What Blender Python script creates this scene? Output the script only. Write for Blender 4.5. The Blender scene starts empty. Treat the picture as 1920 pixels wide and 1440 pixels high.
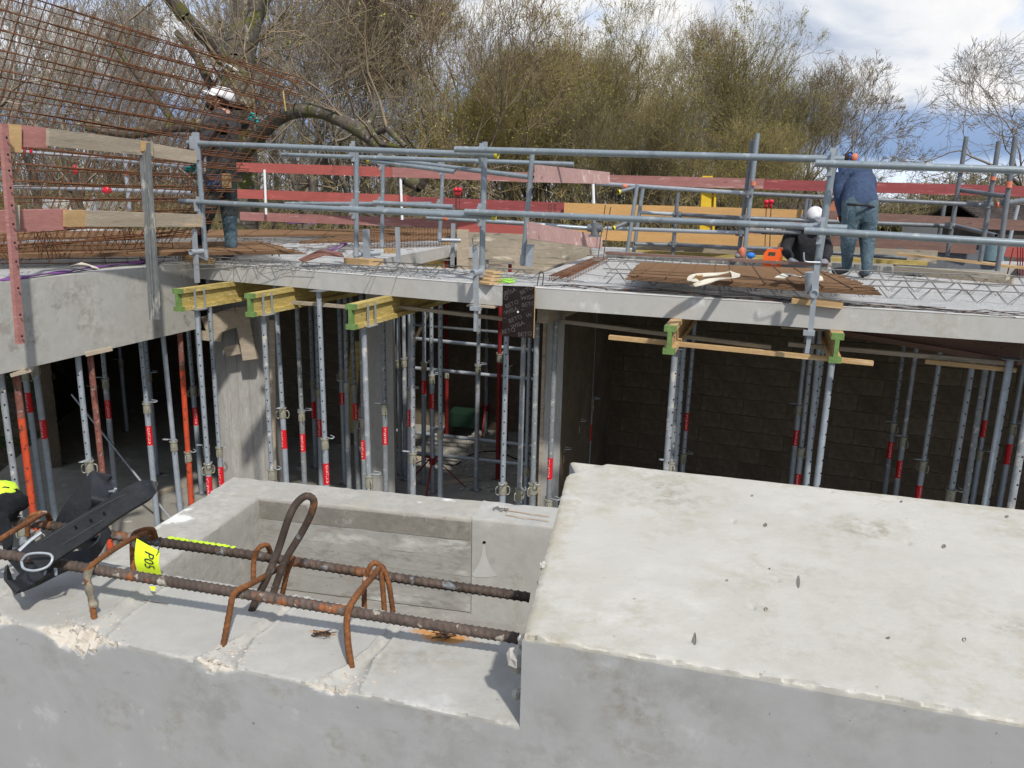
import bpy, bmesh, math, random
import numpy as np
from mathutils import Vector, noise, Matrix
from mathutils.geometry import tessellate_polygon
random.seed(7); RNG = np.random.default_rng(7)
R = math.radians
S = bpy.context.scene
COL = S.collection
# ------------------------------------------------------------------ camera
F = 1441.0; TH = math.atan(340 / F); RO = R(1.27); CZ = 3.65
_f = Vector((0, math.cos(TH), -math.sin(TH))); _u0 = Vector((0, math.sin(TH), math.cos(TH))); _r0 = Vector((1, 0, 0))
_r = math.cos(RO) * _r0 + math.sin(RO) * _u0; _u = -math.sin(RO) * _r0 + math.cos(RO) * _u0
CAMP = Vector((0, 0, CZ))
cd = bpy.data.cameras.new('camera'); cam = bpy.data.objects.new('camera', cd); COL.objects.link(cam)
cd.sensor_width = 36; cd.lens = 36 * F / 1920; cd.clip_start = 0.02; cd.clip_end = 2000
cam.matrix_world = Matrix(((_r.x, _u.x, -_f.x, 0), (_r.y, _u.y, -_f.y, 0), (_r.z, _u.z, -_f.z, CZ), (0, 0, 0, 1)))
S.camera = cam
# ------------------------------------------------------------------ light
SUNV = Vector((0.342, -0.774, 0.95)).normalized()          # towards the sun
sl = bpy.data.lights.new('sun', 'SUN'); sl.energy = 3.4; sl.angle = R(2.2); sl.color = (1, 0.955, 0.88)
so = bpy.data.objects.new('sun', sl); COL.objects.link(so); so.rotation_euler = SUNV.to_track_quat('Z', 'Y').to_euler()
so.location = (3, -5, 12)
W = bpy.data.worlds.new('World'); S.world = W; W.use_nodes = True
wn = W.node_tree.nodes; wl = W.node_tree.links; wn.clear()
def N(t, **k):
    n = wn.new(t)
    for a, b in k.items():
        if a.startswith('i_'): n.inputs[int(a[2:])].default_value = b
        else: setattr(n, a, b)
    return n
sky = N('ShaderNodeTexSky', sky_type='NISHITA'); sky.sun_disc = False
sky.sun_elevation = math.asin(SUNV.z); sky.sun_rotation = math.atan2(SUNV.x, SUNV.y); sky.dust_density = 1.5
tc = N('ShaderNodeTexCoord'); sx = N('ShaderNodeSeparateXYZ'); wl.new(tc.outputs['Generated'], sx.inputs[0])
# clouds lie on a flat layer: direction / height
mz = N('ShaderNodeMath', operation='ADD', i_1=0.26); wl.new(sx.outputs[2], mz.inputs[0])
mzm = N('ShaderNodeMath', operation='MAXIMUM', i_1=0.05); wl.new(mz.outputs[0], mzm.inputs[0])
dv = N('ShaderNodeVectorMath', operation='DIVIDE'); wl.new(tc.outputs['Generated'], dv.inputs[0])
cb = N('ShaderNodeCombineXYZ')
for i in range(3): wl.new(mzm.outputs[0], cb.inputs[i])
wl.new(cb.outputs[0], dv.inputs[1])
def cn(scale, det, off, rough=0.55, dist=0.3):
    mp = N('ShaderNodeMapping'); mp.inputs['Location'].default_value = off; wl.new(tc.outputs['Generated'], mp.inputs[0])
    n = N('ShaderNodeTexNoise'); n.inputs['Scale'].default_value = scale; n.inputs['Detail'].default_value = det
    mp.inputs['Scale'].default_value = (1, 1, 1.7); n.inputs['Roughness'].default_value = rough; n.inputs['Distortion'].default_value = dist; wl.new(mp.outputs[0], n.inputs[0]); return n
def ramp(src, pts):
    r = N('ShaderNodeValToRGB'); e = r.color_ramp.elements
    while len(e) < len(pts): e.new(0.5)
    for k, (p, c) in enumerate(pts):
        e[k].position = p; e[k].color = (*c, 1) if isinstance(c, tuple) else (c, c, c, 1)
    wl.new(src, r.inputs[0]); return r
def mix(fac, a, b, mode='MIX'):
    m = N('ShaderNodeMix', data_type='RGBA', blend_type=mode)
    for s, v in ((0, fac), (6, a), (7, b)):
        if hasattr(v, 'links') or hasattr(v, 'is_linked'): wl.new(v, m.inputs[s])
        else: m.inputs[s].default_value = v if s == 0 else (*v, 1)
    return m.outputs[2]
n1 = cn(2.2, 9, (3.1, 1.2, 0.4)); n2 = cn(4.6, 10, (7.7, 2.0, 1.35), 0.58, 0.35)
cover = ramp(n1.outputs[0], [(0.40, 0.0), (0.49, 1.0)])                     # where there is any cloud
bright = ramp(n2.outputs[0], [(0.33, (2.3, 2.8, 3.7)), (0.43, (3.6, 4.0, 4.8)), (0.50, (4.7, 5.0, 5.5)), (0.56, (5.7, 5.8, 6.0)), (0.66, (6.6, 6.5, 6.4))])
skyc = mix(0.55, sky.outputs[0], (1.8, 3.9, 8.2))
c1 = mix(cover.outputs[0], skyc, bright.outputs[0])
# a slate bank low over the horizon with a pale strip under it, both ragged
jit = N('ShaderNodeMath', operation='MULTIPLY_ADD', i_1=0.09, i_2=-0.045); wl.new(n2.outputs[0], jit.inputs[0])
el = N('ShaderNodeMath', operation='ADD'); wl.new(sx.outputs[2], el.inputs[0]); wl.new(jit.outputs[0], el.inputs[1])
bank = ramp(el.outputs[0], [(0.0, (6.0, 6.5, 7.3)), (0.038, (5.6, 6.3, 7.4)), (0.060, (1.7, 2.5, 4.0)), (0.10, (2.1, 2.9, 4.5))])
bf = ramp(el.outputs[0], [(0.108, 1.0), (0.128, 0.0)])
c2 = mix(bf.outputs[0], c1, bank.outputs[0])
bg = N('ShaderNodeBackground'); bg.inputs[1].default_value = 0.125; wl.new(c2, bg.inputs[0])
wo = N('ShaderNodeOutputWorld'); wl.new(bg.outputs[0], wo.inputs[0])
S.view_settings.view_transform = 'Standard'; S.view_settings.look = 'None'; S.view_settings.gamma = 1
S.view_settings.use_curve_mapping = False; S.view_settings.exposure = 0.32
S.cycles.max_bounces = 6; S.cycles.diffuse_bounces = 3; S.cycles.use_denoising = True
# ------------------------------------------------------------------ measuring: a photo point on a level plane / at a depth
def ray(x, y): return _f + _r * ((x - 960) / F) - _u * ((y - 720) / F)
def G(x, y, z):
    d = ray(x, y); return CAMP + d * ((z - CZ) / d.z)
def V(x, y, Y):
    d = ray(x, y); return CAMP + d * (Y / d.y)
# ------------------------------------------------------------------ mesh builder
def vec(p): return p if isinstance(p, Vector) else Vector(p)
def frame(d):
    d = d.normalized(); a = Vector((0, 0, 1)) if abs(d.z) < 0.9 else Vector((1, 0, 0))
    x = d.cross(a).normalized(); return x, x.cross(d).normalized()
class MB:
    def __init__(s): s.v = []; s.f = []; s.m = []; s.cur = 0; s.col = None
    def add(s, vs, fs):
        b = len(s.v); s.v += [tuple(v) for v in vs]; s.f += [tuple(b + i for i in f) for f in fs]; s.m += [s.cur] * len(fs); return s
    def hexa(s, a, b):      # two quads
        return s.add(list(a) + list(b), [(3, 2, 1, 0), (4, 5, 6, 7), (0, 1, 5, 4), (1, 2, 6, 5), (2, 3, 7, 6), (3, 0, 4, 7)])
    def box(s, c, ax, ay, az, hx, hy, hz):
        c = vec(c); ax, ay, az = vec(ax) * hx, vec(ay) * hy, vec(az) * hz
        return s.hexa([c - ax - ay - az, c + ax - ay - az, c + ax + ay - az, c - ax + ay - az],
                      [c - ax - ay + az, c + ax - ay + az, c + ax + ay + az, c - ax + ay + az])
    def bar(s, p, q, w, h, up=(0, 0, 1)):     # rectangular bar, w sideways, h along up
        p, q = vec(p), vec(q); d = (q - p).normalized(); x = d.cross(vec(up)).normalized(); z = x.cross(d).normalized()
        return s.box((p + q) / 2, d, x, z, (q - p).length / 2, w / 2, h / 2)
    def tube(s, p, q, r, r2=None, n=8, caps=True):
        p, q = vec(p), vec(q); x, y = frame(q - p); r2 = r if r2 is None else r2; vs = []
        for c, rr in ((p, r), (q, r2)):
            for k in range(n): a = 2 * math.pi * k / n; vs.append(c + x * (rr * math.cos(a)) + y * (rr * math.sin(a)))
        fs = [(k, (k + 1) % n, n + (k + 1) % n, n + k) for k in range(n)]
        if caps: fs += [tuple(range(n - 1, -1, -1)), tuple(range(n, 2 * n))]
        return s.add(vs, fs)
    def pipe(s, p, q, r, t=0.003, n=12):      # open-ended pipe with a wall
        p, q = vec(p), vec(q); x, y = frame(q - p); vs = []
        for c, rr in ((p, r), (q, r), (q, r - t), (p, r - t)):
            for k in range(n): a = 2 * math.pi * k / n; vs.append(c + x * (rr * math.cos(a)) + y * (rr * math.sin(a)))
        fs = [(j * n + k, j * n + (k + 1) % n, ((j + 1) % 4) * n + (k + 1) % n, ((j + 1) % 4) * n + k) for j in range(4) for k in range(n)]
        return s.add(vs, fs)
    def path(s, pts, r, n=6, rib=0.0, step=None, pitch=0.009):
        pts = [vec(p) for p in pts]
        if step: pts = resample(pts, step)
        d0 = (pts[1] - pts[0]).normalized(); x, y = frame(d0); vs = []; L = 0
        m = len(pts)
        for i, p in enumerate(pts):
            d = (pts[min(i + 1, m - 1)] - pts[max(i - 1, 0)]).normalized()
            x = (x - d * x.dot(d)).normalized(); y = d.cross(x)
            if i: L += (p - pts[i - 1]).length
            rr = r(i / (m - 1)) if callable(r) else r
            for k in range(n):
                a = 2 * math.pi * k / n; q = rr
                if rib:
                    ph = L / pitch + (1.1 * k / n if k < n / 2 else -1.1 * k / n + 0.5); g = abs(math.sin(math.pi * ph)) ** 7
                    side = min(abs(k / n - 0.0), abs(k / n - 0.5), abs(k / n - 1.0)) * n
                    q = rr + rib * (g if side > 0.7 else 0.9)
                vs.append(p + x * (q * math.cos(a)) + y * (q * math.sin(a)))
        fs = [(i * n + k, i * n + (k + 1) % n, (i + 1) * n + (k + 1) % n, (i + 1) * n + k) for i in range(m - 1) for k in range(n)]
        fs += [tuple(range(n - 1, -1, -1)), tuple(range((m - 1) * n, m * n))]
        return s.add(vs, fs)
    def prism(s, loops, z0, z1):              # level slab, first loop outer, further loops holes
        tri = tessellate_polygon([[Vector((*p[:2], 0)) for p in l] for l in loops]); flat = [p for l in loops for p in l]; n = len(flat)
        vs = [(p[0], p[1], z0) for p in flat] + [(p[0], p[1], z1) for p in flat]; fs = []
        for t in tri:
            a, b, c = [Vector(flat[i][:2]) for i in t]
            if (b - a).cross(c - a) < 0: t = (t[0], t[2], t[1])
            fs.append(tuple(i + n for i in t)); fs.append((t[2], t[1], t[0]))
        o = 0
        for l in loops:
            k = len(l)
            for i in range(k): fs.append((o + i, o + (i + 1) % k, n + o + (i + 1) % k, n + o + i))
            o += k
        return s.add(vs, fs)
    def ribbon(s, rows, t=0.003):             # rows of (left,right) points, given a thickness
        P = [[vec(a), vec(b)] for a, b in rows]; m = len(P); vs = []
        for i in range(m):
            a, b = P[i]; d = ((P[min(i + 1, m - 1)][0] + P[min(i + 1, m - 1)][1]) - (P[max(i - 1, 0)][0] + P[max(i - 1, 0)][1]))
            n = d.cross(b - a).normalized() * (t / 2); vs += [a - n, b - n, b + n, a + n]
        fs = [(4 * i + k, 4 * i + (k + 1) % 4, 4 * i + 4 + (k + 1) % 4, 4 * i + 4 + k) for i in range(m - 1) for k in range(4)]
        fs += [(3, 2, 1, 0), tuple(4 * (m - 1) + k for k in range(4))]
        return s.add(vs, fs)
    def grid(s, fn, nu, nv):
        vs = [fn(i / nu, j / nv) for j in range(nv + 1) for i in range(nu + 1)]
        return s.add(vs, [(j * (nu + 1) + i, j * (nu + 1) + i + 1, (j + 1) * (nu + 1) + i + 1, (j + 1) * (nu + 1) + i) for j in range(nv) for i in range(nu)])
    def ball(s, c, rx, ry, rz, n=12, m=8, fn=None):
        c = vec(c); vs = []
        for j in range(m + 1):
            th = math.pi * j / m
            for k in range(n):
                a = 2 * math.pi * k / n; v = Vector((math.sin(th) * math.cos(a), math.sin(th) * math.sin(a), math.cos(th)))
                q = Vector((v.x * rx, v.y * ry, v.z * rz))
                if fn: q = fn(v, q)
                vs.append(c + q)
        return s.add(vs, [(j * n + k, (j + 1) * n + k, (j + 1) * n + (k + 1) % n, j * n + (k + 1) % n) for j in range(m) for k in range(n)])
def resample(pts, step):
    # smooth curve through points, evenly spaced
    P = [pts[0] * 2 - pts[1]] + list(pts) + [pts[-1] * 2 - pts[-2]]; out = []
    for i in range(1, len(P) - 2):
        a, b, c, d = P[i - 1:i + 3]; n = max(1, int((c - b).length / step))
        for k in range(n):
            t = k / n; out.append(0.5 * ((2 * b) + (c - a) * t + (2 * a - 5 * b + 4 * c - d) * t * t + (3 * b - a - 3 * c + d) * t ** 3))
    out.append(pts[-1]); return out
def wloc(o):
    p = Vector((0, 0, 0))
    while o: p += o.location; o = o.parent
    return p
def obj(name, mb, mats, parent=None, smooth=False, loc=None, attrs=None):
    """link a builder's shape as one mesh object; points are given in the world and stored about the object's own base"""
    base = wloc(parent)
    V_ = np.array(mb.v, dtype=np.float64)
    if loc is None: loc = tuple((V_.max(0) + V_.min(0)) / 2 * np.array([1, 1, 0]) + np.array([0, 0, V_[:, 2].min()])) if parent is None else tuple(base)
    me = bpy.data.meshes.new(name); me.from_pydata((V_ - np.array(loc)).tolist(), [], mb.f)
    if not isinstance(mats, (list, tuple)): mats = [mats]
    for m in mats: me.materials.append(m)
    if len(mats) > 1: me.polygons.foreach_set('material_index', mb.m)
    if smooth: me.shade_smooth()
    if smooth == 'auto': me.set_sharp_from_angle(angle=R(35))
    if attrs:
        for k, a in attrs.items():
            at = me.attributes.new(k, 'FLOAT', 'POINT'); at.data.foreach_set('value', a)
    me.update()
    o = bpy.data.objects.new(name, me); COL.objects.link(o); o.location = Vector(loc) - base; o.parent = parent
    return o
def tag(o, label=None, cat=None, group=None, kind=None):
    for k, v in (('label', label), ('category', cat), ('group', group), ('kind', kind)):
        if v: o[k] = v
    return o
def thing(name, label, cat, loc, group=None):
    o = bpy.data.objects.new(name, None); COL.objects.link(o); o.location = loc; o.empty_display_size = 0.1
    return tag(o, label, cat, group)
def inst(name, src, parent, loc):             # another object on the same mesh
    o = bpy.data.objects.new(name, src.data); COL.objects.link(o); o.parent = parent; o.location = vec(loc) - wloc(parent); return o
# ------------------------------------------------------------------ materials
def mat(name, col, rough=0.7, metal=0.0, var=0.15, scale=6.0, col2=None, bump=0.0, bscale=40.0, spots=None, stretch=None, spec=0.3, attr=None, mottle=None, bdist=0.01, coord='Object'):
    """a surface with two scales of mottling, fine relief and optional spots: spots = (colour, scale, threshold, softness)"""
    m = bpy.data.materials.new(name); m.use_nodes = True; nt = m.node_tree; n = nt.nodes; l = nt.links; b = n['Principled BSDF']
    b.inputs['Roughness'].default_value = rough; b.inputs['Metallic'].default_value = metal; b.inputs['Specular IOR Level'].default_value = spec
    tcn = n.new('ShaderNodeTexCoord'); mp = n.new('ShaderNodeMapping'); l.new(tcn.outputs[coord], mp.inputs[0])
    if stretch: mp.inputs['Scale'].default_value = stretch
    def tex(s, d=5, r=0.6):
        t = n.new('ShaderNodeTexNoise'); t.inputs['Scale'].default_value = s; t.inputs['Detail'].default_value = d; t.inputs['Roughness'].default_value = r
        l.new(mp.outputs[0], t.inputs[0]); return t.outputs[0]
    def rmp(src, a, b_, inv=False):
        r = n.new('ShaderNodeMapRange'); r.inputs[1].default_value = a; r.inputs[2].default_value = b_
        if inv: r.inputs[3].default_value = 1; r.inputs[4].default_value = 0
        l.new(src, r.inputs[0]); return r.outputs[0]
    def mx(fac, a, c):
        q = n.new('ShaderNodeMix'); q.data_type = 'RGBA'
        for s, v in ((0, fac), (6, a), (7, c)):
            if hasattr(v, 'is_linked'): l.new(v, q.inputs[s])
            else: q.inputs[s].default_value = v if s == 0 else (*v, 1)
        return q.outputs[2]
    c2 = col2 or tuple(x * (1 - 2 * var) for x in col); c1 = tuple(min(1, x * (1 + var)) for x in col) if not col2 else col
    t1 = tex(scale); t2 = tex(scale * 7, 6, 0.7)
    c = mx(rmp(t1, 0.35, 0.68), c2, c1)
    c = mx(rmp(t2, 0.3, 0.75), tuple(x * (1 - var) for x in c2), c)
    for sp in (spots or []):
        sc, s_, th, so_ = sp[:4]; t3 = tex(s_, 4 if len(sp) < 5 else sp[4], 0.6); c = mx(rmp(t3, th, th + so_), c, sc)
    for cc, s_c, s_f, th in (mottle or []):      # fine flecks gathered into clouds
        q = n.new('ShaderNodeMath'); q.operation = 'MULTIPLY'; l.new(rmp(tex(s_c, 3), th, th + .16), q.inputs[0]); l.new(rmp(tex(s_f, 9, .72), .44, .60), q.inputs[1]); c = mx(q.outputs[0], c, cc)
    if attr:
        for nm, cc in attr:
            a = n.new('ShaderNodeAttribute'); a.attribute_name = nm; t4 = tex(55, 6, 0.7)
            q = n.new('ShaderNodeMath'); q.operation = 'ADD'; l.new(a.outputs['Fac'], q.inputs[0]); l.new(t4, q.inputs[1])
            c = mx(rmp(q.outputs[0], 0.85, 1.05), c, cc)
    l.new(c, b.inputs['Base Color'])
    if bump:
        bm = n.new('ShaderNodeBump'); bm.inputs['Strength'].default_value = bump; bm.inputs['Distance'].default_value = bdist
        l.new(tex(bscale, 8, 0.65), bm.inputs['Height']); l.new(bm.outputs[0], b.inputs['Normal'])
    return m
M = {}
M['concrete'] = mat('cast_concrete', (0.40, 0.39, 0.36), 0.85, var=0.12, scale=1.6, bump=0.25, bscale=60, spots=[((0.22, 0.21, 0.19), 9, 0.63, 0.14), ((0.30, 0.285, 0.25), 2.3, 0.60, 0.16), ((0.12, 0.12, 0.11), 90, 0.76, 0.03)])
M['beamconc'] = mat('downstand_concrete', (0.45, 0.44, 0.405), 0.85, var=0.08, mottle=[((0.30, 0.285, 0.25), 1.6, 10, 0.46), ((0.20, 0.185, 0.16), 2.2, 22, 0.56)], scale=1.6, bump=0.25, bscale=60, spots=[((0.19, 0.18, 0.16), 5, 0.60, 0.14), ((0.36, 0.35, 0.32), 2.3, 0.62, 0.16), ((0.06, 0.06, 0.055), 60, 0.76, 0.03)])
M['fascia'] = mat('slab_edge_concrete', (0.47, 0.46, 0.43), 0.85, var=0.06, scale=1.2, bump=0.12, bscale=50, mottle=[((0.37, 0.35, 0.31), 2.2, 14, 0.5)], spots=[((0.56, 0.56, 0.55), 6, 0.62, 0.12), ((0.33, 0.32, 0.29), 16, 0.70, 0.08), ((0.12, 0.12, 0.11), 80, 0.77, 0.03)])
M['rough'] = mat('rough_screed', (0.53, 0.525, 0.51), 0.95, var=0.12, scale=3.0, bump=0.9, bscale=34, bdist=0.03, spots=[((0.33, 0.33, 0.325), 24, 0.57, 0.08), ((0.57, 0.565, 0.55), 9, 0.60, 0.08), ((0.15, 0.145, 0.14), 48, 0.62, 0.05)])
M['near'] = mat('parapet_concrete', (0.395, 0.385, 0.355), 0.85, var=0.06, scale=4, bump=0.3, bscale=90, bdist=0.002, mottle=[((0.32, 0.31, 0.285), 6, 26, 0.44), ((0.29, 0.265, 0.22), 9, 60, 0.54)],
                spots=[((0.46, 0.455, 0.44), 11, 0.63, 0.16), ((0.20, 0.19, 0.17), 150, 0.70, 0.04), ((0.40, 0.35, 0.27), 45, 0.68, 0.07), ((0.30, 0.30, 0.29), 14, 0.62, 0.08)],
                attr=[('chip', (0.47, 0.43, 0.37)), ('rust', (0.42, 0.20, 0.06)), ('dark_tone', (0.275, 0.275, 0.265))])
M['coping'] = mat('coping_concrete', (0.475, 0.455, 0.41), 0.88, var=0.05, scale=4, bump=0.4, bscale=120, bdist=0.002, mottle=[((0.355, 0.33, 0.27), 5, 26, 0.42), ((0.27, 0.24, 0.185), 7, 48, 0.52), ((0.40, 0.385, 0.34), 3.2, 14, 0.40)],
                  spots=[((0.52, 0.505, 0.47), 6, 0.58, 0.2), ((0.17, 0.15, 0.12), 95, 0.71, 0.03)],
                  attr=[('chip', (0.55, 0.53, 0.48)), ('stain', (0.36, 0.33, 0.26)), ('dark_tone', (0.38, 0.38, 0.365))])
M['facegrey'] = mat('shuttered_face', (0.355, 0.355, 0.35), 0.82, var=0.04, scale=3, bump=0.16, bscale=60, bdist=0.002, mottle=[((0.275, 0.27, 0.26), 6, 22, 0.46), ((0.245, 0.225, 0.19), 8, 55, 0.56)], spots=[((0.365, 0.365, 0.36), 4, 0.54, 0.2), ((0.16, 0.15, 0.14), 110, 0.71, 0.03), ((0.39, 0.39, 0.385), 21, 0.64, 0.06)], attr=[('chip', (0.47, 0.43, 0.37)), ('dark_tone', (0.28, 0.275, 0.265))])
M['board_conc'] = mat('board_marked_concrete', (0.36, 0.35, 0.325), 0.9, var=0.09, scale=3, bump=0.3, bscale=10, bdist=0.004, stretch=(1.3, 1.3, 3.2), mottle=[((0.22, 0.205, 0.18), 4, 18, 0.46)], spots=[((0.27, 0.25, 0.22), 9, 0.60, 0.06), ((0.50, 0.49, 0.46), 3, 0.58, 0.14), ((0.17, 0.155, 0.14), 30, 0.66, 0.03)])
M['column'] = mat('column_concrete', (0.40, 0.39, 0.365), 0.9, var=0.13, scale=2, bump=0.4, bscale=14, stretch=(5, 5, 0.7), spots=[((0.25, 0.235, 0.21), 6, 0.6, 0.12), ((0.12, 0.115, 0.105), 14, 0.68, 0.03)])
M['floor'] = mat('lower_floor', (0.36, 0.34, 0.30), 0.85, var=0.15, scale=0.9, bump=0.15, bscale=30, spots=[((0.22, 0.205, 0.18), 1.8, 0.55, 0.1), ((0.5, 0.48, 0.44), 3.3, 0.64, 0.06)])
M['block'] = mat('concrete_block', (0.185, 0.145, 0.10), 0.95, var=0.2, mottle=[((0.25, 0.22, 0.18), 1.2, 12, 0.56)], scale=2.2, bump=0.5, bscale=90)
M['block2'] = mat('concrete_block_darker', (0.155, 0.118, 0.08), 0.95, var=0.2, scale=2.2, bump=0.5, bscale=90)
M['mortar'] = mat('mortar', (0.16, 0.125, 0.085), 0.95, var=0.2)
M['galv'] = mat('galvanised_steel', (0.42, 0.45, 0.48), 0.45, metal=0.35, var=0.10, scale=14, spots=[((0.30, 0.33, 0.36), 60, 0.62, 0.06), ((0.34, 0.33, 0.30), 9, 0.68, 0.1)])
M['galv2'] = mat('galvanised_steel_dull', (0.20, 0.215, 0.23), 0.5, metal=0.3, var=0.14, scale=14, spots=[((0.11, 0.115, 0.125), 40, 0.62, 0.06)])
M['galv3'] = mat('blued_galvanised_tube', (0.30, 0.345, 0.37), 0.34, metal=0.45, var=0.08, scale=8, spots=[((0.40, 0.42, 0.42), 14, 0.60, 0.08), ((0.27, 0.22, 0.17), 26, 0.68, 0.04), ((0.20, 0.22, 0.24), 5, 0.60, 0.1)])
M['propsteel'] = mat('prop_steel', (0.40, 0.45, 0.50), 0.48, metal=0.3, var=0.13, scale=10, spots=[((0.24, 0.27, 0.30), 34, 0.60, 0.06), ((0.28, 0.25, 0.20), 8, 0.66, 0.08)])
M['propsteel2'] = mat('prop_steel_dull', (0.30, 0.325, 0.34), 0.6, metal=0.2, var=0.18, scale=7, spots=[((0.42, 0.40, 0.36), 22, 0.62, 0.04), ((0.24, 0.12, 0.06), 15, 0.67, 0.05)])
M['propsteel3'] = mat('prop_steel_splashed', (0.38, 0.41, 0.44), 0.55, metal=0.25, var=0.15, scale=9, spots=[((0.50, 0.48, 0.44), 12, 0.58, 0.03), ((0.22, 0.24, 0.26), 45, 0.62, 0.05)])
M['collar'] = mat('zinc_collar', (0.47, 0.45, 0.36), 0.5, metal=0.3, var=0.2, scale=20)
M['hole'] = mat('pin_hole', (0.006, 0.006, 0.006), 0.9)  # near-black colour stands in for the shade inside holes and slots
M['sticker'] = mat('red_sticker', (0.62, 0.012, 0.02), 0.4, var=0.06)
M['white'] = mat('white_print', (0.75, 0.75, 0.75), 0.5, var=0.03)
M['orange'] = mat('orange_prop_paint', (0.66, 0.085, 0.03), 0.65, var=0.16, scale=14, mottle=[((0.30, 0.10, 0.06), 5, 30, 0.5)], spots=[((0.05, 0.028, 0.025), 24, 0.60, 0.04), ((0.55, 0.25, 0.2), 12, 0.64, 0.1)])
M['rustpink'] = mat('faded_prop_paint', (0.34, 0.13, 0.10), 0.8, var=0.25, scale=18, spots=[((0.10, 0.07, 0.06), 20, 0.56, 0.1), ((0.45, 0.34, 0.31), 30, 0.62, 0.08)])
M['darkred'] = mat('dark_red_paint', (0.26, 0.018, 0.018), 0.6, var=0.2, scale=12)
M['rust'] = mat('rusty_wire', (0.215, 0.095, 0.042), 0.85, var=0.25, scale=9, col2=(0.13, 0.055, 0.026))
M['rust2'] = mat('brown_mesh_wire', (0.23, 0.135, 0.07), 0.85, var=0.25, scale=9, col2=(0.15, 0.085, 0.045))
M['rustdark'] = mat('dark_rebar', (0.125, 0.09, 0.07), 0.7, metal=0.2, var=0.3, scale=12, spots=[((0.23, 0.085, 0.025), 16, 0.56, 0.1), ((0.16, 0.17, 0.18), 45, 0.58, 0.06)])
M['rebar'] = mat('mortar_spattered_rebar', (0.15, 0.11, 0.09), 0.75, metal=0.2, var=0.25, scale=18, spots=[((0.26, 0.09, 0.03), 20, 0.60, 0.06), ((0.34, 0.31, 0.26), 34, 0.60, 0.04)])
M['stirrup'] = mat('rusty_stirrup', (0.27, 0.105, 0.035), 0.85, var=0.28, scale=30, spots=[((0.11, 0.045, 0.025), 50, 0.56, 0.07), ((0.38, 0.32, 0.26), 28, 0.66, 0.04)])
M['stirrup2'] = mat('mortared_stirrup', (0.33, 0.29, 0.22), 0.9, var=0.28, scale=30, spots=[((0.24, 0.09, 0.03), 40, 0.6, 0.07)])
M['wire'] = mat('dull_wire', (0.27, 0.255, 0.235), 0.7, metal=0.3, var=0.2)
M['timber'] = mat('raw_timber', (0.56, 0.37, 0.18), 0.8, var=0.15, scale=3, bump=0.2, bscale=20, stretch=(1, 1, 7), spots=[((0.36, 0.20, 0.08), 5, 0.66, 0.03), ((0.60, 0.47, 0.30), 3, 0.58, 0.15)])
M['timber2'] = mat('weathered_timber', (0.44, 0.37, 0.28), 0.85, var=0.15, scale=2.5, bump=0.3, bscale=18, stretch=(1, 1, 8), spots=[((0.22, 0.19, 0.15), 4, 0.60, 0.05), ((0.55, 0.38, 0.22), 2, 0.60, 0.12)])
M['orangeboard'] = mat('fresh_orange_board', (0.62, 0.36, 0.14), 0.75, var=0.10, scale=2, bump=0.2, bscale=14, stretch=(1, 1, 8), spots=[((0.50, 0.22, 0.07), 4, 0.64, 0.05)])
M['yellowpaint'] = mat('yellow_beam_varnish', (0.72, 0.48, 0.03), 0.6, var=0.1)
M['yellow'] = mat('formwork_yellow', (0.62, 0.47, 0.15), 0.75, var=0.20, scale=4, bump=0.15, bscale=14, stretch=(1, 1, 7), spots=[((0.62, 0.53, 0.30), 8, 0.60, 0.06), ((0.20, 0.13, 0.05), 17, 0.70, 0.03)])
M['green'] = mat('beam_end_green', (0.20, 0.33, 0.10), 0.75, var=0.2, scale=20, spots=[((0.5, 0.52, 0.36), 16, 0.62, 0.06)])
M['redboard'] = mat('red_board', (0.46, 0.115, 0.095), 0.75, var=0.10, scale=3, bump=0.15, bscale=14, stretch=(1, 1, 7), spots=[((0.24, 0.035, 0.03), 5, 0.68, 0.03), ((0.52, 0.17, 0.13), 2.5, 0.58, 0.15)])
M['redboard3'] = mat('maroon_red_board', (0.33, 0.075, 0.075), 0.75, var=0.14, scale=3, bump=0.15, bscale=14, stretch=(1, 1, 7), spots=[((0.17, 0.035, 0.035), 5, 0.64, 0.03), ((0.42, 0.17, 0.15), 2.5, 0.57, 0.12)])
M['redboard2'] = mat('faded_red_board', (0.42, 0.19, 0.17), 0.8, var=0.14, scale=3, bump=0.2, bscale=14, stretch=(1, 1, 7), spots=[((0.14, 0.05, 0.05), 6, 0.66, 0.04), ((0.42, 0.28, 0.24), 2.5, 0.56, 0.12)])
M['pinkboard'] = mat('pale_pink_board', (0.50, 0.31, 0.28), 0.85, var=0.12, scale=4, bump=0.2, bscale=16, spots=[((0.24, 0.14, 0.13), 9, 0.66, 0.03), ((0.60, 0.48, 0.42), 5, 0.6, 0.1)])
M['brownboard'] = mat('brown_plank', (0.25, 0.15, 0.12), 0.85, var=0.16, scale=3, bump=0.2, bscale=14, stretch=(1, 1, 7), spots=[((0.10, 0.05, 0.04), 6, 0.66, 0.03)])
M['ply'] = mat('film_faced_plywood', (0.028, 0.017, 0.016), 0.35, var=0.3, scale=10, spots=[((0.09, 0.075, 0.07), 26, 0.66, 0.05), ((0.38, 0.36, 0.34), 45, 0.74, 0.02)])
M['plyprint'] = mat('plywood_print', (0.13, 0.12, 0.11), 0.5, var=0.25, scale=60)
M['plyface'] = mat('used_shutter_ply', (0.44, 0.38, 0.29), 0.85, var=0.14, scale=1.6, bump=0.3, bscale=10, stretch=(1, 1, 6), spots=[((0.17, 0.15, 0.13), 2.6, 0.58, 0.06), ((0.56, 0.50, 0.40), 2, 0.58, 0.1)])
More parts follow.
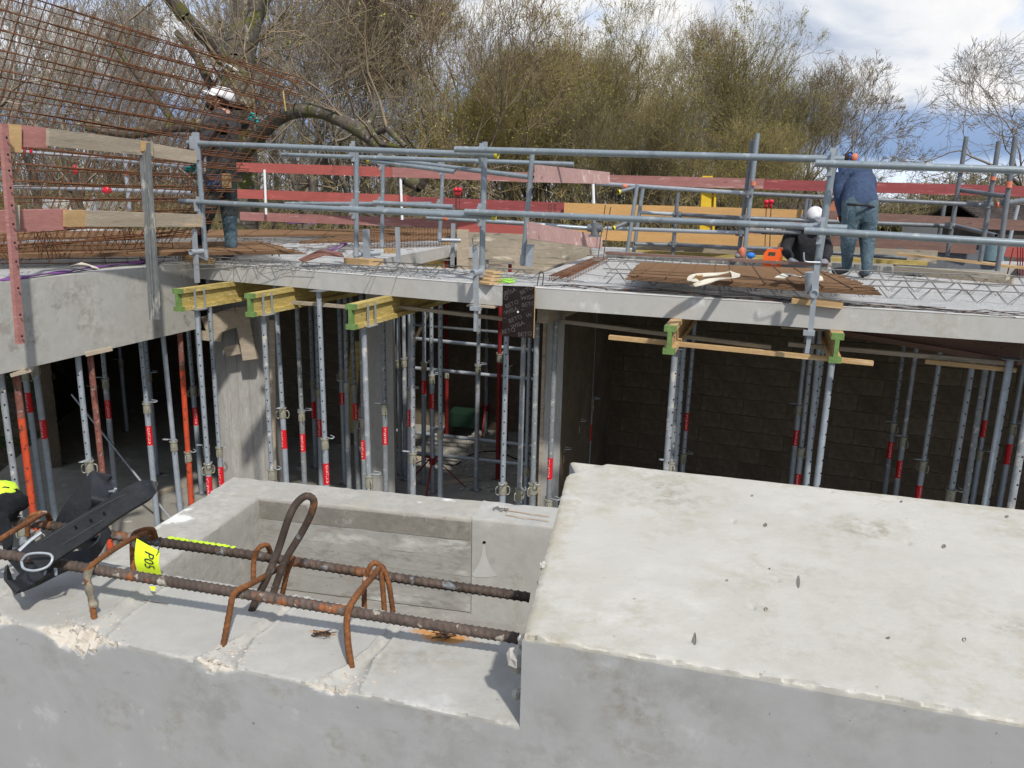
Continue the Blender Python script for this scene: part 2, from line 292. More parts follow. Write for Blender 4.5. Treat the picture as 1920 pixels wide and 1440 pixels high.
M['black'] = mat('black_leather', (0.022, 0.023, 0.026), 0.5, var=0.25, scale=18, bump=0.35, bscale=120, bdist=0.002, spots=[((0.20, 0.19, 0.18), 90, 0.75, 0.03)])
M['leatheredge'] = mat('leather_edge', (0.06, 0.055, 0.05), 0.8)
M['cloth_black'] = mat('black_cloth', (0.016, 0.018, 0.022), 0.9, var=0.3, scale=12, bump=0.6, bscale=40)
M['hivis'] = mat('hi_vis_yellow', (0.62, 0.85, 0.05), 0.8, var=0.05)
M['tagyellow'] = mat('fluorescent_tag', (0.70, 0.90, 0.03), 0.6, var=0.04, scale=9, spots=[((0.78, 0.80, 0.72), 5, 0.63, 0.05)])
M['ink'] = mat('black_ink', (0.02, 0.03, 0.05), 0.6)
M['moss'] = mat('mossy_bark', (0.155, 0.13, 0.10), 0.95, var=0.25, scale=6, bump=0.8, bscale=14, bdist=0.05, spots=[((0.085, 0.085, 0.02), 3.2, 0.52, 0.10), ((0.24, 0.22, 0.19), 11, 0.58, 0.08), ((0.06, 0.05, 0.04), 7, 0.62, 0.06)])
M['bark'] = mat('grey_bark', (0.20, 0.17, 0.135), 0.95, var=0.25, scale=3, bump=0.5, bscale=12, bdist=0.04)
M['twig'] = mat('grey_brown_twigs', (0.30, 0.25, 0.19), 0.95, var=0.25, scale=0.5)
M['twig2'] = mat('olive_brown_twigs', (0.36, 0.30, 0.165), 0.95, var=0.25, scale=0.5)
M['twig3'] = mat('pale_grey_twigs', (0.36, 0.32, 0.275), 0.95, var=0.2, scale=0.5)
M['bud'] = mat('spring_leaf_buds', (0.42, 0.40, 0.10), 0.8, var=0.3, scale=0.7)
M['leafgreen'] = mat('dark_evergreen_leaves', (0.035, 0.065, 0.02), 0.7, var=0.3, scale=0.9)
M['forsythia'] = mat('yellow_blossom', (0.62, 0.46, 0.04), 0.8, var=0.2, scale=0.8)
M['grass'] = mat('field_grass', (0.085, 0.16, 0.028), 0.95, var=0.25, scale=0.12, spots=[((0.20, 0.17, 0.09), 0.06, 0.60, 0.06), ((0.13, 0.20, 0.04), 0.5, 0.6, 0.1)])
M['bank'] = mat('rough_bank_grass', (0.075, 0.105, 0.03), 0.95, var=0.3, scale=1.5, bump=0.8, bscale=14, bdist=0.08, spots=[((0.16, 0.13, 0.08), 2.2, 0.56, 0.06), ((0.11, 0.15, 0.04), 9, 0.58, 0.08)])
M['soil'] = mat('leaf_litter_soil', (0.16, 0.13, 0.085), 0.95, var=0.3, scale=1.2, bump=0.6, bscale=8, bdist=0.1, spots=[((0.09, 0.13, 0.03), 0.7, 0.52, 0.1)])
M['skin'] = mat('skin', (0.50, 0.27, 0.19), 0.55, var=0.06)
M['denim'] = mat('blue_denim', (0.13, 0.20, 0.245), 0.9, var=0.28, scale=5, bump=0.7, bscale=9, bdist=0.05)
M['workpants'] = mat('grey_green_trousers', (0.085, 0.10, 0.095), 0.9, var=0.28, scale=5, bump=0.7, bscale=9, bdist=0.05)
M['navy'] = mat('navy_sweater', (0.058, 0.088, 0.165), 0.95, var=0.16, scale=4, bump=0.8, bscale=7, bdist=0.05)
M['charcoal'] = mat('charcoal_jacket', (0.085, 0.085, 0.09), 0.95, var=0.2, scale=5, bump=0.8, bscale=8, bdist=0.05)
M['blackjumper'] = mat('black_jumper', (0.034, 0.034, 0.038), 0.95, var=0.2, scale=5, bump=0.8, bscale=8, bdist=0.05)
M['helmet'] = mat('white_helmet', (0.72, 0.72, 0.72), 0.35, var=0.04)
M['teal'] = mat('teal_glove', (0.02, 0.34, 0.34), 0.7, var=0.12, scale=20)
M['greyglove'] = mat('grey_glove', (0.24, 0.25, 0.28), 0.85, var=0.15, scale=20)
M['boot'] = mat('dusty_boot', (0.13, 0.125, 0.12), 0.9, var=0.25, scale=20)
M['hair'] = mat('dark_hair', (0.03, 0.02, 0.015), 0.9)
M['bluecap'] = mat('blue_hood', (0.03, 0.15, 0.55), 0.7, var=0.1)
M['orangep'] = mat('orange_plastic', (0.85, 0.13, 0.02), 0.4, var=0.06)
M['bluep'] = mat('blue_cloth', (0.03, 0.22, 0.72), 0.6, var=0.15, scale=30)
M['webbing'] = mat('cream_webbing', (0.68, 0.63, 0.52), 0.85, var=0.10, scale=12, spots=[((0.5, 0.35, 0.15), 20, 0.68, 0.05)])
M['purple'] = mat('purple_webbing', (0.20, 0.07, 0.26), 0.85, var=0.15, scale=12)
M['bluegrey'] = mat('pale_blue_tub', (0.24, 0.36, 0.40), 0.6, var=0.15, scale=8)
M['capred'] = mat('red_cap', (0.75, 0.02, 0.05), 0.4)
M['capyellow'] = mat('yellow_tube_end', (0.75, 0.65, 0.03), 0.5)
M['tapeorange'] = mat('orange_tape', (0.72, 0.22, 0.13), 0.6)
M['wallwhite'] = mat('white_render', (0.72, 0.70, 0.68), 0.9, var=0.06)
M['rooftile'] = mat('dark_roofing', (0.12, 0.10, 0.09), 0.9, var=0.3, scale=2)
M['steelchan'] = mat('worn_steel_channel', (0.25, 0.26, 0.255), 0.6, metal=0.3, var=0.2, scale=9, stretch=(1, 1, 0.3), spots=[((0.42, 0.40, 0.35), 10, 0.57, 0.06), ((0.07, 0.07, 0.08), 14, 0.62, 0.05)])
M['lime'] = mat('lime_spray_paint', (0.42, 0.85, 0.08), 0.8)

for k_, tint in (('twig', (1.4, 1.24, 1.0)), ('twig2', (1.36, 1.24, 0.92)), ('twig3', (1.35, 1.25, 1.1)), ('bud', (1.2, 1.2, 1.0))):   # every tree its own shade
    nt = M[k_].node_tree; b = nt.nodes['Principled BSDF']; src = b.inputs['Base Color'].links[0].from_socket
    oi = nt.nodes.new('ShaderNodeObjectInfo'); mm = nt.nodes.new('ShaderNodeMix'); mm.data_type = 'RGBA'; mm.inputs[6].default_value = (.86, .86, .88, 1); mm.inputs[7].default_value = (*tint, 1)
    mu = nt.nodes.new('ShaderNodeMix'); mu.data_type = 'RGBA'; mu.blend_type = 'MULTIPLY'; mu.inputs[0].default_value = 1
    nt.links.new(oi.outputs['Random'], mm.inputs[0]); nt.links.new(src, mu.inputs[6]); nt.links.new(mm.outputs[2], mu.inputs[7]); nt.links.new(mu.outputs[2], b.inputs['Base Color'])
def nz(x, y=0.0, z=0.0): return noise.noise(Vector((x, y, z)))
def fbm(x, y=0.0, z=0.0):
    return nz(x, y, z) + 0.5 * nz(2 * x, 2 * y, 2 * z) + 0.25 * nz(4 * x, 4 * y, 4 * z) + 0.12 * nz(9 * x, 9 * y, 9 * z)
def ss(a, b, x): t = min(1, max(0, (x - a) / (b - a))); return t * t * (3 - 2 * t)
def text_mesh(txt, size, bend=None, thick=0.0):
    c = bpy.data.curves.new('t', 'FONT'); c.body = txt; c.size = size; c.align_x = 'CENTER'; c.align_y = 'CENTER'; c.resolution_u = 2; c.extrude = thick
    o = bpy.data.objects.new('t', c); COL.objects.link(o); bpy.context.view_layer.update()
    me = bpy.data.meshes.new_from_object(o.evaluated_get(bpy.context.evaluated_depsgraph_get()))
    vs = [v.co.copy() for v in me.vertices]; fs = [tuple(p.vertices) for p in me.polygons]
    bpy.data.objects.remove(o); bpy.data.curves.remove(c); bpy.data.meshes.remove(me); return vs, fs
T_PROP = text_mesh('ALTRAD', 0.034)
# ================================================================== ground, field
def ground_z(x, y):
    z = 0.0
    z += 1.9 * ss(-6.1, -8.6, x + .25 * max(0, y - 8)) * ss(1, 6, y) * ss(30, 14, y)       # spoil bank left of the building
    z += 0.5 * nz(x * 0.05, y * 0.05) * ss(20, 60, abs(y))
    return z
gx = sorted(set([-900, -500, -300, -150, -90, -60, -40, -30] + [round(-26 + i * 0.9, 2) for i in range(60)] + [30, 40, 60, 90, 150, 300, 500, 900]))
gy = sorted(set([-300, -80, -30, -10, -4, 0] + [round(2 + i * 0.9, 2) for i in range(40)] + [40, 45, 50, 56, 62, 70, 80, 95, 120, 160, 240, 400, 700, 1200]))
mb = MB()
for y in gy:
    for x in gx: mb.v.append((x, y, ground_z(x, y)))
nx = len(gx)
for j in range(len(gy) - 1):
    for i in range(nx - 1): mb.f.append((j * nx + i, j * nx + i + 1, (j + 1) * nx + i + 1, (j + 1) * nx + i)); mb.m.append(0)
tag(obj('ground', mb, M['soil'], smooth=True), kind='structure')
mb = MB(); mb.prism([[(20, 62), (300, 40), (500, 400), (-60, 500), (4, 90)]], 0.35, 0.42)
tag(obj('field', mb, M['grass']), kind='structure')
mb = MB(); mb.grid(lambda a, b: Vector((-6.15 - 7 * a - .25 * max(0, 14 * b - 5), 3 + 14 * b, ground_z(-6.15 - 7 * a - .25 * max(0, 14 * b - 5), 3 + 14 * b) + .03 + .05 * abs(fbm(a * 20, b * 40)))), 40, 60)
mb.f = [f[::-1] for f in mb.f]; tag(obj('grass_bank', mb, M['bank'], smooth=True), kind='structure')
# ================================================================== the slab under construction
ED = Vector((0.928, -0.372, 0)); EN = Vector((0.372, 0.928, 0))       # along the slab edge / into the building
BD = (Vector((-3.2, 7.75, 0)) - Vector((-3.76, 5.62, 0))).normalized()  # along the left downstand beam
LC = Vector((-3.2, 7.75, 0)); PF = Vector((-0.02, 6.12, 0)); PR = Vector((3.265, 4.898, 0))
outer = [tuple((LC - BD * 7.0)[:2]), tuple(LC[:2]), tuple(PF[:2]), tuple(PR[:2]), (9.0, 2.62), (12.5, 9.3), (7.0, 10.9), (-5.0, 14.0), (-9.6, 15.1), (-6.5, 8.2), (-5.7, 4.0), (-5.3, 0.8)]
well1 = [(-1.6, 8.2), (0.23, 7.27), (1.2, 11.0), (-0.98, 11.6)]
well2 = [(1.45, 9.95), (3.6, 9.06), (6.0, 8.05), (6.6, 10.2), (2.0, 11.6)]
mb = MB(); mb.prism([outer, well1, well2], 2.84, 3.0)
mb.m = [0] * len(mb.f)
n_top = len(tessellate_polygon([[Vector((*p, 0)) for p in l] for l in (outer, well1, well2)]))
for i in range(n_top): mb.m[2 * i] = 1
slab = tag(obj('floor_slab', mb, [M['fascia'], M['rough']]), kind='structure')
# bright laitance lip along the front arris
mb = MB()
for a, b in ((LC, PF), (PF, PR), (PR, Vector((9, 2.62, 0)))):
    d = (b - a).normalized(); n = Vector((-d.y, d.x, 0)); k = int((b - a).length / 0.03); pts = []
    for i in range(k + 1):
        p = a + d * ((b - a).length * i / k); w = 0.028 + 0.016 * fbm(p.x * 5, p.y * 5)
        pts.append((p - n * 0.003 + Vector((0, 0, 3.0035)), p + n * w + Vector((0, 0, 3.0035 + 0.004 * fbm(p.x * 9, p.y * 9)))))
    mb.ribbon(pts, 0.006)
tag(obj('slab_lip', mb, mat('laitance_lip', (0.66, 0.65, 0.62), 0.9, var=0.08), slab))
# downstand beam on the left
d0 = LC - BD * 7.0 + Vector((0, 0, 0)); NX = Vector((BD.y, -BD.x, 0))
mb = MB(); mb.prism([[tuple((d0 + NX * .004)[:2]), tuple((LC + NX * .004 + BD * 0.02)[:2]), tuple((LC - NX * 0.22 + BD * 0.02)[:2]), tuple((d0 - NX * 0.22)[:2])]], 2.335, 3.004)
tag(obj('downstand_beam', mb, M['beamconc']), 'grey precast downstand beam carrying the left end of the slab, two guard posts fixed to it', 'concrete beam')
# lower floor and walls of the storey below
mb = MB(); mb.prism([[(-5.9, 1.6), (8.5, 1.2), (12, 12), (-7.9, 15), (-6.15, 8)]], 0.05, 0.2)
tag(obj('lower_floor', mb, M['floor']), kind='structure')
def block_wall(name, a, b, z0, z1, label, m1='block', m2='block2', hollow=()):
    a, b = vec(a), vec(b); d = (b - a); L = d.length; d.normalize(); n = Vector((d.y, -d.x, 0))
    t = thing(name, label, 'wall', (*(a + b).xy / 2, z0))
    mb = MB(); mb.box((a + b) / 2 - n * 0.088 + Vector((0, 0, (z0 + z1) / 2)), d, n, (0, 0, 1), L / 2, 0.07, (z1 - z0) / 2); obj('mortar_core', mb, M['mortar'], t)
    h = 0.2; rows = int((z1 - z0) / h + .01); src = {}
    for r in range(rows):
        x = -0.25 if r % 2 else 0.0
        while x < L:
            s, e = max(0, x), min(L, x + 0.5); x += 0.5
            if e - s < 0.06: continue
            key = (round(e - s, 2), RNG.random() < 0.4)
            c = a + d * ((s + e) / 2) + Vector((0, 0, z0 + r * h)) + n * float(RNG.uniform(-0.005, 0.002))
            if key not in src:
                mb = MB(); w = (e - s) / 2 - 0.004; mb.box(c + Vector((0, 0, h / 2)), d, n, (0, 0, 1), w, -0.006 + 0.0, h / 2 - 0.004) if False else mb.box(c - n * 0.017 + Vector((0, 0, h / 2)), d, n, (0, 0, 1), w, 0.010, h / 2 - 0.004)
                o = obj('block', mb, M[m2 if key[1] else m1], t, loc=tuple(c)); src[key] = o
            else: inst('block', src[key], t, c)
    return t
WC = V(1132, 700, 9.65); WC.z = 0
wr = WC + ED * 8.0
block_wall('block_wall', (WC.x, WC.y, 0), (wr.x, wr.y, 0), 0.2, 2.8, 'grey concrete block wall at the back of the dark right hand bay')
WA = V(1034, 760, 6.95); WA.z = 0
dd = (WC - WA).normalized(); nn = Vector((dd.y, -dd.x, 0))
t = thing('concrete_wall', 'smooth pale concrete wall end between middle and right bays, under the printed plywood', 'wall', (WA.x, WA.y, 0.2))
mb = MB(); mb.box((WA + WC) / 2 + Vector((0, 0, 1.5)), dd, nn, (0, 0, 1), (WC - WA).length / 2, 0.1, 1.3); obj('shaded_wall_body', mb, M['block'], t)  # darker block colour paints the shade on the receding side
mb = MB(); mb.box(WA - dd * 0.006 + Vector((0, 0, 1.5)), dd, nn, (0, 0, 1), 0.004, 0.099, 1.295); obj('lit_wall_end', mb, M['column'], t)  # thin paler sheet paints the lit end face
mb = MB(); mb.box(WA - dd * 0.012 - nn * 0.085 + Vector((0, 0, 1.5)), dd, nn, (0, 0, 1), 0.01, 0.014, 1.29); obj('edge_strip', mb, M['timber2'], t)
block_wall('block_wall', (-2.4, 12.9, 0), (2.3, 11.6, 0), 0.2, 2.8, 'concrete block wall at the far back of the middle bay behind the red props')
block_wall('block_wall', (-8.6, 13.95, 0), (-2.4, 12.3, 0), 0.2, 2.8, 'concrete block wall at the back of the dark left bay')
block_wall('block_wall', (-5.78, 9.4, 0), (-8.5, 13.85, 0), 0.2, 2.8, 'block wall closing the left side of the dark left bay, running away from the camera')  # side wall added to keep daylight from the left out of this bay
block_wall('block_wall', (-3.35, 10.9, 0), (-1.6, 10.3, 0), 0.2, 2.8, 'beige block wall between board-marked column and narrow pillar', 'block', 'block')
mb = MB(); mb.prism([[(2.2, 11.6), (12, 9.2), (12, 9.4), (2.2, 11.8)]], 0.2, 2.83); mb.prism([[(11.0, 2), (11.2, 2), (12, 9.2), (11.8, 9.2)]], 0.2, 2.83)
tag(obj('perimeter_wall', mb, M['column']), 'plain concrete outer wall of the lower storey behind the block wall', 'wall')
mb = MB(); mb.prism([[(-1.25, 10.1), (0.98, 9.6), (1.15, 10.9), (-1.0, 11.5)]], 2.55, 2.6); tag(obj('added_well_cover', mb, M['plyface']), 'plywood cover closing the back half of the stair opening', 'cover')  # cover added to stop sun falling through the well onto the rear walls
def column(px0, px1, py, Y, label, ang, m='column', dep=0.3):
    a, b = V(px0, py, Y), V(px1, py, Y + (px1 - px0) * 0.0004); a.z = b.z = 0; d = (b - a); w = d.length; d.normalize(); n = Vector((-d.y, d.x, 0))
    mb = MB(); mb.box((a + b) / 2 + n * dep / 2 + Vector((0, 0, 1.52)), d, n, (0, 0, 1), w / 2, dep / 2, 1.32)
    return tag(obj('concrete_column', mb, M[m]), label, 'column'), a, b
colA, ca, cbb = column(404, 512, 740, 8.15, 'wide board-marked concrete column with timber packers nailed on, under the first yellow beams', 0)
mb = MB()   # board joints and honeycomb band on the column
for k in range(1, 5):
    p = ca.lerp(cbb, k / 5); mb.box(p + Vector((0, -0.002, 1.5)), (1, 0, 0), (0, 1, 0), (0, 0, 1), 0.004, 0.004, 1.25)
obj('board_ridge', mb, M['column'], colA)
column(690, 738, 760, 8.3, 'narrow smooth concrete pillar behind the third yellow formwork beam', 0)
# timber packers by the column
def plank(name, x0, y0, x1, y1, Y0, Y1, hpx, m, label, cat='plank', t=0.03, parent=None, group=None, tilt=None):
    a, b = V(x0, y0, Y0), V(x1, y1, Y1); h = hpx * (Y0 + Y1) / 2 / 1460
    mb = MB(); mb.bar(a, b, t, h, up=(0, 0, 1) if tilt is None else tilt)
    o = obj(name, mb, M[m], parent)
    return tag(o, label, cat, group) if parent is None else o
plank('timber_packer', 384, 612, 446, 594, 7.95, 8.0, 38, 'timber2', 'wide grey packing board under the slab at the column head', 'packer')
mb = MB(); mb.bar(V(452, 575, 8.02), V(470, 674, 7.98), 0.15, 0.05, up=(0, 1, 0)); tag(obj('timber_packer', mb, M['timber2']), 'upright tapered timber nailed to the board-marked column', 'packer')
plank('timber_packer', 424, 659, 450, 653, 8.0, 8.0, 20, 'timber2', 'small tilted timber wedge on the face of the column', 'packer', 0.06)
plank('timber_packer', 372, 628, 416, 632, 7.9, 7.95, 16, 'timber2', 'flat timber offcut beside the column top, below the packing board', 'packer', 0.09)
plank('timber_packer', 160, 664, 210, 653, 6.1, 6.2, 6, 'timber2', 'thin timber shim between faded orange prop and downstand beam', 'packer', 0.09)
plank('timber_packer', 22, 702, 60, 692, 5.65, 5.7, 7, 'timber2', 'thin shim over the bright orange prop at the left', 'packer', 0.09)
mb = MB(); mb.bar(V(510, 600, 8.1), V(514, 900, 8.1), 0.06, 0.02, up=(0, 1, 0)); tag(obj('edge_board', mb, M['timber2']), 'thin upright board along the right side of the column', 'board')
# ================================================================== concrete upstand box in the middle distance
def addz(p, z): return Vector((p.x, p.y, z))
C0 = G(440, 893, 2.55); C1 = G(1030, 950, 2.55); bd = (C1 - C0).normalized(); bn = Vector((-bd.y, bd.x, 0)) # bn points away
IL = G(478, 930, 2.55); ar = (G(290, 985, 2.55) - C0).normalized(); C2 = C0 + bd * 2.3
J = G(885, 972, 2.55); uJ = (J - C0).dot(bd)
t = thing('concrete_upstand', 'L-shaped pale concrete upstand with board-marked inner faces, behind the rebar ledge', 'upstand', (-0.9, 2.6, 2.15))
def rough_block(name, p0, L, w, z0, z1, d, n, m, par, amp=0.004, step=0.02):
    """box with worn top edges; p0 near corner, d along, n across"""
    mb = MB(); nu = int(L / step)
    prof = [(0, z0)] + [(0, z0 + (z1 - z0) * k / 6) for k in range(1, 6)] + [(0, z1 - 0.012), (0.002, z1 - 0.005), (0.006, z1 - 0.001)] + [(0.006 + (w - 0.012) * k / 8, z1) for k in range(1, 8)] + [(w - 0.006, z1 - .001), (w, z1 - 0.008), (w, z0)]
    vs = []
    for i in range(nu + 1):
        u = L * i / nu
        for (a, z) in prof:
            e = max(0, 1 - abs(z - z1) / 0.02); c = e * amp * fbm(u * 14, a * 20, z * 3) * 1.6
            vs.append(p0 + d * u + n * (a + (c if a < w / 2 else -c)) + Vector((0, 0, z - p0.z - abs(c) + 0.0015 * fbm(u * 6, a * 9))))
    k = len(prof)
    fs = [(i * k + j, (i + 1) * k + j, (i + 1) * k + j + 1, i * k + j + 1) for i in range(nu) for j in range(k - 1)]
    fs += [tuple(range(k)), tuple(range(nu * k + k - 1, nu * k - 1, -1))]
    mb.add(vs, fs); return obj(name, mb, m, par, smooth='auto')
bw = (C0 - IL).dot(bn)
p_in = C0 - bn * bw
MT = mat('upstand_top', (0.42, 0.40, 0.36), 0.9, var=0.12, scale=4, bump=0.5, bscale=30, bdist=0.006, spots=[((0.32, 0.30, 0.255), 6, 0.54, 0.1), ((0.60, 0.595, 0.56), 3.2, 0.57, 0.05), ((0.26, 0.24, 0.2), 22, 0.66, 0.04)])
rough_block('back_upstand', p_in, uJ, bw, 2.17, 2.55, bd, bn, MT, t)
rough_block('smooth_upstand', p_in + bd * (uJ + 0.001) - bn * 0.004, 1.5, bw + 0.004, 2.15, 2.553, bd, bn, M['near'], t)
aw = 0.205
L2 = 1.9; a0 = C0 - bn * bw * 0.999 + ar * L2
mb_p = a0; ard = -ar; arn = Vector((-ard.y, ard.x, 0))   # arn points left
rough_block('side_upstand', a0 + Vector((0, 0, 0)) - arn * (aw - 0.0), L2 - 0.0, aw, 2.17, 2.549, ard, arn, MT, t)
M['top_band'] = mat('dark_shutter_band', (0.27, 0.25, 0.215), 0.9, var=0.15, scale=6, bump=0.3, bscale=20, spots=[((0.38, 0.36, 0.32), 7, 0.6, 0.08)])
# board-marked lining faces: horizontal board strips each slightly proud or set back
def board_face(o_, d, n, L, z0, z1, rows, par):
    for r in range(rows):
        h = (z1 - z0) / rows; off = 0.004 + 0.0007 * RNG.random() + (0.0012 if r == rows - 1 else 0); mb = MB()
        nu = int(L / 0.03); vs = []
        for i in range(nu + 1):
            u = L * i / nu
            for zz in (0.0002, h - 0.0004):
                vs.append(o_ + d * u - n * (off + 0.002 * fbm(u * 7, r * 3 + zz * 20)) + Vector((0, 0, z0 + r * h + zz - o_.z)))
        m_ = len(vs); vs += [v + n * 0.02 for v in vs]
        fs = [(2 * i, 2 * i + 2, 2 * i + 3, 2 * i + 1) for i in range(nu)] + [(m_ + 2 * i, 2 * i + m_, 2 * i + 2, m_ + 2 * i + 2)[::1] for i in range(nu)] + [(2 * i + 1, 2 * i + 3, m_ + 2 * i + 3, m_ + 2 * i + 1) for i in range(nu)]
        mb.add(vs, fs); obj('board_mark', mb, M['board_conc'] if r < rows - 1 else M['top_band'], par)
board_face(p_in, bd, bn, uJ - 0.004, 2.18, 2.535, 5, t)
board_face(p_in + ar * 0.002, ar, Vector((ar.y, -ar.x, 0)) if (Vector((ar.y, -ar.x, 0))).x < 0 else Vector((-ar.y, ar.x, 0)), 1.7, 2.18, 2.535, 4, t)
mb = MB()   # spilled grout fan on the smooth face
q = G(905, 1015, 2.5)
def onface(px, py):
    d = ray(px, py); pl = p_in - bn * 0.0055; k = (pl - CAMP).dot(bn) / d.dot(bn); return CAMP + d * k
mb.add([onface(x, y) for x, y in ((906, 1013), (909, 1016), (911, 1040), (918, 1060), (932, 1080), (915, 1083), (890, 1082), (884, 1078), (897, 1058), (903, 1040))], [tuple(range(9, -1, -1))])
obj('grout_run', mb, mat('grout_white', (0.47, 0.465, 0.44), 0.9, var=0.05), t)
mb = MB(); mb.ball(onface(908, 1017), 0.006, 0.003, 0.006, 8, 5); obj('anchor_hole', mb, M['hole'], t)
mb = MB()
for k in range(2):
    a, b = G(945 + 3 * k, 956 + 9 * k, 2.556), G(1030, 968 + 9 * k, 2.556); mb.bar(a, b, 0.004, 0.0006)
obj('chalk_line', mb, mat('faded_marker', (0.55, 0.36, 0.20), 0.9), t)
mb = MB(); mb.path([G(926, 955, 2.56), G(932, 950, 2.563), G(940, 957, 2.56), G(946, 953, 2.565), G(952, 958, 2.56)], 0.0025, 5, step=0.004); mb.path([G(924, 952, 2.56), G(954, 954, 2.56)], 0.0025, 5)
tag(obj('wire_offcut', mb, M['wire']), 'short twisted wire offcut on the smooth upstand top', 'wire')
# landing beneath with a yellow beam end
mb = MB(); mb.prism([[(-1.6, 1.3), (1.6, 0.9), (1.9, 2.35), (0.25, 2.3), (-0.2, 2.2), (-1.3, 2.45)]], 1.75, 1.85)
tag(obj('landing_slab', mb, M['floor']), kind='structure')
# ================================================================== foreground parapet
PO = Vector((0.015, 0.6575, 0)); PU = Vector((0.964, -0.2656, 0)).normalized(); PW = Vector((0.2656, 0.964, 0)).normalized()
def uw(px, py, z):
    p = G(px, py, z) - PO; return p.dot(PU), p.dot(PW)
GRV = [(uw(180, 1190, 3.15), uw(290, 1100, 3.15)), (uw(405, 1245, 3.15), uw(548, 1130, 3.15)), (uw(635, 1290, 3.15), uw(742, 1180, 3.15)), (uw(-60, 1150, 3.15), uw(70, 1070, 3.15))]
CH = [(uw(150, 1183, 3.15)[0], 0.040, 0.024), (uw(405, 1243, 3.15)[0], 0.020, 0.014), (uw(620, 1290, 3.15)[0], 0.022, 0.008), (uw(-20, 1150, 3.15)[0], 0.03, 0.014)]
def ledge_pt(u, a, w, ztop, kind):
    """a = depth below the top, w = distance in from the front face; returns point, chip, rust, damp"""
    chip = rust = dark_tone = 0.0; s = a + w; z = ztop - a
    dz = 0.0008 * fbm(u * 20, w * 20, z * 20); dw = 0.0006 * fbm(u * 15, z * 15, 3)
    r = 0.0015 + 0.0022 * max(0, fbm(u * 30, 1.7)) + 0.0018 * abs(nz(u * 140))
    if kind == 'ledge':
        for c, wd, dp in CH:
            k = math.exp(-((u - c) / wd) ** 2); r += dp * k * (1 + 0.5 * fbm(u * 60, 5))
    else: r += 0.001 + 0.0018 * abs(fbm(u * 40, 9))
    if s < r:
        k = (r - s); dz -= k * 0.55 + 0.002 * fbm(u * 90, w * 90, a * 90) * min(1, k / 0.004); dw += k * 0.45; chip = 0.18 + min(0.5, k * 70)
        vp = noise.voronoi(Vector((u, a, w)) * 75)[1][0]; cv = noise.cell(vp * 7.3) ; e_ = min(1, k / 0.006) * 0.0045 * cv; dz -= e_; dw += e_ * .6
    elif s < r + 0.002: chip = 0.12
    if kind == 'ledge' and w > 0:
        for k, ((u0, w0), (u1, w1)) in enumerate(GRV):
            t_ = (w - w0) / (w1 - w0) if w1 != w0 else 0; uc = u0 + (u1 - u0) * t_ + 0.002 * fbm(w * 40, k * 7); dd_ = abs(u - uc)
            wdt = 0.007 + 0.003 * fbm(w * 30, k * 3 + 1) + (0.016 * max(0, 1 - w / 0.06) if k != 0 else 0.006)
            if dd_ < wdt: dz -= 0.0050 * (1 - (dd_ / wdt) ** 2) + 0.0012 * abs(fbm(u * 140, w * 140)); chip = max(chip, 0.30 + 0.15 * fbm(u * 60, w * 60))
            elif dd_ < wdt + 0.004: dz += 0.0018; chip = max(chip, 0.15)
        for (ux, wx), rr in ((uw(832, 1193, 3.15), 0.03), (uw(608, 1188, 3.15), 0.013)):
            q_ = math.hypot((u - ux) / 1.3, (w - wx) * 2.2); rust = max(rust, 0.80 - q_ / rr * 0.40)
        if w > 0.155: r2 = 0.006 + 0.01 * abs(fbm(u * 9, 4)); k = max(0, r2 - (0.166 - w)); dz -= k * 0.6; chip = max(chip, 0.35 if k > 0 else 0)
    if w <= 0.0005 and a > 0:
        b = 0.030 + 0.022 * fbm(u * 7, 2.2) + 0.008 * fbm(u * 30, 8)
        if kind == 'ledge' and abs(u + 0.34) < 0.6:
            if abs(a - b) < 0.0022: dark_tone = 0.36 + 0.3 * nz(u * 25)  # thin dark crack line along a wavy contour
            elif a < b: dark_tone = 0.30 * nz(u * 9, 4)
        if kind != 'ledge':
            b = 0.012 + 0.006 * fbm(u * 9, 2.2)
            if abs(a - b) < 0.0015: dark_tone = 0.2
    if kind == 'coping' and a == 0:
        for (px, py) in ((1497, 1092), (1435, 985), (1770, 1025), (1305, 1200), (1438, 1143), (1640, 930)):
            ux, wx = uw(px, py, ztop); q_ = math.hypot((u - ux) * 1.8, (w - wx))
            if q_ < 0.0065: dz -= 0.003 * (1 - (q_ / .0065) ** 2); dark_tone = 0.42  # dents get a darker colour as well as depth
    return PO + PU * u + PW * (w + dw) + Vector((0, 0, z + dz)), chip, rust, dark_tone
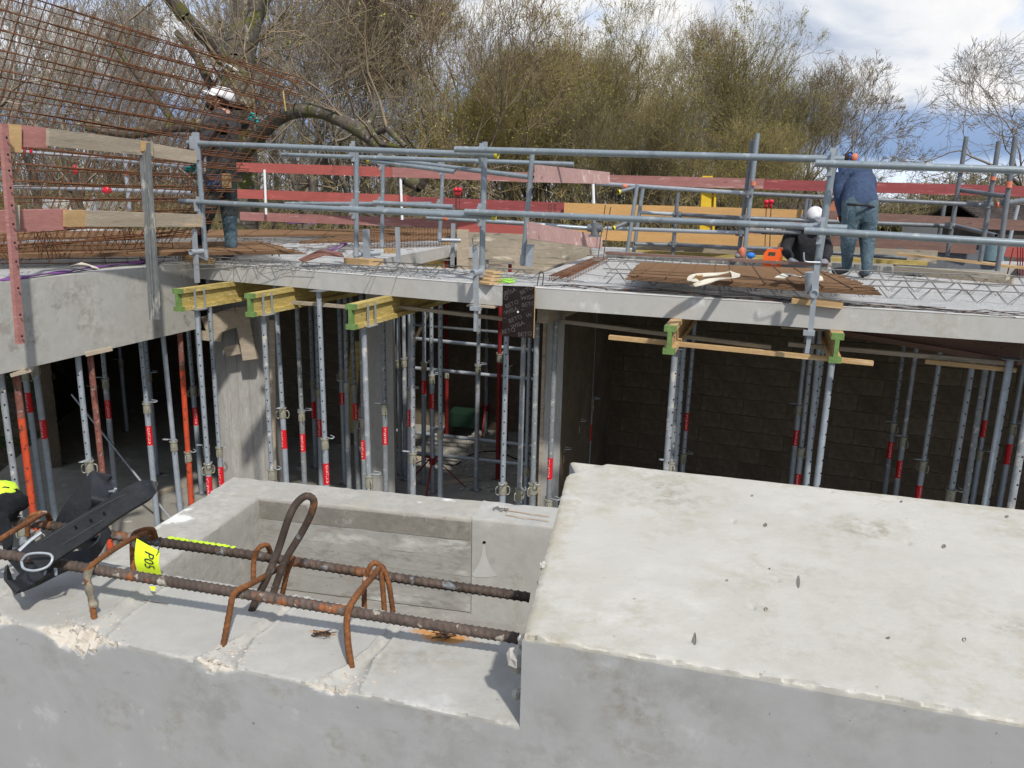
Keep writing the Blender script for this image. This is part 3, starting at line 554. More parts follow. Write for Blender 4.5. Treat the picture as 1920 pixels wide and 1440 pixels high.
def parapet_mesh(kind, u0, u1, T, ztop, su, step):
    ws = list(np.arange(0.0, 0.04, step)) + list(np.arange(0.04, T - 0.02, step * 1.3)) + list(np.arange(T - 0.02, T + 1e-6, step))
    As = list(np.arange(0, 0.09, step)) + list(np.linspace(0.09, 0.9, 14))
    prof = [(a, 0.0) for a in reversed(As)] + [(0.0, w) for w in ws[1:]] + [(a, T) for a in (0.004, 0.01, 0.04, 0.2, 0.9)]
    n_u = int((u1 - u0) / su); mb = MB(); A = {'chip': [], 'rust': [], 'dark_tone': [], 'stain': []}
    for i in range(n_u + 1):
        u = u0 + (u1 - u0) * i / n_u
        for a, w in prof:
            p, c, ru, da = ledge_pt(u, a, w, ztop, kind)
            if kind == 'coping': p = p - PU * (0.060 * max(0, w) / 0.52)
            st = 0.0
            if kind == 'coping':
                e = max(0, 1 - u / 0.05); e2 = max(0, 1 - (T - w) / 0.06)
                st = 0.42 * max(e, e2 * 0.8) + 0.16 * fbm(u * 6, w * 6, 2) + 0.1
                k = 0.006 + 0.0035 * fbm(w * 60, 3)     # worn left arris
                if u < k and a < k:
                    q_ = k - u - (a if w < 1e-6 else 0); p = p + PU * max(0, q_) * 0.3 - Vector((0, 0, max(0, q_) * 0.4)); c = max(c, 0.15)
                cc = (T - w) + u * 1.2                # broken far left corner
                if cc < 0.075 and a == 0: p = p - PW * (0.075 - cc) * 0.5 + PU * (0.075 - cc) * 0.25 - Vector((0, 0, (0.075 - cc) * 0.15))
            mb.v.append(tuple(p)); A['chip'].append(c); A['rust'].append(ru); A['dark_tone'].append(da); A['stain'].append(st)
    k = len(prof); nf = len(As)
    for i in range(n_u):
        for j in range(k - 1): mb.f.append((i * k + j, (i + 1) * k + j, (i + 1) * k + j + 1, i * k + j + 1)); mb.m.append(0 if j < nf - 3 else 1)
    if kind == 'ledge': pass
    for i in (0, n_u):
        mb.f.append(tuple(i * k + j for j in (range(k) if i == 0 else range(k - 1, -1, -1)))); mb.m.append(0)
    return mb, A
mb, A = parapet_mesh('ledge', -1.35, 0.0, 0.166, 3.15, 0.002, 0.0024)
tag(obj('parapet_ledge', mb, [M['facegrey'], M['near']], smooth='auto', attrs=A, loc=(0, .8, 2.3)), 'grey concrete parapet ledge with chipped front edge and rusty starter bars', 'parapet')
mb, A = parapet_mesh('coping', 0.0, 1.15, 0.52, 3.25, 0.003, 0.003)
blk = tag(obj('parapet_block', mb, [M['facegrey'], M['coping']], smooth='auto', attrs=A, loc=(0, .8, 2.3)), 'broad raised concrete parapet block with mottled pale top, nearest the camera', 'parapet')
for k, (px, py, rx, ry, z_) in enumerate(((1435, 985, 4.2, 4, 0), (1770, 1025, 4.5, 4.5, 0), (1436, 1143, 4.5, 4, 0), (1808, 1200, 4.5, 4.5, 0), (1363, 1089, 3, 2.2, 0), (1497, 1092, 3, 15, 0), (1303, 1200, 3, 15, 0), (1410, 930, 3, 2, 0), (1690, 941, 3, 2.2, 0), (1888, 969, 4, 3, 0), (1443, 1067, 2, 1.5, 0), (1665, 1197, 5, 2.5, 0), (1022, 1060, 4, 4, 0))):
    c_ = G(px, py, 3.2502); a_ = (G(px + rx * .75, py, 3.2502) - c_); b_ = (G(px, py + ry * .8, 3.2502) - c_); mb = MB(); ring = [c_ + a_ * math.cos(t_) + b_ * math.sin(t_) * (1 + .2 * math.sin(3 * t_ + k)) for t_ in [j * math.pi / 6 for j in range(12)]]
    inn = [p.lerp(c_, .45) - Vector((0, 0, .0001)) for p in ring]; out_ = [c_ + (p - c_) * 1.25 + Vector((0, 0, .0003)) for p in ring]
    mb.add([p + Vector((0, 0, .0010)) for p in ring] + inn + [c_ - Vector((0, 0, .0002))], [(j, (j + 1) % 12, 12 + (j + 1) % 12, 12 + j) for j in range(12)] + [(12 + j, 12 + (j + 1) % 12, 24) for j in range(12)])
    obj('air_hole', mb, mat('hole_shadowed_paste', (0.23, 0.215, 0.185), 0.9), blk) if k == 0 else obj('air_hole', mb, bpy.data.materials['hole_shadowed_paste'], blk)  # dark colour paints the shade inside the small air holes
mb = MB()  # grout blobs stuck along the step
for px, py, r_ in ((975, 1232, 0.012), (1018, 1060, 0.004), (983, 1200, 0.006), (1012, 1093, 0.003), (970, 1300, 0.005)):
    mb.ball(V(px, py, 0.68 if py > 1150 else 0.8), r_, r_, r_ * 1.2, 10, 7, lambda v, q: q * (1 + 0.5 * fbm(v.x * 2, v.y * 2, v.z * 2)))
tag(obj('grout_crumbs', mb, mat('grout_crumb', (0.52, 0.49, 0.44), 0.95, var=0.1)), 'crusted grout lumps along the step of the parapet', 'grout', kind='stuff')
mb = MB()  # stone chips lying in the broken edge
for k in range(120):
    c, wd, dp = CH[RNG.integers(0, 3)]; u = c + RNG.normal() * wd * 0.8; w = abs(RNG.normal()) * 0.022 + 0.004; s_ = float(RNG.uniform(0.0007, 0.0028))
    p, *_ = ledge_pt(u, 0, w, 3.15, 'ledge'); sd = float(RNG.random() * 20)
    mb.ball(p, s_, s_ * .8, s_ * .6, 5, 4, lambda v, q: q * (1 + 0.6 * nz(v.x + sd, v.y, v.z)))
tag(obj('stone_chips', mb, mat('stone_chip', (0.60, 0.53, 0.46), 0.9, var=0.2, scale=60)), 'pale stone chips in the broken edge of the ledge', 'chips', kind='stuff')
# ---- starter bars and stirrups
def P_(pts): return [V(*p) for p in pts]
mb = MB(); mb.path(P_([(-60, 1030, .90), (80, 1051, .88), (165, 1066, .868), (480, 1117, .82), (720, 1157, .79), (972, 1197, .765)]), 0.0060, 14, rib=0.0010, step=0.0011, pitch=0.0078)
tag(obj('starter_bar', mb, M['rebar'], smooth=True), 'thick mortar-spattered ribbed bar running along the front of the stirrups', 'rebar', 'thick bars tied along the ledge')
mb = MB(); mb.path(P_([(-60, 962, 1.07), (20, 976, 1.06), (100, 986, 1.05), (310, 1018, 1.02), (500, 1045, 1.0), (760, 1086, .97), (993, 1120, .945)]), 0.0064, 14, rib=0.0012, step=0.0012, pitch=0.0095)
tag(obj('starter_bar', mb, M['rustdark'], smooth=True), 'thick dark ribbed bar running behind, ending against the parapet block', 'rebar', 'thick bars tied along the ledge')
ST = [('bent rusty stirrup with a mortar-coated front leg beside the yellow tag', [(178, 1166, .835), (170, 1120, .845), (163, 1078, .852), (178, 1055, .865), (230, 1020, .92), (272, 1000, 0.98), (290, 1002, 1.0), (280, 1012, 1.0)], 'stirrup'),
      ('bent rusty stirrup tied beside the tall lifting loop', [(418, 1215, .785), (430, 1150, .80), (440, 1112, .81), (470, 1095, .83), (515, 1070, .90), (550, 1046, .95)], 'stirrup'),
      ('bent stirrup nearest to the raised parapet block', [(659, 1252, .752), (652, 1200, .765), (652, 1150, .78), (670, 1115, .80), (700, 1080, .87), (715, 1062, .93), (722, 1075, .93)], 'stirrup'),
      ('rusty stirrup at the left edge behind the leather belt', [(-40, 1040, .90), (10, 1005, .93), (60, 975, 1.0), (84, 962, 1.04), (94, 975, 1.06)], 'stirrup')]
BACK = [[(250, 1072, .96), (249, 1010, .98), (262, 996, .985), (285, 993, 0.99), (292, 1008, 1.0)], [(475, 1095, .94), (476, 1050, .95), (485, 1028, .95), (500, 1022, .955), (507, 1035, .97)], [(683, 1145, .90), (684, 1090, .91), (694, 1062, .915), (706, 1056, .92), (722, 1072, .92)], [(52, 1005, 1.03), (52, 978, 1.03), (62, 965, 1.03), (80, 961, 1.04)]]
B2 = [[], [(530, 1112, .93), (538, 1075, .93), (548, 1050, .94)], [(721, 1148, .90), (717, 1095, .91), (712, 1068, .915)], []]
B3 = [[], [], [(737, 1148, .905), (730, 1100, .91), (722, 1070, .92)], []]
for k, (lb, pts, m_) in enumerate(ST):
    mb = MB(); mb.path(P_(pts), 0.0034, 10, rib=0.0005, step=0.0011, pitch=0.0065)
    t = tag(obj('stirrup', mb, M[m_], smooth=True), lb, 'stirrup', 'stirrups standing in the ledge joints')
    for q_ in (BACK[k], B2[k], B3[k]):
        if q_: mb = MB(); mb.path(P_(q_), 0.0033, 10, rib=0.0005, step=0.0011, pitch=0.0065); obj('stirrup_leg', mb, M[m_], t, smooth=True)
mb = MB(); mb.path(P_([(178, 1140, .841), (171, 1120, .845), (164, 1080, .852), (172, 1062, .86)]), lambda t_: 0.0046 + 0.0008 * math.sin(t_ * 17), 10, step=0.003)
tag(obj('mortar_crust', mb, M['stirrup2'], smooth=True), 'crust of mortar on the stirrup leg at the left', 'mortar')
mb = MB(); mb.path(P_([(460, 1180, .86), (478, 1130, .865), (500, 1085, .87), (522, 1030, .88), (540, 975, .885), (555, 945, .89), (574, 930, .895), (588, 938, .90), (584, 962, .90), (565, 1000, .90), (538, 1045, .895), (520, 1090, .89), (508, 1130, .885), (503, 1165, .88)]), 0.0047, 12, step=0.003)
tag(obj('lifting_loop', mb, M['rustdark'], smooth=True), 'tall smooth steel lifting loop rising out of the ledge', 'lifting loop')
# small wires in the two rust-stained pockets
for lb, cx, cy in (('little tangle of rusty tie wire in the wide rust stain', 832, 1190), ('little tangle of rusty tie wire in the small pocket', 608, 1186)):
    mb = MB()
    for k in range(9):
        p = [G(cx + RNG.uniform(-24, 24), cy + RNG.uniform(-6, 8), 3.15 + (0.001 if j % 2 else 0.007)) for j in range(3)]; mb.path(p, 0.0005, 4, step=0.002)
    tag(obj('tie_wire', mb, M['rustdark']), lb, 'tie wire', 'rusty tie wires in the ledge')
mb = MB(); mb.path([G(270, 1125, 3.153), G(292, 1129, 3.152), G(315, 1132, 3.153)], 0.0006, 4); tag(obj('tie_wire', mb, M['rustdark']), 'single thin rusty wire lying flat beside the first joint', 'tie wire')
# ---- fluorescent tag
def tagp(s, t_):
    a = V(256, 1010, .93).lerp(V(308, 1026, .93), s); b = V(262, 1068, .925).lerp(V(303, 1080, .92), s); p = a.lerp(b, t_)
    return p - Vector((0, 0.010 * math.sin(t_ * 2.6 + s), 0)) + Vector((0, -0.004 * s, 0.0))
t = thing('marking_tag', 'fluorescent yellow paper tag marked P05, tied to the rear bar', 'tag', tuple(tagp(.5, 1)))
mb = MB(); mb.grid(tagp, 10, 12); mb.grid(lambda s, t_: tagp(1 - s, t_) + Vector((0, 0.0006, 0)), 10, 12); obj('paper', mb, M['tagyellow'], t, smooth=True)
vs, fs = text_mesh('P05', 0.5)
mb = MB()
def tagmap(v):   # lettering runs down the tag
    s, t_ = 0.60 + v.y * 1.15, 0.43 + v.x * 0.78; return tagp(s, t_) + Vector((0, -0.0012, 0))
mb.add([tagmap(v) for v in vs], fs); obj('lettering', mb, M['ink'], t)
vs, fs = text_mesh('LOT 1', 0.13); mb = MB(); mb.add([tagp(0.28 + v.y * 0.5, 0.6 + v.x * 0.5) + Vector((0, -0.0012, 0)) for v in vs], fs)
mb = MB(); mb.path(P_([(301, 1020, .915), (296, 1032, .913), (300, 1024, .91), (293, 1042, .915)]), 0.0005, 4, step=0.002); obj('tie', mb, M['ink'], t)
mb = MB(); mb.add(P_([(280, 1099, .905), (292, 1100, .9), (290, 1108, .895), (284, 1107, .898)]), [(0, 1, 2, 3), (3, 2, 1, 0)]); tag(obj('tag_scrap', mb, M['tagyellow']), 'small torn yellow scrap peeking below the front bar', 'paper scrap')
mb = MB()
for k in range(34):
    f = k / 33; x = 318 + 120 * f; y = 1011 + 18 * f; c = V(x, y, 1.03 - .02 * f); s_ = 0.0036 + 0.0018 * math.sin(k * 2.1)
    if k % 7 != 3: mb.ball(c + Vector((0, 0, 0.002)), s_, 0.004, s_ * 0.55, 6, 4)
tag(obj('paint_patch', mb, mat('lime_paint', (0.60, 0.85, 0.05), 0.7)), 'fluorescent paint sprayed on the rear bar right of the tag', 'paint')
# ---- leather belt over the bars
def strip(name, rows, parent, m='black', t_=0.004, sub=10, edge=True):
    A_ = [V(*r[0]) for r in rows]; B_ = [V(*r[1]) for r in rows]
    def rs(Q):
        P = [Q[0] * 2 - Q[1]] + Q + [Q[-1] * 2 - Q[-2]]; out = []
        for i in range(1, len(P) - 2):
            a, b, c, d = P[i - 1:i + 3]
            for k in range(sub):
                q = k / sub; out.append(0.5 * ((2 * b) + (c - a) * q + (2 * a - 5 * b + 4 * c - d) * q * q + (3 * b - a - 3 * c + d) * q ** 3))
        return out + [Q[-1]]
    a, b = rs(A_), rs(B_); mb = MB(); mb.ribbon(list(zip(a, b)), t_); o = obj(name, mb, M[m], parent, smooth='auto'); return o
belt = thing('leather_belt', 'worn black leather tool belt draped over the starter bars with punched holes', 'belt', tuple(V(110, 1090, .93)))
strip('belt_tip', [((44, 1032, .86), (80, 1072, .84)), ((80, 1010, .87), (108, 1050, .85)), ((140, 975, .90), (165, 1013, .88)), ((205, 935, .92), (228, 968, .90)), ((255, 906, .94), (278, 938, .92)), ((281, 902, .95), (292, 925, .94)), ((297, 905, .95), (297, 908, .95))], belt)
strip('belt_tail', [((99, 1000, 1.06), (125, 1012, 1.05)), ((112, 965, 1.07), (150, 985, 1.05)), ((140, 925, 1.08), (175, 945, 1.06)), ((172, 885, 1.09), (209, 893, 1.07))], belt)
strip('belt_fold', [((172, 884, 1.09), (211, 893, 1.085)), ((170, 930, 1.02), (208, 940, 1.03)), ((172, 960, 1.03), (204, 965, 1.05)), ((150, 1000, 1.05), (190, 1010, 1.06)), ((128, 1010, 1.02), (160, 1040, 1.0))], belt)
strip('belt_loop', [((195, 975, 1.0), (208, 1000, 1.0)), ((185, 1010, .98), (188, 1035, .97)), ((160, 1030, .94), (166, 1056, .93)), ((110, 1040, .92), (120, 1072, .90)), ((60, 1058, .89), (80, 1092, .87)), ((30, 1085, .87), (42, 1108, .85))], belt)
strip('belt_curl', [((12, 1060, .90), (30, 1112, .84)), ((10, 1075, .87), (30, 1115, .83)), ((14, 1090, .845), (36, 1110, .82)), ((40, 1085, .86), (60, 1098, .845)), ((60, 1062, .87), (90, 1078, .85)), ((80, 1050, .88), (100, 1066, .86))], belt)
strip('belt_body', [((8, 1040, .93), (48, 1085, .88)), ((30, 1030, .92), (64, 1075, .87)), ((60, 1010, .90), (90, 1052, .86))], belt)
mb = MB()
for k in range(46):
    f = k / 45; x = 84 + 196 * f; yt = 1007 - 104 * f - 6 * math.sin(f * 3.1); yb = 1046 - 115 * f - 4 * math.sin(f * 3.1)
    for yy, sg in ((yt + 3.0, 1), (yb - 4.0, -1)):
        p = V(x, yy, .868 + .078 * f - (0.010 if sg < 0 else 0)) - Vector((0, .006, 0)); q = V(x + 2.6, yy - 1.4, .868 + .078 * f - (0.010 if sg < 0 else 0)) - Vector((0, .006, 0)); mb.tube(p, q, .00045, n=4)
obj('stitching', mb, mat('grey_thread', (.12, .12, .12), .9), belt)['kind'] = 'stuff'
mb = MB()
for x, y in ((142, 988), (115, 1003), (89, 1019), (195, 962), (170, 975)):
    i_ = V(x, y, 0.88 + (x - 89) * 0.0002 - 0.004); mb.ball(i_, 0.0022, 0.0012, 0.0022, 8, 5)
obj('punched_hole', mb, M['hole'], belt)
mb = MB(); mb.path(P_([(40, 1052, .84), (52, 1040, .84), (75, 1037, .84), (95, 1040, .84), (98, 1050, .835), (88, 1063, .83), (65, 1070, .825), (45, 1066, .83), (40, 1052, .84)]), 0.0016, 8, step=0.003); obj('wire_ring', mb, M['galv'], belt, smooth=True)
mb = MB(); mb.path(P_([(36, 1033, .86), (55, 1015, .87), (78, 998, .88)]), 0.0024, 6); obj('buckle_prong', mb, M['galv'], belt)
mb = MB()
for x in (84, 104): mb.path(P_([(x, 1066, .85), (x + 1, 1078, .85)]), 0.0018, 6)
obj('buckle_pin', mb, M['galv'], belt)
mb = MB(); mb.path(P_([(206, 922, 1.04), (214, 921, 1.03), (217, 916, 1.03)]), 0.0022, 6); obj('rivet_hook', mb, M['galv'], belt)
bag = thing('cloth_bag', 'black cloth tool bag with fluorescent yellow flap at the left edge', 'bag', tuple(V(5, 970, 1.05)))
mb = MB(); mb.ball(V(2, 945, 1.05), 0.031, 0.03, 0.024, 24, 16, lambda v, q: q * (1 + 0.28 * fbm(v.x * 1.3 + 4, v.y * 1.3, v.z * 1.3))); obj('bag_body', mb, M['cloth_black'], bag, smooth=True)
mb = MB(); mb.ball(V(-6, 925, 1.055), 0.026, 0.03, 0.016, 20, 12, lambda v, q: q * (1 + 0.14 * fbm(v.x * 2 + 1, v.y * 2, v.z * 2))); obj('bag_flap', mb, M['hivis'], bag, smooth=True)
strip('bag_strap', [((-5, 960, .98), (14, 965, .98)), ((0, 1000, .97), (24, 1004, .97)), ((6, 1030, .95), (22, 1034, .95))], bag, 'cloth_black', 0.003)
# ================================================================== steel props
def zat(x, y, Y): return V(x, y, Y).z
def beamY(px, py):
    best = None
    for i in range(400):
        q = LC - NX * 0.11 - BD * (i * 0.012); d = ray(px, py); k = q.y / d.y; e = abs(d.x * k - q.x)
        if best is None or e < best[0]: best = (e, q.y)
    return best[1]
SRC = {}
ORD = ['first', 'second', 'third', 'fourth', 'fifth', 'sixth', 'seventh', 'eighth', 'ninth', 'tenth', 'eleventh', 'twelfth', 'thirteenth', 'fourteenth', 'fifteenth', 'sixteenth', 'seventeenth', 'eighteenth', 'nineteenth', 'twentieth', 'twenty-first', 'twenty-second', 'twenty-third', 'twenty-fourth']
BAY = {'L': 'dark left bay', 'C': 'bay between column and narrow pillar', 'M': 'middle bay left of the printed plywood', 'P': 'space between printed plywood and right bay', 'Q': 'cluster under the single green beam end', 'R': 'cluster hanging below the long guard post', 'E': 'right end bay'}
BDIR = Vector((0.31, 0.951, 0)).normalized()
OV = {}
for kn, px_, py_, Y_, o_ in ((('L', 15), 331, 560, 6.82, .24), (('C', 0), 466, 565, 6.6, .20), (('C', 10), 656, 590, 6.05, .27), (('Q', 0), 1256, 620, 5.3, .33), (('R', 4), 1570, 640, 5.12, .33)):
    q_ = V(px_, py_, Y_) + BDIR * o_; OV[kn] = (q_.x, q_.y)
def prop(k, n, x, y, Y, cy, kind='grey', st=None, top=2.84, holes=True, tripod=False, lean=0.0, fork=None):
    Y = beamY(x, y) if top == 2.335 else Y; c = V(x, y, Y); X = c.x; zf = 0.2; zc = zat(x, cy, Y) if cy else 1.35
    col = {'grey': 'galvanised', 'orange': 'bright orange painted', 'pink': 'faded rusty orange', 'red': 'dark red'}[kind]
    lab = '%s from left among props in %s, %s' % (ORD[n], BAY[k], col)
    t = thing('steel_prop', lab, 'prop', (X, Y, zf), 'adjustable steel props under the slab')
    up = {'grey': 'propsteel', 'orange': 'orange', 'pink': 'rustpink', 'red': 'darkred'}[kind]; lo = {'grey': 'propsteel', 'orange': 'orange', 'pink': 'orange', 'red': 'darkred'}[kind]
    ro, ri = 0.0285, 0.0235 if kind == 'grey' else 0.026
    if (k, n) in OV: X, Y = OV[(k, n)]; t.location = (X, Y, zf)
    B = Vector((X, Y, 0))
    if kind == 'grey': up = lo = ('propsteel', 'propsteel2', 'propsteel3', 'propsteel')[int(RNG.integers(0, 4))]
    mb = MB(); mb.tube(B + Vector((0, 0, zf + 0.006)), B + Vector((0, 0, zc)), ro, n=14); obj('outer_tube', mb, M[lo], t, smooth='auto')
    mb = MB(); mb.tube(B + Vector((0, 0, zc)), B + Vector((0, 0, top - 0.006)), ri if kind == 'grey' else 0.0255, n=14)
    if kind == 'orange':
        mb = MB(); mb.tube(B + Vector((0, 0, zc)), B + Vector((0, 0, top - 0.4)), 0.0265, n=14); mb2 = MB(); mb2.tube(B + Vector((0, 0, top - 0.4)), B + Vector((0, 0, top - 0.006)), 0.0262, n=14); obj('inner_tube_top', mb2, M['rustpink'], t, smooth='auto')
    obj('inner_tube', mb, M[up], t, smooth='auto')
    key = 'plate'
    for nm, zz in (('base_plate', zf), ('head_plate', top - 0.006)):
        p = B + Vector((0, 0, zz))
        if key not in SRC:
            mb = MB(); mb.box(p + Vector((0, 0, 0.003)), ED, EN, (0, 0, 1), 0.06, 0.06, 0.003); SRC[key] = obj(nm, mb, M['galv2'], t, loc=tuple(p))
        else: inst(nm, SRC[key], t, p)
    p = B + Vector((0, 0, zc)); a0 = float(RNG.uniform(0, 6.28))
    # cast nut with two bail handles, and the wire pin above it
    ck = 'collar%d' % (int(a0 * 1.2) % 5)
    if ck not in SRC:
        mb = MB(); mb.tube(p - Vector((0, 0, 0.07)), p + Vector((0, 0, 0.02)), 0.036, 0.034, n=16); mb.tube(p + Vector((0, 0, 0.02)), p + Vector((0, 0, 0.032)), 0.041, n=16)
        SRC[ck] = obj('collar', mb, M['collar'], t, smooth='auto', loc=tuple(p))
        for sg in (-1, 1):
            mb = MB(); d = Vector((math.cos(a0) * sg, math.sin(a0) * sg, 0)); q = p + Vector((0, 0, 0.0))
            mb.path([q + d * 0.034 + Vector((0, 0, 0.0)), q + d * 0.052 + Vector((0, 0, -0.004)), q + d * 0.062 + Vector((0, 0, -0.02)), q + d * 0.062 + Vector((0, 0, -0.06)), q + d * 0.052 + Vector((0, 0, -0.078)), q + d * 0.032 + Vector((0, 0, -0.078))], 0.0055, 6, step=0.008)
            SRC[ck + 'h%d' % sg] = obj('collar_handle', mb, M['collar'], SRC[ck], smooth=True, loc=tuple(p))
        d = Vector((math.cos(a0 + 1), math.sin(a0 + 1), 0)); e = Vector((-d.y, d.x, 0)); mb = MB()
        mb.path([p + Vector((0, 0, 0.045)) - d * 0.04, p + Vector((0, 0, 0.045)) + d * 0.085, p + Vector((0, 0, 0.05)) + d * 0.10 + e * 0.02, p + Vector((0, 0, 0.052)) + d * 0.085 + e * 0.04, p + Vector((0, 0, 0.055)) + d * 0.03 + e * 0.045], 0.0055, 6, step=0.01)
        SRC[ck + 'p'] = obj('locking_pin', mb, M['galv'], t, smooth=True, loc=tuple(p))
    else:
        o = inst('collar', SRC[ck], t, p); inst('collar_handle', SRC[ck + 'h-1'], o, p); inst('collar_handle', SRC[ck + 'h1'], o, p); inst('locking_pin', SRC[ck + 'p'], t, p)
    if holes:
        if 'holes' not in SRC:
            mb = MB(); hs = []
            for j in range(16):
                zz = 0.10 + j * 0.10
                for a in (-math.pi / 2 + .25, math.pi / 2 + .25):
                    d = Vector((math.cos(a), math.sin(a), 0)); q = p + d * (0.0238 if kind == 'grey' else 0.0262) + Vector((0, 0, zz)); mb.tube(q - d * 0.004, q + d * 0.0012, 0.0070, n=8)
            SRC['hv'] = [Vector(v) - p for v in mb.v]; SRC['hf'] = mb.f; SRC['holes'] = 1
        m_ = MB(); room = top - 0.05; per = 20  # two tubes of ten corners for every hole height
        a = float(RNG.uniform(-0.5, 0.5)); ca_, sa_ = math.cos(a), math.sin(a)
        vs = []; fs = []; nf = len(SRC['hf']); perv = len(SRC['hv']) // 16; perf = nf // 16; jn = max(1, int((room - zc - 0.08) / 0.1))
        for j in range(min(16, jn)):
            for v in SRC['hv'][j * perv:(j + 1) * perv]: vs.append(p + Vector((v.x * ca_ - v.y * sa_, v.x * sa_ + v.y * ca_, v.z)))
        for f_ in SRC['hf'][:perf * min(16, jn)]: fs.append(f_)
        m_.add(vs, fs); tag(obj('pin_hole_discs', m_, M['hole'], t), kind='stuff')  # black discs on the tube stand in for shaded holes
    if st:
        z1, z0 = zat(x, st[0], Y), zat(x, st[1], Y); zm = (z0 + z1) / 2; mb = MB()
        mb.tube(B + Vector((0, 0, z0)), B + Vector((0, 0, z1)), ro + 0.0006 if zm < zc else ri + 0.0006, n=14, caps=False); s_ = obj('sticker', mb, M['sticker'], t, smooth=True)
        rr = (ro if zm < zc else ri) + 0.0012; sc = (z1 - z0) / 0.165; ang0 = -math.pi / 2 + float(RNG.uniform(-0.6, 0.6)) ; up_ = 1 if RNG.random() < 0.7 else -1
        mb = MB(); vs = []
        for v in T_PROP[0]:
            a = ang0 - (v.y * up_) * sc * 0.75 / rr * -1; vs.append(B + Vector((rr * math.cos(a), rr * math.sin(a), zm + (v.x * 0.92 * up_ + 0.012) * sc)))
        mb.add(vs, T_PROP[1])
        zc2 = zm - 0.062 * sc      # little bird-like mark under the word
        for sg in (-1, 1):
            a = ang0 + sg * 0.35; q = lambda a_, z_: B + Vector((rr * math.cos(a_), rr * math.sin(a_), z_))
            mb.add([q(ang0, zc2 - .008), q(a, zc2 + .006), q(a, zc2 + .014), q(ang0, zc2 + .001)], [(0, 1, 2, 3) if sg > 0 else (3, 2, 1, 0)])
        obj('sticker_print', mb, M['white'], s_)
    t.rotation_euler = (float(RNG.normal() * .005), float(RNG.normal() * .005), 0)
    if tripod:
        mb = MB()
        for a in (0.4, 2.5, 4.6):
            d = Vector((math.cos(a), math.sin(a), 0)); mb.bar(B + Vector((0, 0, 0.62)) + d * 0.04, B + Vector((0, 0, 0.21)) + d * 0.42, 0.02, 0.012)
        mb.tube(B + Vector((0, 0, 0.56)), B + Vector((0, 0, 0.64)), 0.042, n=10); mb.bar(B + Vector((-.09, 0, 0.65)), B + Vector((.09, 0, .65)), 0.03, 0.02); obj('tripod', mb, M['darkred'], t)
    return t
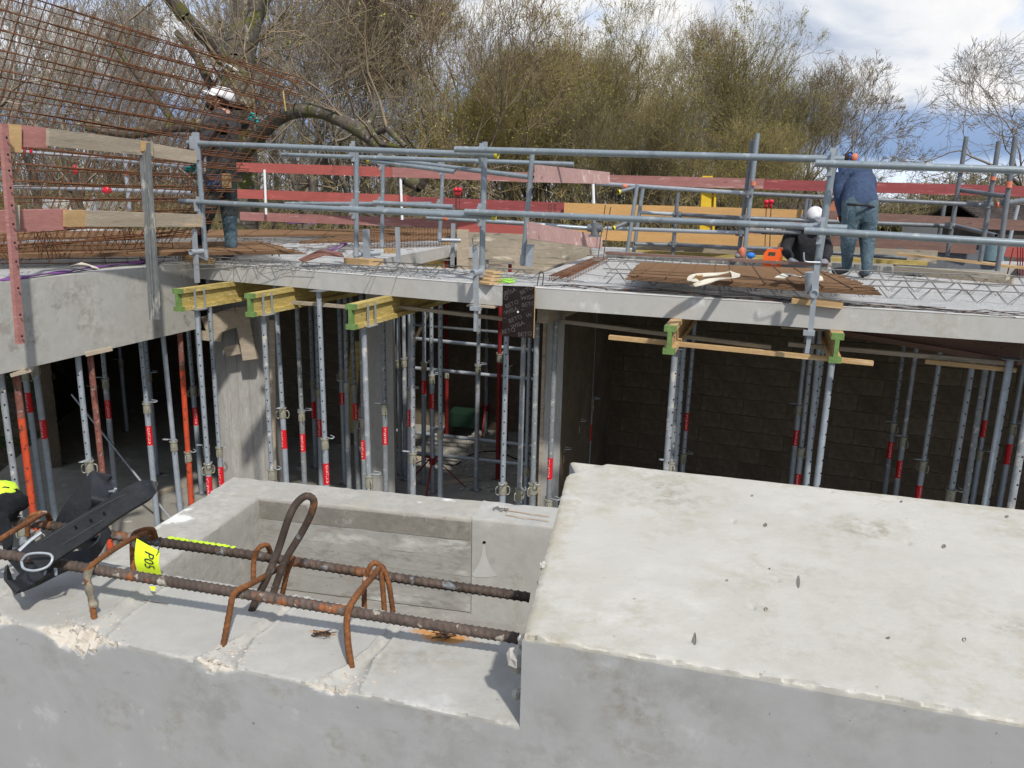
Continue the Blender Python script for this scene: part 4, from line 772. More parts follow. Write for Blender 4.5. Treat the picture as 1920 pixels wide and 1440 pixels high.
PR_ = dict(
L=[(15, 800, 5.5, None, 'grey', None, 2.335), (40, 800, 5.6, 1000, 'orange', None, 2.335), (60, 780, 7.6, 700, 'grey', (735, 772), 2.84), (83, 800, 7.0, 690, 'grey', (787, 822), 2.84), (104, 800, 9.5, 700, 'grey', None, 2.84), (158, 800, 6.0, 870, 'grey', None, 2.335),
   (183, 800, 6.15, None, 'pink', None, 2.335), (200, 760, 8.2, 716, 'grey', (750, 784), 2.84), (234, 760, 11, 680, 'grey', None, 2.84), (277, 780, 7.4, 762, 'grey', (798, 834), 2.84), (286, 780, 9.2, 705, 'grey', None, 2.84), (326, 800, 6.7, 832, 'grey', None, 2.335, False),
   (347, 800, 6.9, 852, 'orange', None, 2.335), (366, 760, 8.6, 730, 'grey', (763, 796), 2.84), (386, 820, 8.0, 842, 'grey', (890, 920), 2.84), (392, 800, 6.96, 880, 'grey', (892, 930), 2.63), (408, 800, 7.9, 843, 'grey', (874, 912), 2.84)],
C=[(496, 750, 6.72, 890, 'grey', None, 2.63), (531, 760, 7.6, 770, 'grey', (805, 840), 2.84), (565, 760, 7.8, 777, 'grey', (813, 846), 2.84), (587, 740, 9.6, 718, 'grey', (753, 784), 2.84), (596, 740, 8.8, 735, 'grey', (786, 818), 2.84), (608, 760, 6.95, 827, 'grey', (867, 907), 2.84),
   (641, 700, 9.0, 700, 'grey', (736, 758), 2.84), (648, 700, 8.2, 722, 'grey', None, 2.84), (667, 720, 8.5, 725, 'grey', (755, 786), 2.84), (679, 750, 7.9, 790, 'grey', (824, 860), 2.84, False), (716, 750, 6.22, 905, 'grey', None, 2.63, False), (721, 770, 7.6, 765, 'grey', (800, 833), 2.84)],
M=[(749, 700, 9.4, 680, 'grey', None, 2.84, False), (758, 700, 9.2, 677, 'grey', None, 2.84, False), (766, 740, 8.4, 735, 'grey', (768, 799), 2.84, False), (772, 750, 7.2, 855, 'grey', None, 2.84), (793, 680, 9.1, 685, 'grey', (713, 738), 2.84), (811, 700, 8.8, 708, 'grey', (737, 765), 2.84, True, True),
   (826, 700, 7.7, 810, 'grey', None, 2.84), (838, 720, 11, 700, 'red', None, 2.84, False), (895, 680, 8.9, 690, 'grey', None, 2.84), (912, 720, 11.3, 640, 'grey', None, 2.84, False, True), (936, 720, 9.3, 668, 'red', None, 2.84, False), (945, 740, 6.45, 912, 'grey', None, 2.84), (951, 740, 10.6, 690, 'red', None, 2.84, False), (977, 760, 6.6, 922, 'grey', None, 2.84, False), (990, 800, 8.0, 880, 'grey', None, 2.84)],
P=[(1004, 760, 6.3, 912, 'grey', None, 2.70, False), (1034, 760, 6.42, 942, 'grey', (857, 897), 2.84, False), (1055, 740, 7.1, 850, 'grey', None, 2.84), (1083, 740, 7.8, 797, 'grey', (835, 864), 2.84), (1108, 740, 8.4, 755, 'grey', (795, 826), 2.84), (1127, 720, 9.2, 715, 'grey', None, 2.84)],
Q=[(1252, 760, 5.62, 935, 'grey', None, 2.63), (1264, 780, 6.3, 872, 'grey', None, 2.84), (1274, 780, 6.7, 930, 'grey', None, 2.84), (1288, 760, 8.2, 855, 'grey', (773, 806), 2.84)],
R=[(1498, 780, 7.9, 765, 'grey', (806, 835), 2.84), (1511, 780, 7.5, 845, 'grey', (888, 912), 2.84), (1521, 780, 6.7, 960, 'grey', None, 2.84), (1532, 780, 6.05, 950, 'grey', None, 2.84), (1543, 780, 5.5, 950, 'grey', None, 2.63)],
E=[(1682, 760, 8.1, 798, 'grey', (828, 859), 2.84), (1702, 770, 7.8, 825, 'grey', (863, 896), 2.84, False), (1744, 780, 7.2, 870, 'grey', (910, 942), 2.84), (1806, 780, 6.15, 925, 'grey', None, 2.84), (1838, 780, 5.85, 975, 'grey', None, 2.84), (1851, 780, 7.9, 850, 'grey', (788, 820), 2.84, False), (1876, 780, 5.1, 985, 'grey', None, 2.70), (1893, 840, 7.7, 800, 'grey', (832, 870), 2.84, False), (1913, 870, 4.95, 985, 'grey', None, 2.84)])
for k, rows in PR_.items():
    for n, r_ in enumerate(rows):
        x, y, Y, cy, kd, st, top = r_[:7]; prop(k, n, x, y, Y, cy or 985, kd, st, top, *(r_[7:9]))
# ================================================================== H-beams of the formwork with fork heads
BDIR = Vector((0.31, 0.951, 0)).normalized()
def hbeam(px, py, Y, ztop, L, label, ends=True, m='yellow', di=BDIR, group='yellow formwork beams jutting out under the slab edge'):
    p = V(px, py, Y); p.z = ztop; n = Vector((di.y, -di.x, 0))
    t = thing('formwork_beam', label, 'formwork beam', (p.x, p.y, ztop - 0.2), group)
    for nm, z0, z1, w in (('bottom_flange', -0.2, -0.16, 0.04), ('top_flange', -0.04, 0, 0.04), ('web', -0.16, -0.04, 0.0135)):
        mb = MB(); a = p + di * 0.05; b = p + di * L
        mb.box((a + b) / 2 + Vector((0, 0, (z0 + z1) / 2)), di, n, (0, 0, 1), (L - 0.05) / 2, w, (z1 - z0) / 2 - (0.0004 if nm == 'web' else 0)); o = obj(nm, mb, M[m], t)
    if ends:
        mb = MB()
        for z0, z1, w in ((-0.2005, -0.1595, 0.0405), (-0.0405, 0.0005, 0.0405), (-0.159, -0.041, 0.0145)):
            mb.box(p + di * 0.024 + Vector((0, 0, (z0 + z1) / 2)), di, n, (0, 0, 1), 0.0255, w, (z1 - z0) / 2)
        obj('painted_end', mb, M['green'], t)
    mb = MB()
    for k in range(2): mb.ball(p + di * (0.16 + .02 * k) - n * (0.0138 if k else -0.0138) * 1 + Vector((0, 0, -0.1)), 0.006, 0.003, 0.006, 6, 4)
    obj('hole', mb, M['hole'], t)
    return t, p, di, n
def fork(par_prop_label, p, di, n, off, ztop):
    c = p + di * off; z = ztop - 0.2
    t = thing('fork_head', par_prop_label, 'prop head', (c.x, c.y, z - 0.01), 'U-shaped fork heads on the props')
    mb = MB(); mb.box(Vector((c.x, c.y, z - 0.004)), di, n, (0, 0, 1), 0.075, 0.065, 0.0035); obj('seat_plate', mb, M['galv'], t)
    for a in (-1, 1):
        for b in (-1, 1):
            mb = MB(); q = c + di * (a * 0.062) + n * (b * 0.049); mb.box(Vector((q.x, q.y, z + 0.093)), di, n, (0, 0, 1), 0.009, 0.004, 0.0935); obj('prong', mb, M['galv'], t)
for k, (px, py, Y, L, lb) in enumerate([(331, 560, 6.82, 3.4, 'leftmost yellow formwork beam, beside the downstand beam, weathered end'), (466, 565, 6.6, 3.4, 'second yellow formwork beam from the left with a green hollow end'), (656, 590, 6.05, 3.4, 'third yellow formwork beam, sticking out furthest in the middle'), (1256, 620, 5.3, 3.2, 'single formwork beam with narrow green end above the raised parapet block'), (1570, 640, 5.12, 3.2, 'formwork beam with green I-shaped end right of the long guard post')]):
    zt = 2.838
    t, p, di, n = hbeam(px, py, Y, zt, L, lb, m='yellow' if k < 3 else 'timber')
    if k < 3: fork(['fork head gripping the leftmost yellow beam', 'fork head gripping the second yellow beam', 'fork head gripping the third, longest-reaching yellow beam'][k], p, di, n, [0.24, 0.20, 0.27][k], zt)
hbeam(1925, 700, 5.15, 2.838, 3.0, 'brown timber joist end under the slab at the right edge', False, 'brownboard', Vector((-0.55, 0.83, 0)).normalized(), 'joists')
mb = MB(); mb.bar(V(1018, 590, 6.2), V(1022, 590, 6.2) + EN * 1.2, 0.10, 0.14); tag(obj('timber_joist', mb, M['timber2']), 'grey timber joist end just right of the printed plywood', 'joist')
hbeam(890, 1160, 2.05, G(890, 1152, 1.9).z, 1.2, 'yellow beam end poking out under the concrete upstand behind the rebar', False, 'yellow', Vector((0.35, 0.93, 0)).normalized(), 'beams in the void behind the ledge')
def lath(x0, y0, x1, y1, Y0, Y1, label, m='timber', h=0.03, w=0.05):
    mb = MB(); mb.bar(V(x0, y0, Y0), V(x1, y1, Y1), w, h); return tag(obj('timber_lath', mb, M[m]), label, 'lath', 'laths lying across the formwork beams')
lath(1142, 632, 1637, 681, 5.75, 5.2, 'long fresh lath crossing in front of the single green beam end')
lath(1020, 598, 1446, 651, 6.5, 5.9, 'darker lath just behind, from the plywood to the right bay', 'timber2')
lath(1478, 645, 1892, 681, 5.75, 5.25, 'lath behind the green I-shaped end running to the right', 'timber2')
lath(1735, 677, 1905, 694, 5.4, 5.15, 'short lath hanging at the right end bay')
lath(500, 563, 690, 578, 7.3, 6.9, 'brown lath between the second and third yellow beams', 'timber2')
lath(730, 573, 945, 598, 6.9, 6.6, 'brown lath between third yellow beam and printed plywood', 'timber2')
lath(1465, 613, 1558, 619, 5.6, 5.5, 'thin shim under the slab edge at the long guard post', 'timber2', 0.012, 0.08)
lath(1485, 562, 1580, 572, 5.42, 5.3, 'stacked plank pieces under the guard post foot on the slab', 'timber', 0.035, 0.16)
lath(878, 572, 930, 576, 6.22, 6.15, 'splintered shim under the slab beside the printed plywood', 'timber2', 0.012, 0.08)
for k in range(4):
    a = G(897, 531 - k * 3.5, 3.0); b = G(928, 531 - k * 3.5 + 4, 3.0); mb = MB(); mb.bar(a + Vector((0.01 * k, 0, .012 + .016 * k)), b + Vector((0.01 * k, 0, .012 + .016 * k)), 0.12, 0.014); tag(obj('wood_offcut', mb, M['timber']), '%s small plywood offcut in the pile beside the middle guard post clamp' % ['lowest', 'second lowest', 'second highest', 'topmost'][k], 'offcut', 'plywood offcuts in a small pile')
# interior scaffold tubes
def tube(name, a, b, r, m, label, cat='tube', group=None, n=12, par=None):
    mb = MB(); mb.tube(a, b, r, n=n); o = obj(name, mb, M[m], par, smooth='auto'); return tag(o, label, cat, group) if par is None else o
for k, (x0, y0, x1, y1, Y0, Y1, lb) in enumerate([(780, 635, 1000, 657, 9.6, 9.3, 'upper scaffold tube crossing the middle bay'), (778, 690, 1000, 711, 9.7, 9.4, 'second scaffold tube crossing the middle bay, at mid height'), (742, 807, 1000, 836, 9.9, 9.3, 'low scaffold tube above the lit floor of the middle bay'), (742, 845, 985, 871, 9.6, 9.1, 'lowest scaffold tube just above the lit floor'), (770, 608, 995, 628, 10.6, 10.2, 'dark scaffold tube highest in the middle bay')]):
    tube('scaffold_tube', V(x0, y0, Y0), V(x1, y1, Y1), 0.024, 'galv2' if k > 3 else 'galv', lb, 'tube', 'scaffold tubes in the middle bay')
tube('scaffold_tube', V(135, 740, 8.6), V(330, 985, 7.4), 0.012, 'galv', 'thin diagonal brace crossing the dark left bay', 'brace')
mb = MB(); mb.bar(V(655, 810, 9.2), V(668, 640, 9.2), 0.12, 0.05, up=(0, 1, 0)); tag(obj('timber_plank', mb, M['yellow']), 'yellow plank leaning upright in the bay behind the third beam', 'plank')
mb = MB(); mb.box(V(870, 782, 11.2), (1, -.2, 0), (.2, 1, 0), (0, 0, 1), 0.2, 0.2, 0.1); tag(obj('green_crate', mb, mat('green_tarp', (0.006, 0.03, 0.015), 0.8)), 'low green crate on the floor at the far back of the middle bay', 'crate')
rr_ = np.random.default_rng(31)
mb = MB()
for k in range(220):
    p = G(rr_.uniform(745, 1000), rr_.uniform(815, 925), 0.2); s_ = float(rr_.uniform(.006, .028)); sd = float(rr_.random() * 9)
    mb.ball(p + Vector((0, 0, s_ * .4)), s_ * 1.3, s_, s_ * .6, 5, 4, lambda v, q: q * (1 + .5 * nz(v.x + sd, v.y, v.z)))
tag(obj('floor_crumbs', mb, mat('mortar_crumb', (.40, .38, .34), .95)), 'mortar crumbs and grit on the lit floor of the middle bay', 'debris', kind='stuff')
for k, (x, y, a, l_, lb) in enumerate(((862, 905, .4, .5, 'short board offcut on the floor nearest the concrete upstand'), (780, 850, 1.9, .7, 'board offcut lying on the lit floor at the left'), (930, 862, 2.6, .45, 'small board offcut on the lit floor beside the red prop'), (300, 925, .9, .6, 'board offcut on the floor of the dark left bay'))):
    p = G(x, y, .2) + Vector((0, 0, .014)); d = Vector((math.cos(a), math.sin(a), 0)) * l_ / 2; mb = MB(); mb.bar(p - d, p + d, .09, .024); tag(obj('wood_offcut', mb, M['timber2']), lb, 'offcut')
mb = MB(); mb.path([G(x, y, .21) for x, y in ((760, 880), (800, 862), (850, 872), (885, 852), (930, 846), (975, 862), (995, 850))], .008, 6, step=.05); tag(obj('cable', mb, M['cloth_black'], smooth=True), 'black cable snaking across the lit floor of the middle bay', 'cable')
# ---- printed formwork plywood in the gap between slabs
a = V(943, 535, 6.02); b = V(1003, 537, 5.96); d = (b - a); w = d.length; d = Vector((d.x, d.y, 0)).normalized(); n_ = Vector((d.y, -d.x, 0)); top = a.z; bot = V(943, 630, 6.02).z; hh = (top - bot) / 2
c = (a + b) / 2; c.z = (top + bot) / 2
t = thing('plywood_panel', 'dark film-faced plywood panel with printed lettering closing the gap between slabs', 'plywood', (c.x, c.y, bot))
mb = MB(); mb.box(c, d, n_, (0, 0, 1), w / 2, 0.008, hh); obj('panel', mb, M['ply'], t)
mb = MB()
for sx_, sy_, word, ang in ((-.07, .13, 'WISA', 28), (.065, .15, 'BETO', 28), (.075, .10, 'WISA', 10), (-.05, .05, 'BETO', 25), (.085, .055, 'BETO', 12), (-.055, .005, 'WISA', 22), (-.02, -.05, 'BETO', 24), (.0, -.09, 'WISA', 24), (-.075, -.135, 'BETO', 14), (.06, -.15, 'BETO', 8), (.09, -.02, 'W', 20), (-.1, .09, 'O', 10)):
    vs, fs = text_mesh(word, 0.047); ca_, sa_ = math.cos(R(ang)), math.sin(R(ang)); out = []
    for v in vs:
        X, Z = v.x * ca_ - v.y * sa_ + sx_, v.x * sa_ + v.y * ca_ + sy_ * 1.15; X = max(-w / 2, min(w / 2, X)); out.append(c + d * X + n_ * 0.0085 + Vector((0, 0, max(-hh, min(hh, Z)))))
    mb.add(out, fs)
obj('printed_lettering', mb, M['plyprint'], t)
mb = MB(); mb.tube(c + n_ * .009 + d * .0 + Vector((0, 0, .0)), c + n_ * .012 + d * .0, 0.008, n=10); obj('anchor_disc', mb, M['white'], t)
mb = MB(); mb.box(c + d * (w / 2 + 0.003), d, n_, (0, 0, 1), 0.002, 0.0085, hh); obj('panel_edge', mb, M['timber'], t)
# ================================================================== things on the deck
def girder(x0, y0, x1, y1, label, zoff=0.0, H=0.085, pitch=0.2, m='wire', ext0=0.0, ext1=0.0):
    a, b = G(x0, y0, 3.0), G(x1, y1, 3.0); d = (b - a).normalized(); a -= d * ext0; b += d * ext1; n = Vector((-d.y, d.x, 0)); L = (b - a).length; k = int(L / pitch); mb = MB(); Z = Vector((0, 0, 1))
    for sg in (-1, 1):
        pts = []
        for i in range(k + 1):
            pts += [a + d * (i * pitch) + n * sg * 0.04 - Z * 0.01, a + d * (i * pitch + pitch * 0.42) + n * sg * 0.006 + Z * (H + .004 * nz(i, sg)), a + d * (i * pitch + pitch * 0.58) + n * sg * 0.006 + Z * H]
        mb.path(pts, 0.0032, 5)
    mb.path([a + Z * (H + 0.005), a.lerp(b, 0.33) + Z * (H + 0.004), a.lerp(b, .66) + Z * (H + 0.006), b + Z * (H + 0.004)], 0.0045, 5)
    return tag(obj('lattice_girder', mb, M[m]), label, 'lattice girder', 'zigzag lattice girders cast into the deck')
girder(1270, 538, 1915, 572, 'zigzag wire girder nearest the right slab edge, in front of the brown mesh stack', ext1=2.5, ext0=.6)
girder(1130, 522, 1915, 556, 'zigzag wire girder second from the right slab edge', ext1=2)
girder(1112, 505, 1915, 537, 'zigzag wire girder passing under the man in blue', ext1=2)
girder(1100, 494, 1470, 504, 'zigzag wire girder along the timber edge behind the brown mesh stack')
girder(410, 497, 830, 523, 'zigzag wire girder on the narrow deck strip, nearest the left slab edge', ext0=0.1, H=.07)
girder(700, 505, 1000, 522, 'zigzag wire girder on the narrow strip behind the middle guard post', H=.07)
girder(400, 470, 700, 482, 'zigzag wire girder in front of the working man in jacket', H=0.07)
girder(400, 455, 760, 466, 'zigzag wire girder behind the flat bundle of bars', H=0.07)
girder(400, 440, 620, 446, 'farthest zigzag wire girder on the left deck', H=0.07)
def scatter_wires(label, box, n, zr=(0.004, 0.03), m='wire', L=(0.15, 0.9), ang=None):
    mb = MB()
    for k in range(n):
        x = RNG.uniform(box[0], box[1]); f = (x - box[0]) / (box[1] - box[0]); y = RNG.uniform(box[2], box[3]) + f * box[4]
        p = G(x, y, 3.0); a = RNG.uniform(0, 6.28) if ang is None else ang + RNG.normal() * 0.15; l_ = RNG.uniform(*L); d = Vector((math.cos(a), math.sin(a), 0)); q = [p, p + d * l_ * .5 + Vector((RNG.normal() * .02, RNG.normal() * .02, RNG.uniform(0, .03))), p + d * l_]
        mb.path([v + Vector((0, 0, RNG.uniform(*zr))) for v in q], float(RNG.uniform(0.002, 0.0034)), 4)
    return tag(obj('loose_bars', mb, M[m]), label, 'loose bars', kind='stuff')
scatter_wires('loose thin bars and ties strewn on the narrow strip of deck', (420, 1000, 497, 503, 22), 45)
scatter_wires('thin reinforcing wires along the right slab edge', (1010, 1915, 535, 537, 60), 30, L=(0.2, 0.9), ang=-0.38, m='rustdark', zr=(0.003, 0.012))
scatter_wires('rusty bars strewn over the left part of the deck', (400, 800, 440, 470, 6), 40, m='rust')
mb = MB()   # lapping bars along the joint
for k in range(26):
    f = k / 25; p = G(1030 + 85 * f, 528 - 38 * f, 3.0); q = p + ED * 0.16; mb.path([p + Vector((0, 0, .01)), p + Vector((0, 0, .05)), q + Vector((0, 0, .05)), q + Vector((0, 0, 0.0))], 0.0035, 4)
for dz, o_ in ((.05, 0), (.05, .16), (.012, .03), (.03, .1)): mb.path([G(1030, 528, 3.0) + ED * o_ + Vector((0, 0, dz)), G(1115, 490, 3.0) + ED * o_ + Vector((0, 0, dz))], 0.005, 5)
tag(obj('joint_cage', mb, M['stirrup']), 'narrow rusty rebar cage lying along the joint between the two slabs', 'rebar cage')
mb = MB(); p = V(1010, 537, 6.2); mb.path([V(1007, 536, 6.2), V(1011, 515, 6.2), V(1015, 510, 6.2), V(1019, 514, 6.2), V(1017, 536, 6.2)], 0.005, 6, step=0.01); tag(obj('lifting_hook', mb, M['rustdark']), 'dark steel loop sticking up above the printed plywood', 'lifting loop')
mb = MB(); mb.path([V(510, 480, 8.3), V(513, 468, 8.3), V(518, 466, 8.3), V(523, 469, 8.3), V(523, 481, 8.3)], 0.007, 6, step=0.01); tag(obj('lifting_hook', mb, M['rustdark']), 'dark steel loop on the deck right of the man in the jacket', 'lifting loop')
# flat stack of mesh sheets on the right deck
def flat_stack(corners, layers, nw, label, cross=5, step_out=0.03, m='rust2'):
    P4 = [G(*c_, 3.13) - Vector((0, 0, .13)) for c_ in corners]; t = thing('mesh_stack', label, 'mesh stack', tuple((P4[0] + P4[2]) / 2))
    for L_ in range(layers):
        mb = MB(); z = 0.10 + 0.009 * L_; sh = RNG.normal() * step_out
        for i in range(nw):
            f = (i + 0.3 * L_) / nw; a = P4[0].lerp(P4[3], f); b = P4[1].lerp(P4[2], f); e = (b - a).normalized()
            mb.tube(a + e * (sh + RNG.normal() * .01) + Vector((0, 0, z)), b + e * (sh + RNG.normal() * .05) + Vector((0, 0, z + RNG.normal() * .001)), 0.0045, n=4, caps=False)
        for j in range(cross if L_ == layers - 1 else 0):
            f = (j + 0.5 + RNG.normal() * .12) / cross; a = P4[0].lerp(P4[1], f); b = P4[3].lerp(P4[2], f); sk = (P4[1] - P4[0]) * 0.03; mb.tube(a - sk + Vector((0, 0, z + .007)), b + sk + Vector((0, 0, z + .007)), 0.0045, n=4, caps=False)
        o = obj('mesh_sheet', mb, M[m], t)
    return t
flat_stack([(1185, 517), (1640, 545), (1530, 503), (1205, 492)], 4, 64, 'flat brown stack of steel mesh sheets on the right deck under white slings', 9)
flat_stack([(-60, 478), (560, 470), (480, 452), (-60, 458)], 4, 50, 'brown stack of mesh lying behind the left guard boards, at the worker feet', 12)
flat_stack([(-60, 446), (900, 436), (860, 428), (-60, 434)], 4, 40, 'far brown stack of mesh reaching across the left deck below the red boards', 12)
flat_stack([(560, 452), (840, 446), (830, 440), (640, 441)], 3, 22, 'small rusty mesh pieces piled before the timber well edging', 12)
mb = MB()  # upright mesh edge cage
a, b = V(690, 452, 9.4), V(850, 446, 9.9)
for k in range(30): p = a.lerp(b, k / 29); mb.tube(p - Vector((0, 0, .10)), p + Vector((0, 0, .14)), 0.003, n=4)
for dz in (-.08, -.02, .05, .12): mb.tube(a + Vector((0, 0, dz)), b + Vector((0, 0, dz)), 0.003, n=4)
tag(obj('rebar_cage', mb, M['rust']), 'upright rusty mesh cage standing left of the timber boxed opening', 'rebar cage')
# slings, straps and bits
def sling(label, rows, m='webbing', par=None, cat='sling'):
    t = thing('lifting_sling', label, cat, tuple(G(*rows[0][0][:2], 3.0)))
    for r_ in rows:
        P = [G(x, y, 3.0 + z) for x, y, z in r_]; P = resample(P, 0.03); mb = MB(); rr = []
        for i, p in enumerate(P):
            d = (P[min(i + 1, len(P) - 1)] - P[max(0, i - 1)]).normalized(); s_ = Vector((-d.y, d.x, 0.3 * math.sin(i * .4))).normalized() * 0.028; rr.append((p - s_, p + s_))
        mb.ribbon(rr, 0.006); obj('webbing', mb, M[m], t, smooth='auto')
    return t
sling('cream webbing sling looped on the mesh stack, left of the guard post', [[(1298, 536, .13), (1340, 524, .17), (1378, 520, .19), (1372, 510, .2), (1340, 514, .19), (1305, 517, .18), (1296, 523, .17), (1305, 528, .17)]])
sling('cream webbing sling lying on the mesh stack behind the guard post', [[(1460, 521, .18), (1480, 515, .19), (1500, 520, .19), (1530, 517, .19), (1536, 527, .16)]])
mb = MB(); mb.bar(G(1296, 531, 3.14), G(1312, 516, 3.2), 0.07, 0.01); tag(obj('label_flap', mb, M['timber']), 'tan label flap on the left cream sling', 'label')
sling('purple webbing sling by the foot of the second guard post', [[(612, 470, .03), (640, 464, .05), (648, 458, .09), (640, 456, .12), (634, 462, .08), (620, 468, .04)]], 'purple')
sling('lilac sling lying on the far mesh stack left', [[(538, 418, .16), (560, 419, .16), (590, 420, .16)]], 'purple')
sling('purple strap trailing along the downstand beam top', [[(0, 526, .01), (60, 517, .02), (130, 508, .02), (200, 498, .02), (262, 491, .03), (268, 486, .03)]], 'purple')
sling('grey webbing strap bunched on the beam between the guard posts', [[(130, 500, .02), (150, 494, .06), (170, 498, .04), (180, 503, .02)]], 'webbing')
mb = MB(); mb.add([V(*p) for p in [(560, 487, 7.6), (600, 478, 7.7), (640, 474, 7.8), (645, 482, 7.6), (610, 486, 7.5), (570, 491, 7.4)]], [(0, 5, 4, 1), (1, 4, 3, 2)]); v0 = [Vector(v) for v in mb.v]
mb = MB(); mb.ribbon([(v0[0], v0[5]), (v0[1] + Vector((0, 0, .05)), v0[4] + Vector((0, 0, .04))), (v0[2], v0[3])], 0.01); tag(obj('rusty_sheet', mb, mat('rust_sheet', (0.33, 0.15, 0.11), 0.9, var=0.3)), 'crumpled rust-coloured sheet scrap on the deck near the second guard post', 'sheet scrap')
mb = MB()
for k in range(40):
    p = G(950 + RNG.uniform(-16, 16), 526 + RNG.uniform(-4, 4), 3.006); mb.ball(p, 0.03 * RNG.uniform(.4, 1.5), .02, .003, 7, 3)
tag(obj('spray_mark', mb, M['lime']), 'lime green spray marks on the deck strip behind the plywood offcuts', 'spray mark')
# ================================================================== formwork round the stair wells
def upright(x0, y0, x1, y1, Y0, Y1, ytop0, ybot0, m, label, name='shutter_board', t=0.03, cat='board', parent=None, rows=1):
    """upright board from photo column x0 to x1; ytop/ybot are photo rows at x0"""
    a0, a1 = V(x0, ytop0, Y0), V(x0, ybot0, Y0); z1, z0 = a0.z, a1.z; a = Vector((a0.x, a0.y, 0)); q = V(x1, ytop0, Y1); b = Vector((q.x, q.y, 0)); d = (b - a).normalized(); n = Vector((-d.y, d.x, 0))
    if rows == 1:
        mb = MB(); mb.box((a + b) / 2 + Vector((0, 0, (z0 + z1) / 2)), d, n, (0, 0, 1), (b - a).length / 2, t / 2, (z1 - z0) / 2); o = obj(name, mb, M[m], parent); return tag(o, label, cat) if parent is None else o
    th = thing('formwork_shutter', label, 'shutter', tuple(a + Vector((0, 0, z0)))); h = (z1 - z0) / rows
    for r in range(rows):
        mb = MB(); mb.box((a + b) / 2 + n * RNG.uniform(-.003, .003) + Vector((0, 0, z0 + h * (r + .5))), d, n, (0, 0, 1), (b - a).length / 2, t / 2, h / 2 - .002); obj('shutter_board', mb, M[m], th)
    return th
upright(880, 0, 1112, 0, 11.55, 10.9, 435, 540, 'plyface', 'weathered boarded shutter closing the back of the stair opening', rows=4)
upright(857, 0, 879, 0, 11.3, 11.3, 430, 520, 'timber2', 'short upright brown board at the left end of the opening shutter')
upright(966, 0, 973, 0, 10.8, 10.8, 455, 505, 'timber2', 'thin upright stud against the opening shutter')
upright(1057, 0, 1108, 0, 9.1, 10.3, 458, 507, 'plyface', 'pale upright board on the right side of the opening, under the pink plank')
upright(1004, 0, 1060, 0, 7.35, 9.1, 513, 545, 'timber2', 'low edging board along the right side of the stair opening')
# inside of opening, lower wall visible through it
mb = MB(); mb.prism([[(-1.7, 11.75), (1.3, 11.15), (1.3, 11.2), (-1.7, 11.8)]], 0.2, 2.7); tag(obj('shaft_wall', mb, M['block']), 'grey concrete wall at the back of the stair shaft', 'wall')
t, p, di, n = hbeam(720, 500, 9.0, 2.838, 3.0, 'yellow beam glimpsed inside the stair opening under the left deck edge', False, 'yellow', (Vector((-.98, 11.6, 0)) - Vector((-1.6, 8.2, 0))).normalized(), 'beams in the stair opening')
# second well: edge timbers
mb = MB(); mb.bar(G(1138, 478, 3.03), G(1552, 501, 3.03), 0.06, 0.05); mb2 = MB(); mb2.bar(G(1138, 474, 3.08), G(1552, 497, 3.08), 0.12, 0.03)
tag(obj('edge_channel', mb, M['steelchan']), 'dark steel channel edging the second well, under a worn plank', 'channel'); tag(obj('edge_plank', mb2, M['brownboard']), 'worn brown plank lying on the channel at the edge of the second well', 'plank')
mb = MB(); mb.bar(G(1560, 499, 3.05), G(1732, 510, 3.05), 0.05, 0.07); tag(obj('edge_channel', mb, M['steelchan']), 'grey steel channel right of the man in blue', 'channel')
mb = MB(); mb.bar(G(1680, 503, 3.09), G(1890, 520, 3.09), 0.08, 0.05); tag(obj('edge_plank', mb, M['plyface']), 'pale timber laid behind the man in blue at the right', 'plank')
mb = MB(); mb.bar(G(1680, 507, 3.04), G(1900, 525, 3.04), 0.05, 0.08); tag(obj('edge_plank', mb, M['timber2']), 'grey edge board on the right under the pale timber', 'plank')
upright(1188, 0, 1480, 0, 11.5, 10.6, 458, 490, 'plyface', 'pale shutter boards on the far side of the second well', rows=2)
upright(1180, 0, 1560, 0, 11.3, 10.3, 468, 475, 'yellow', 'long yellow timber laid at the foot of the far shutter boards', t=0.08)
upright(1560, 0, 1760, 0, 10.2, 9.7, 462, 486, 'plyface', 'grey shutter board right of the crouching man')
upright(1560, 0, 1740, 0, 10.0, 9.6, 482, 490, 'yellow', 'yellow timber at the foot of the board behind the man in blue', t=0.08)
mb = MB(); mb.bar(V(1682, 476, 8.8), V(1880, 497, 8.2), 0.14, 0.025); tag(obj('scaffold_plank', mb, M['timber']), 'light timber plank lying slanted across the scaffold at the right', 'plank')
mb = MB(); mb.bar(V(1870, 497, 8.2), V(1960, 506, 8.0), 0.14, 0.025); tag(obj('scaffold_plank', mb, M['timber']), 'light plank end reaching the right edge of the picture', 'plank')
mb = MB(); mb.prism([[(2.0, 10.2), (5.8, 8.7), (6.2, 10.2), (2.2, 11.4)]], 1.68, 1.75); tag(obj('work_platform', mb, M['timber2']), 'timber working platform down in the second well', 'platform')
mb = MB(); mb.box(V(1775, 485, 10.0), (1, -.2, 0), (.2, 1, 0), (0, 0, 1), .6, .05, .12); tag(obj('shutter_board', mb, M['galv2']), 'dark grey shutter panel low in the right of the second well', 'shutter')
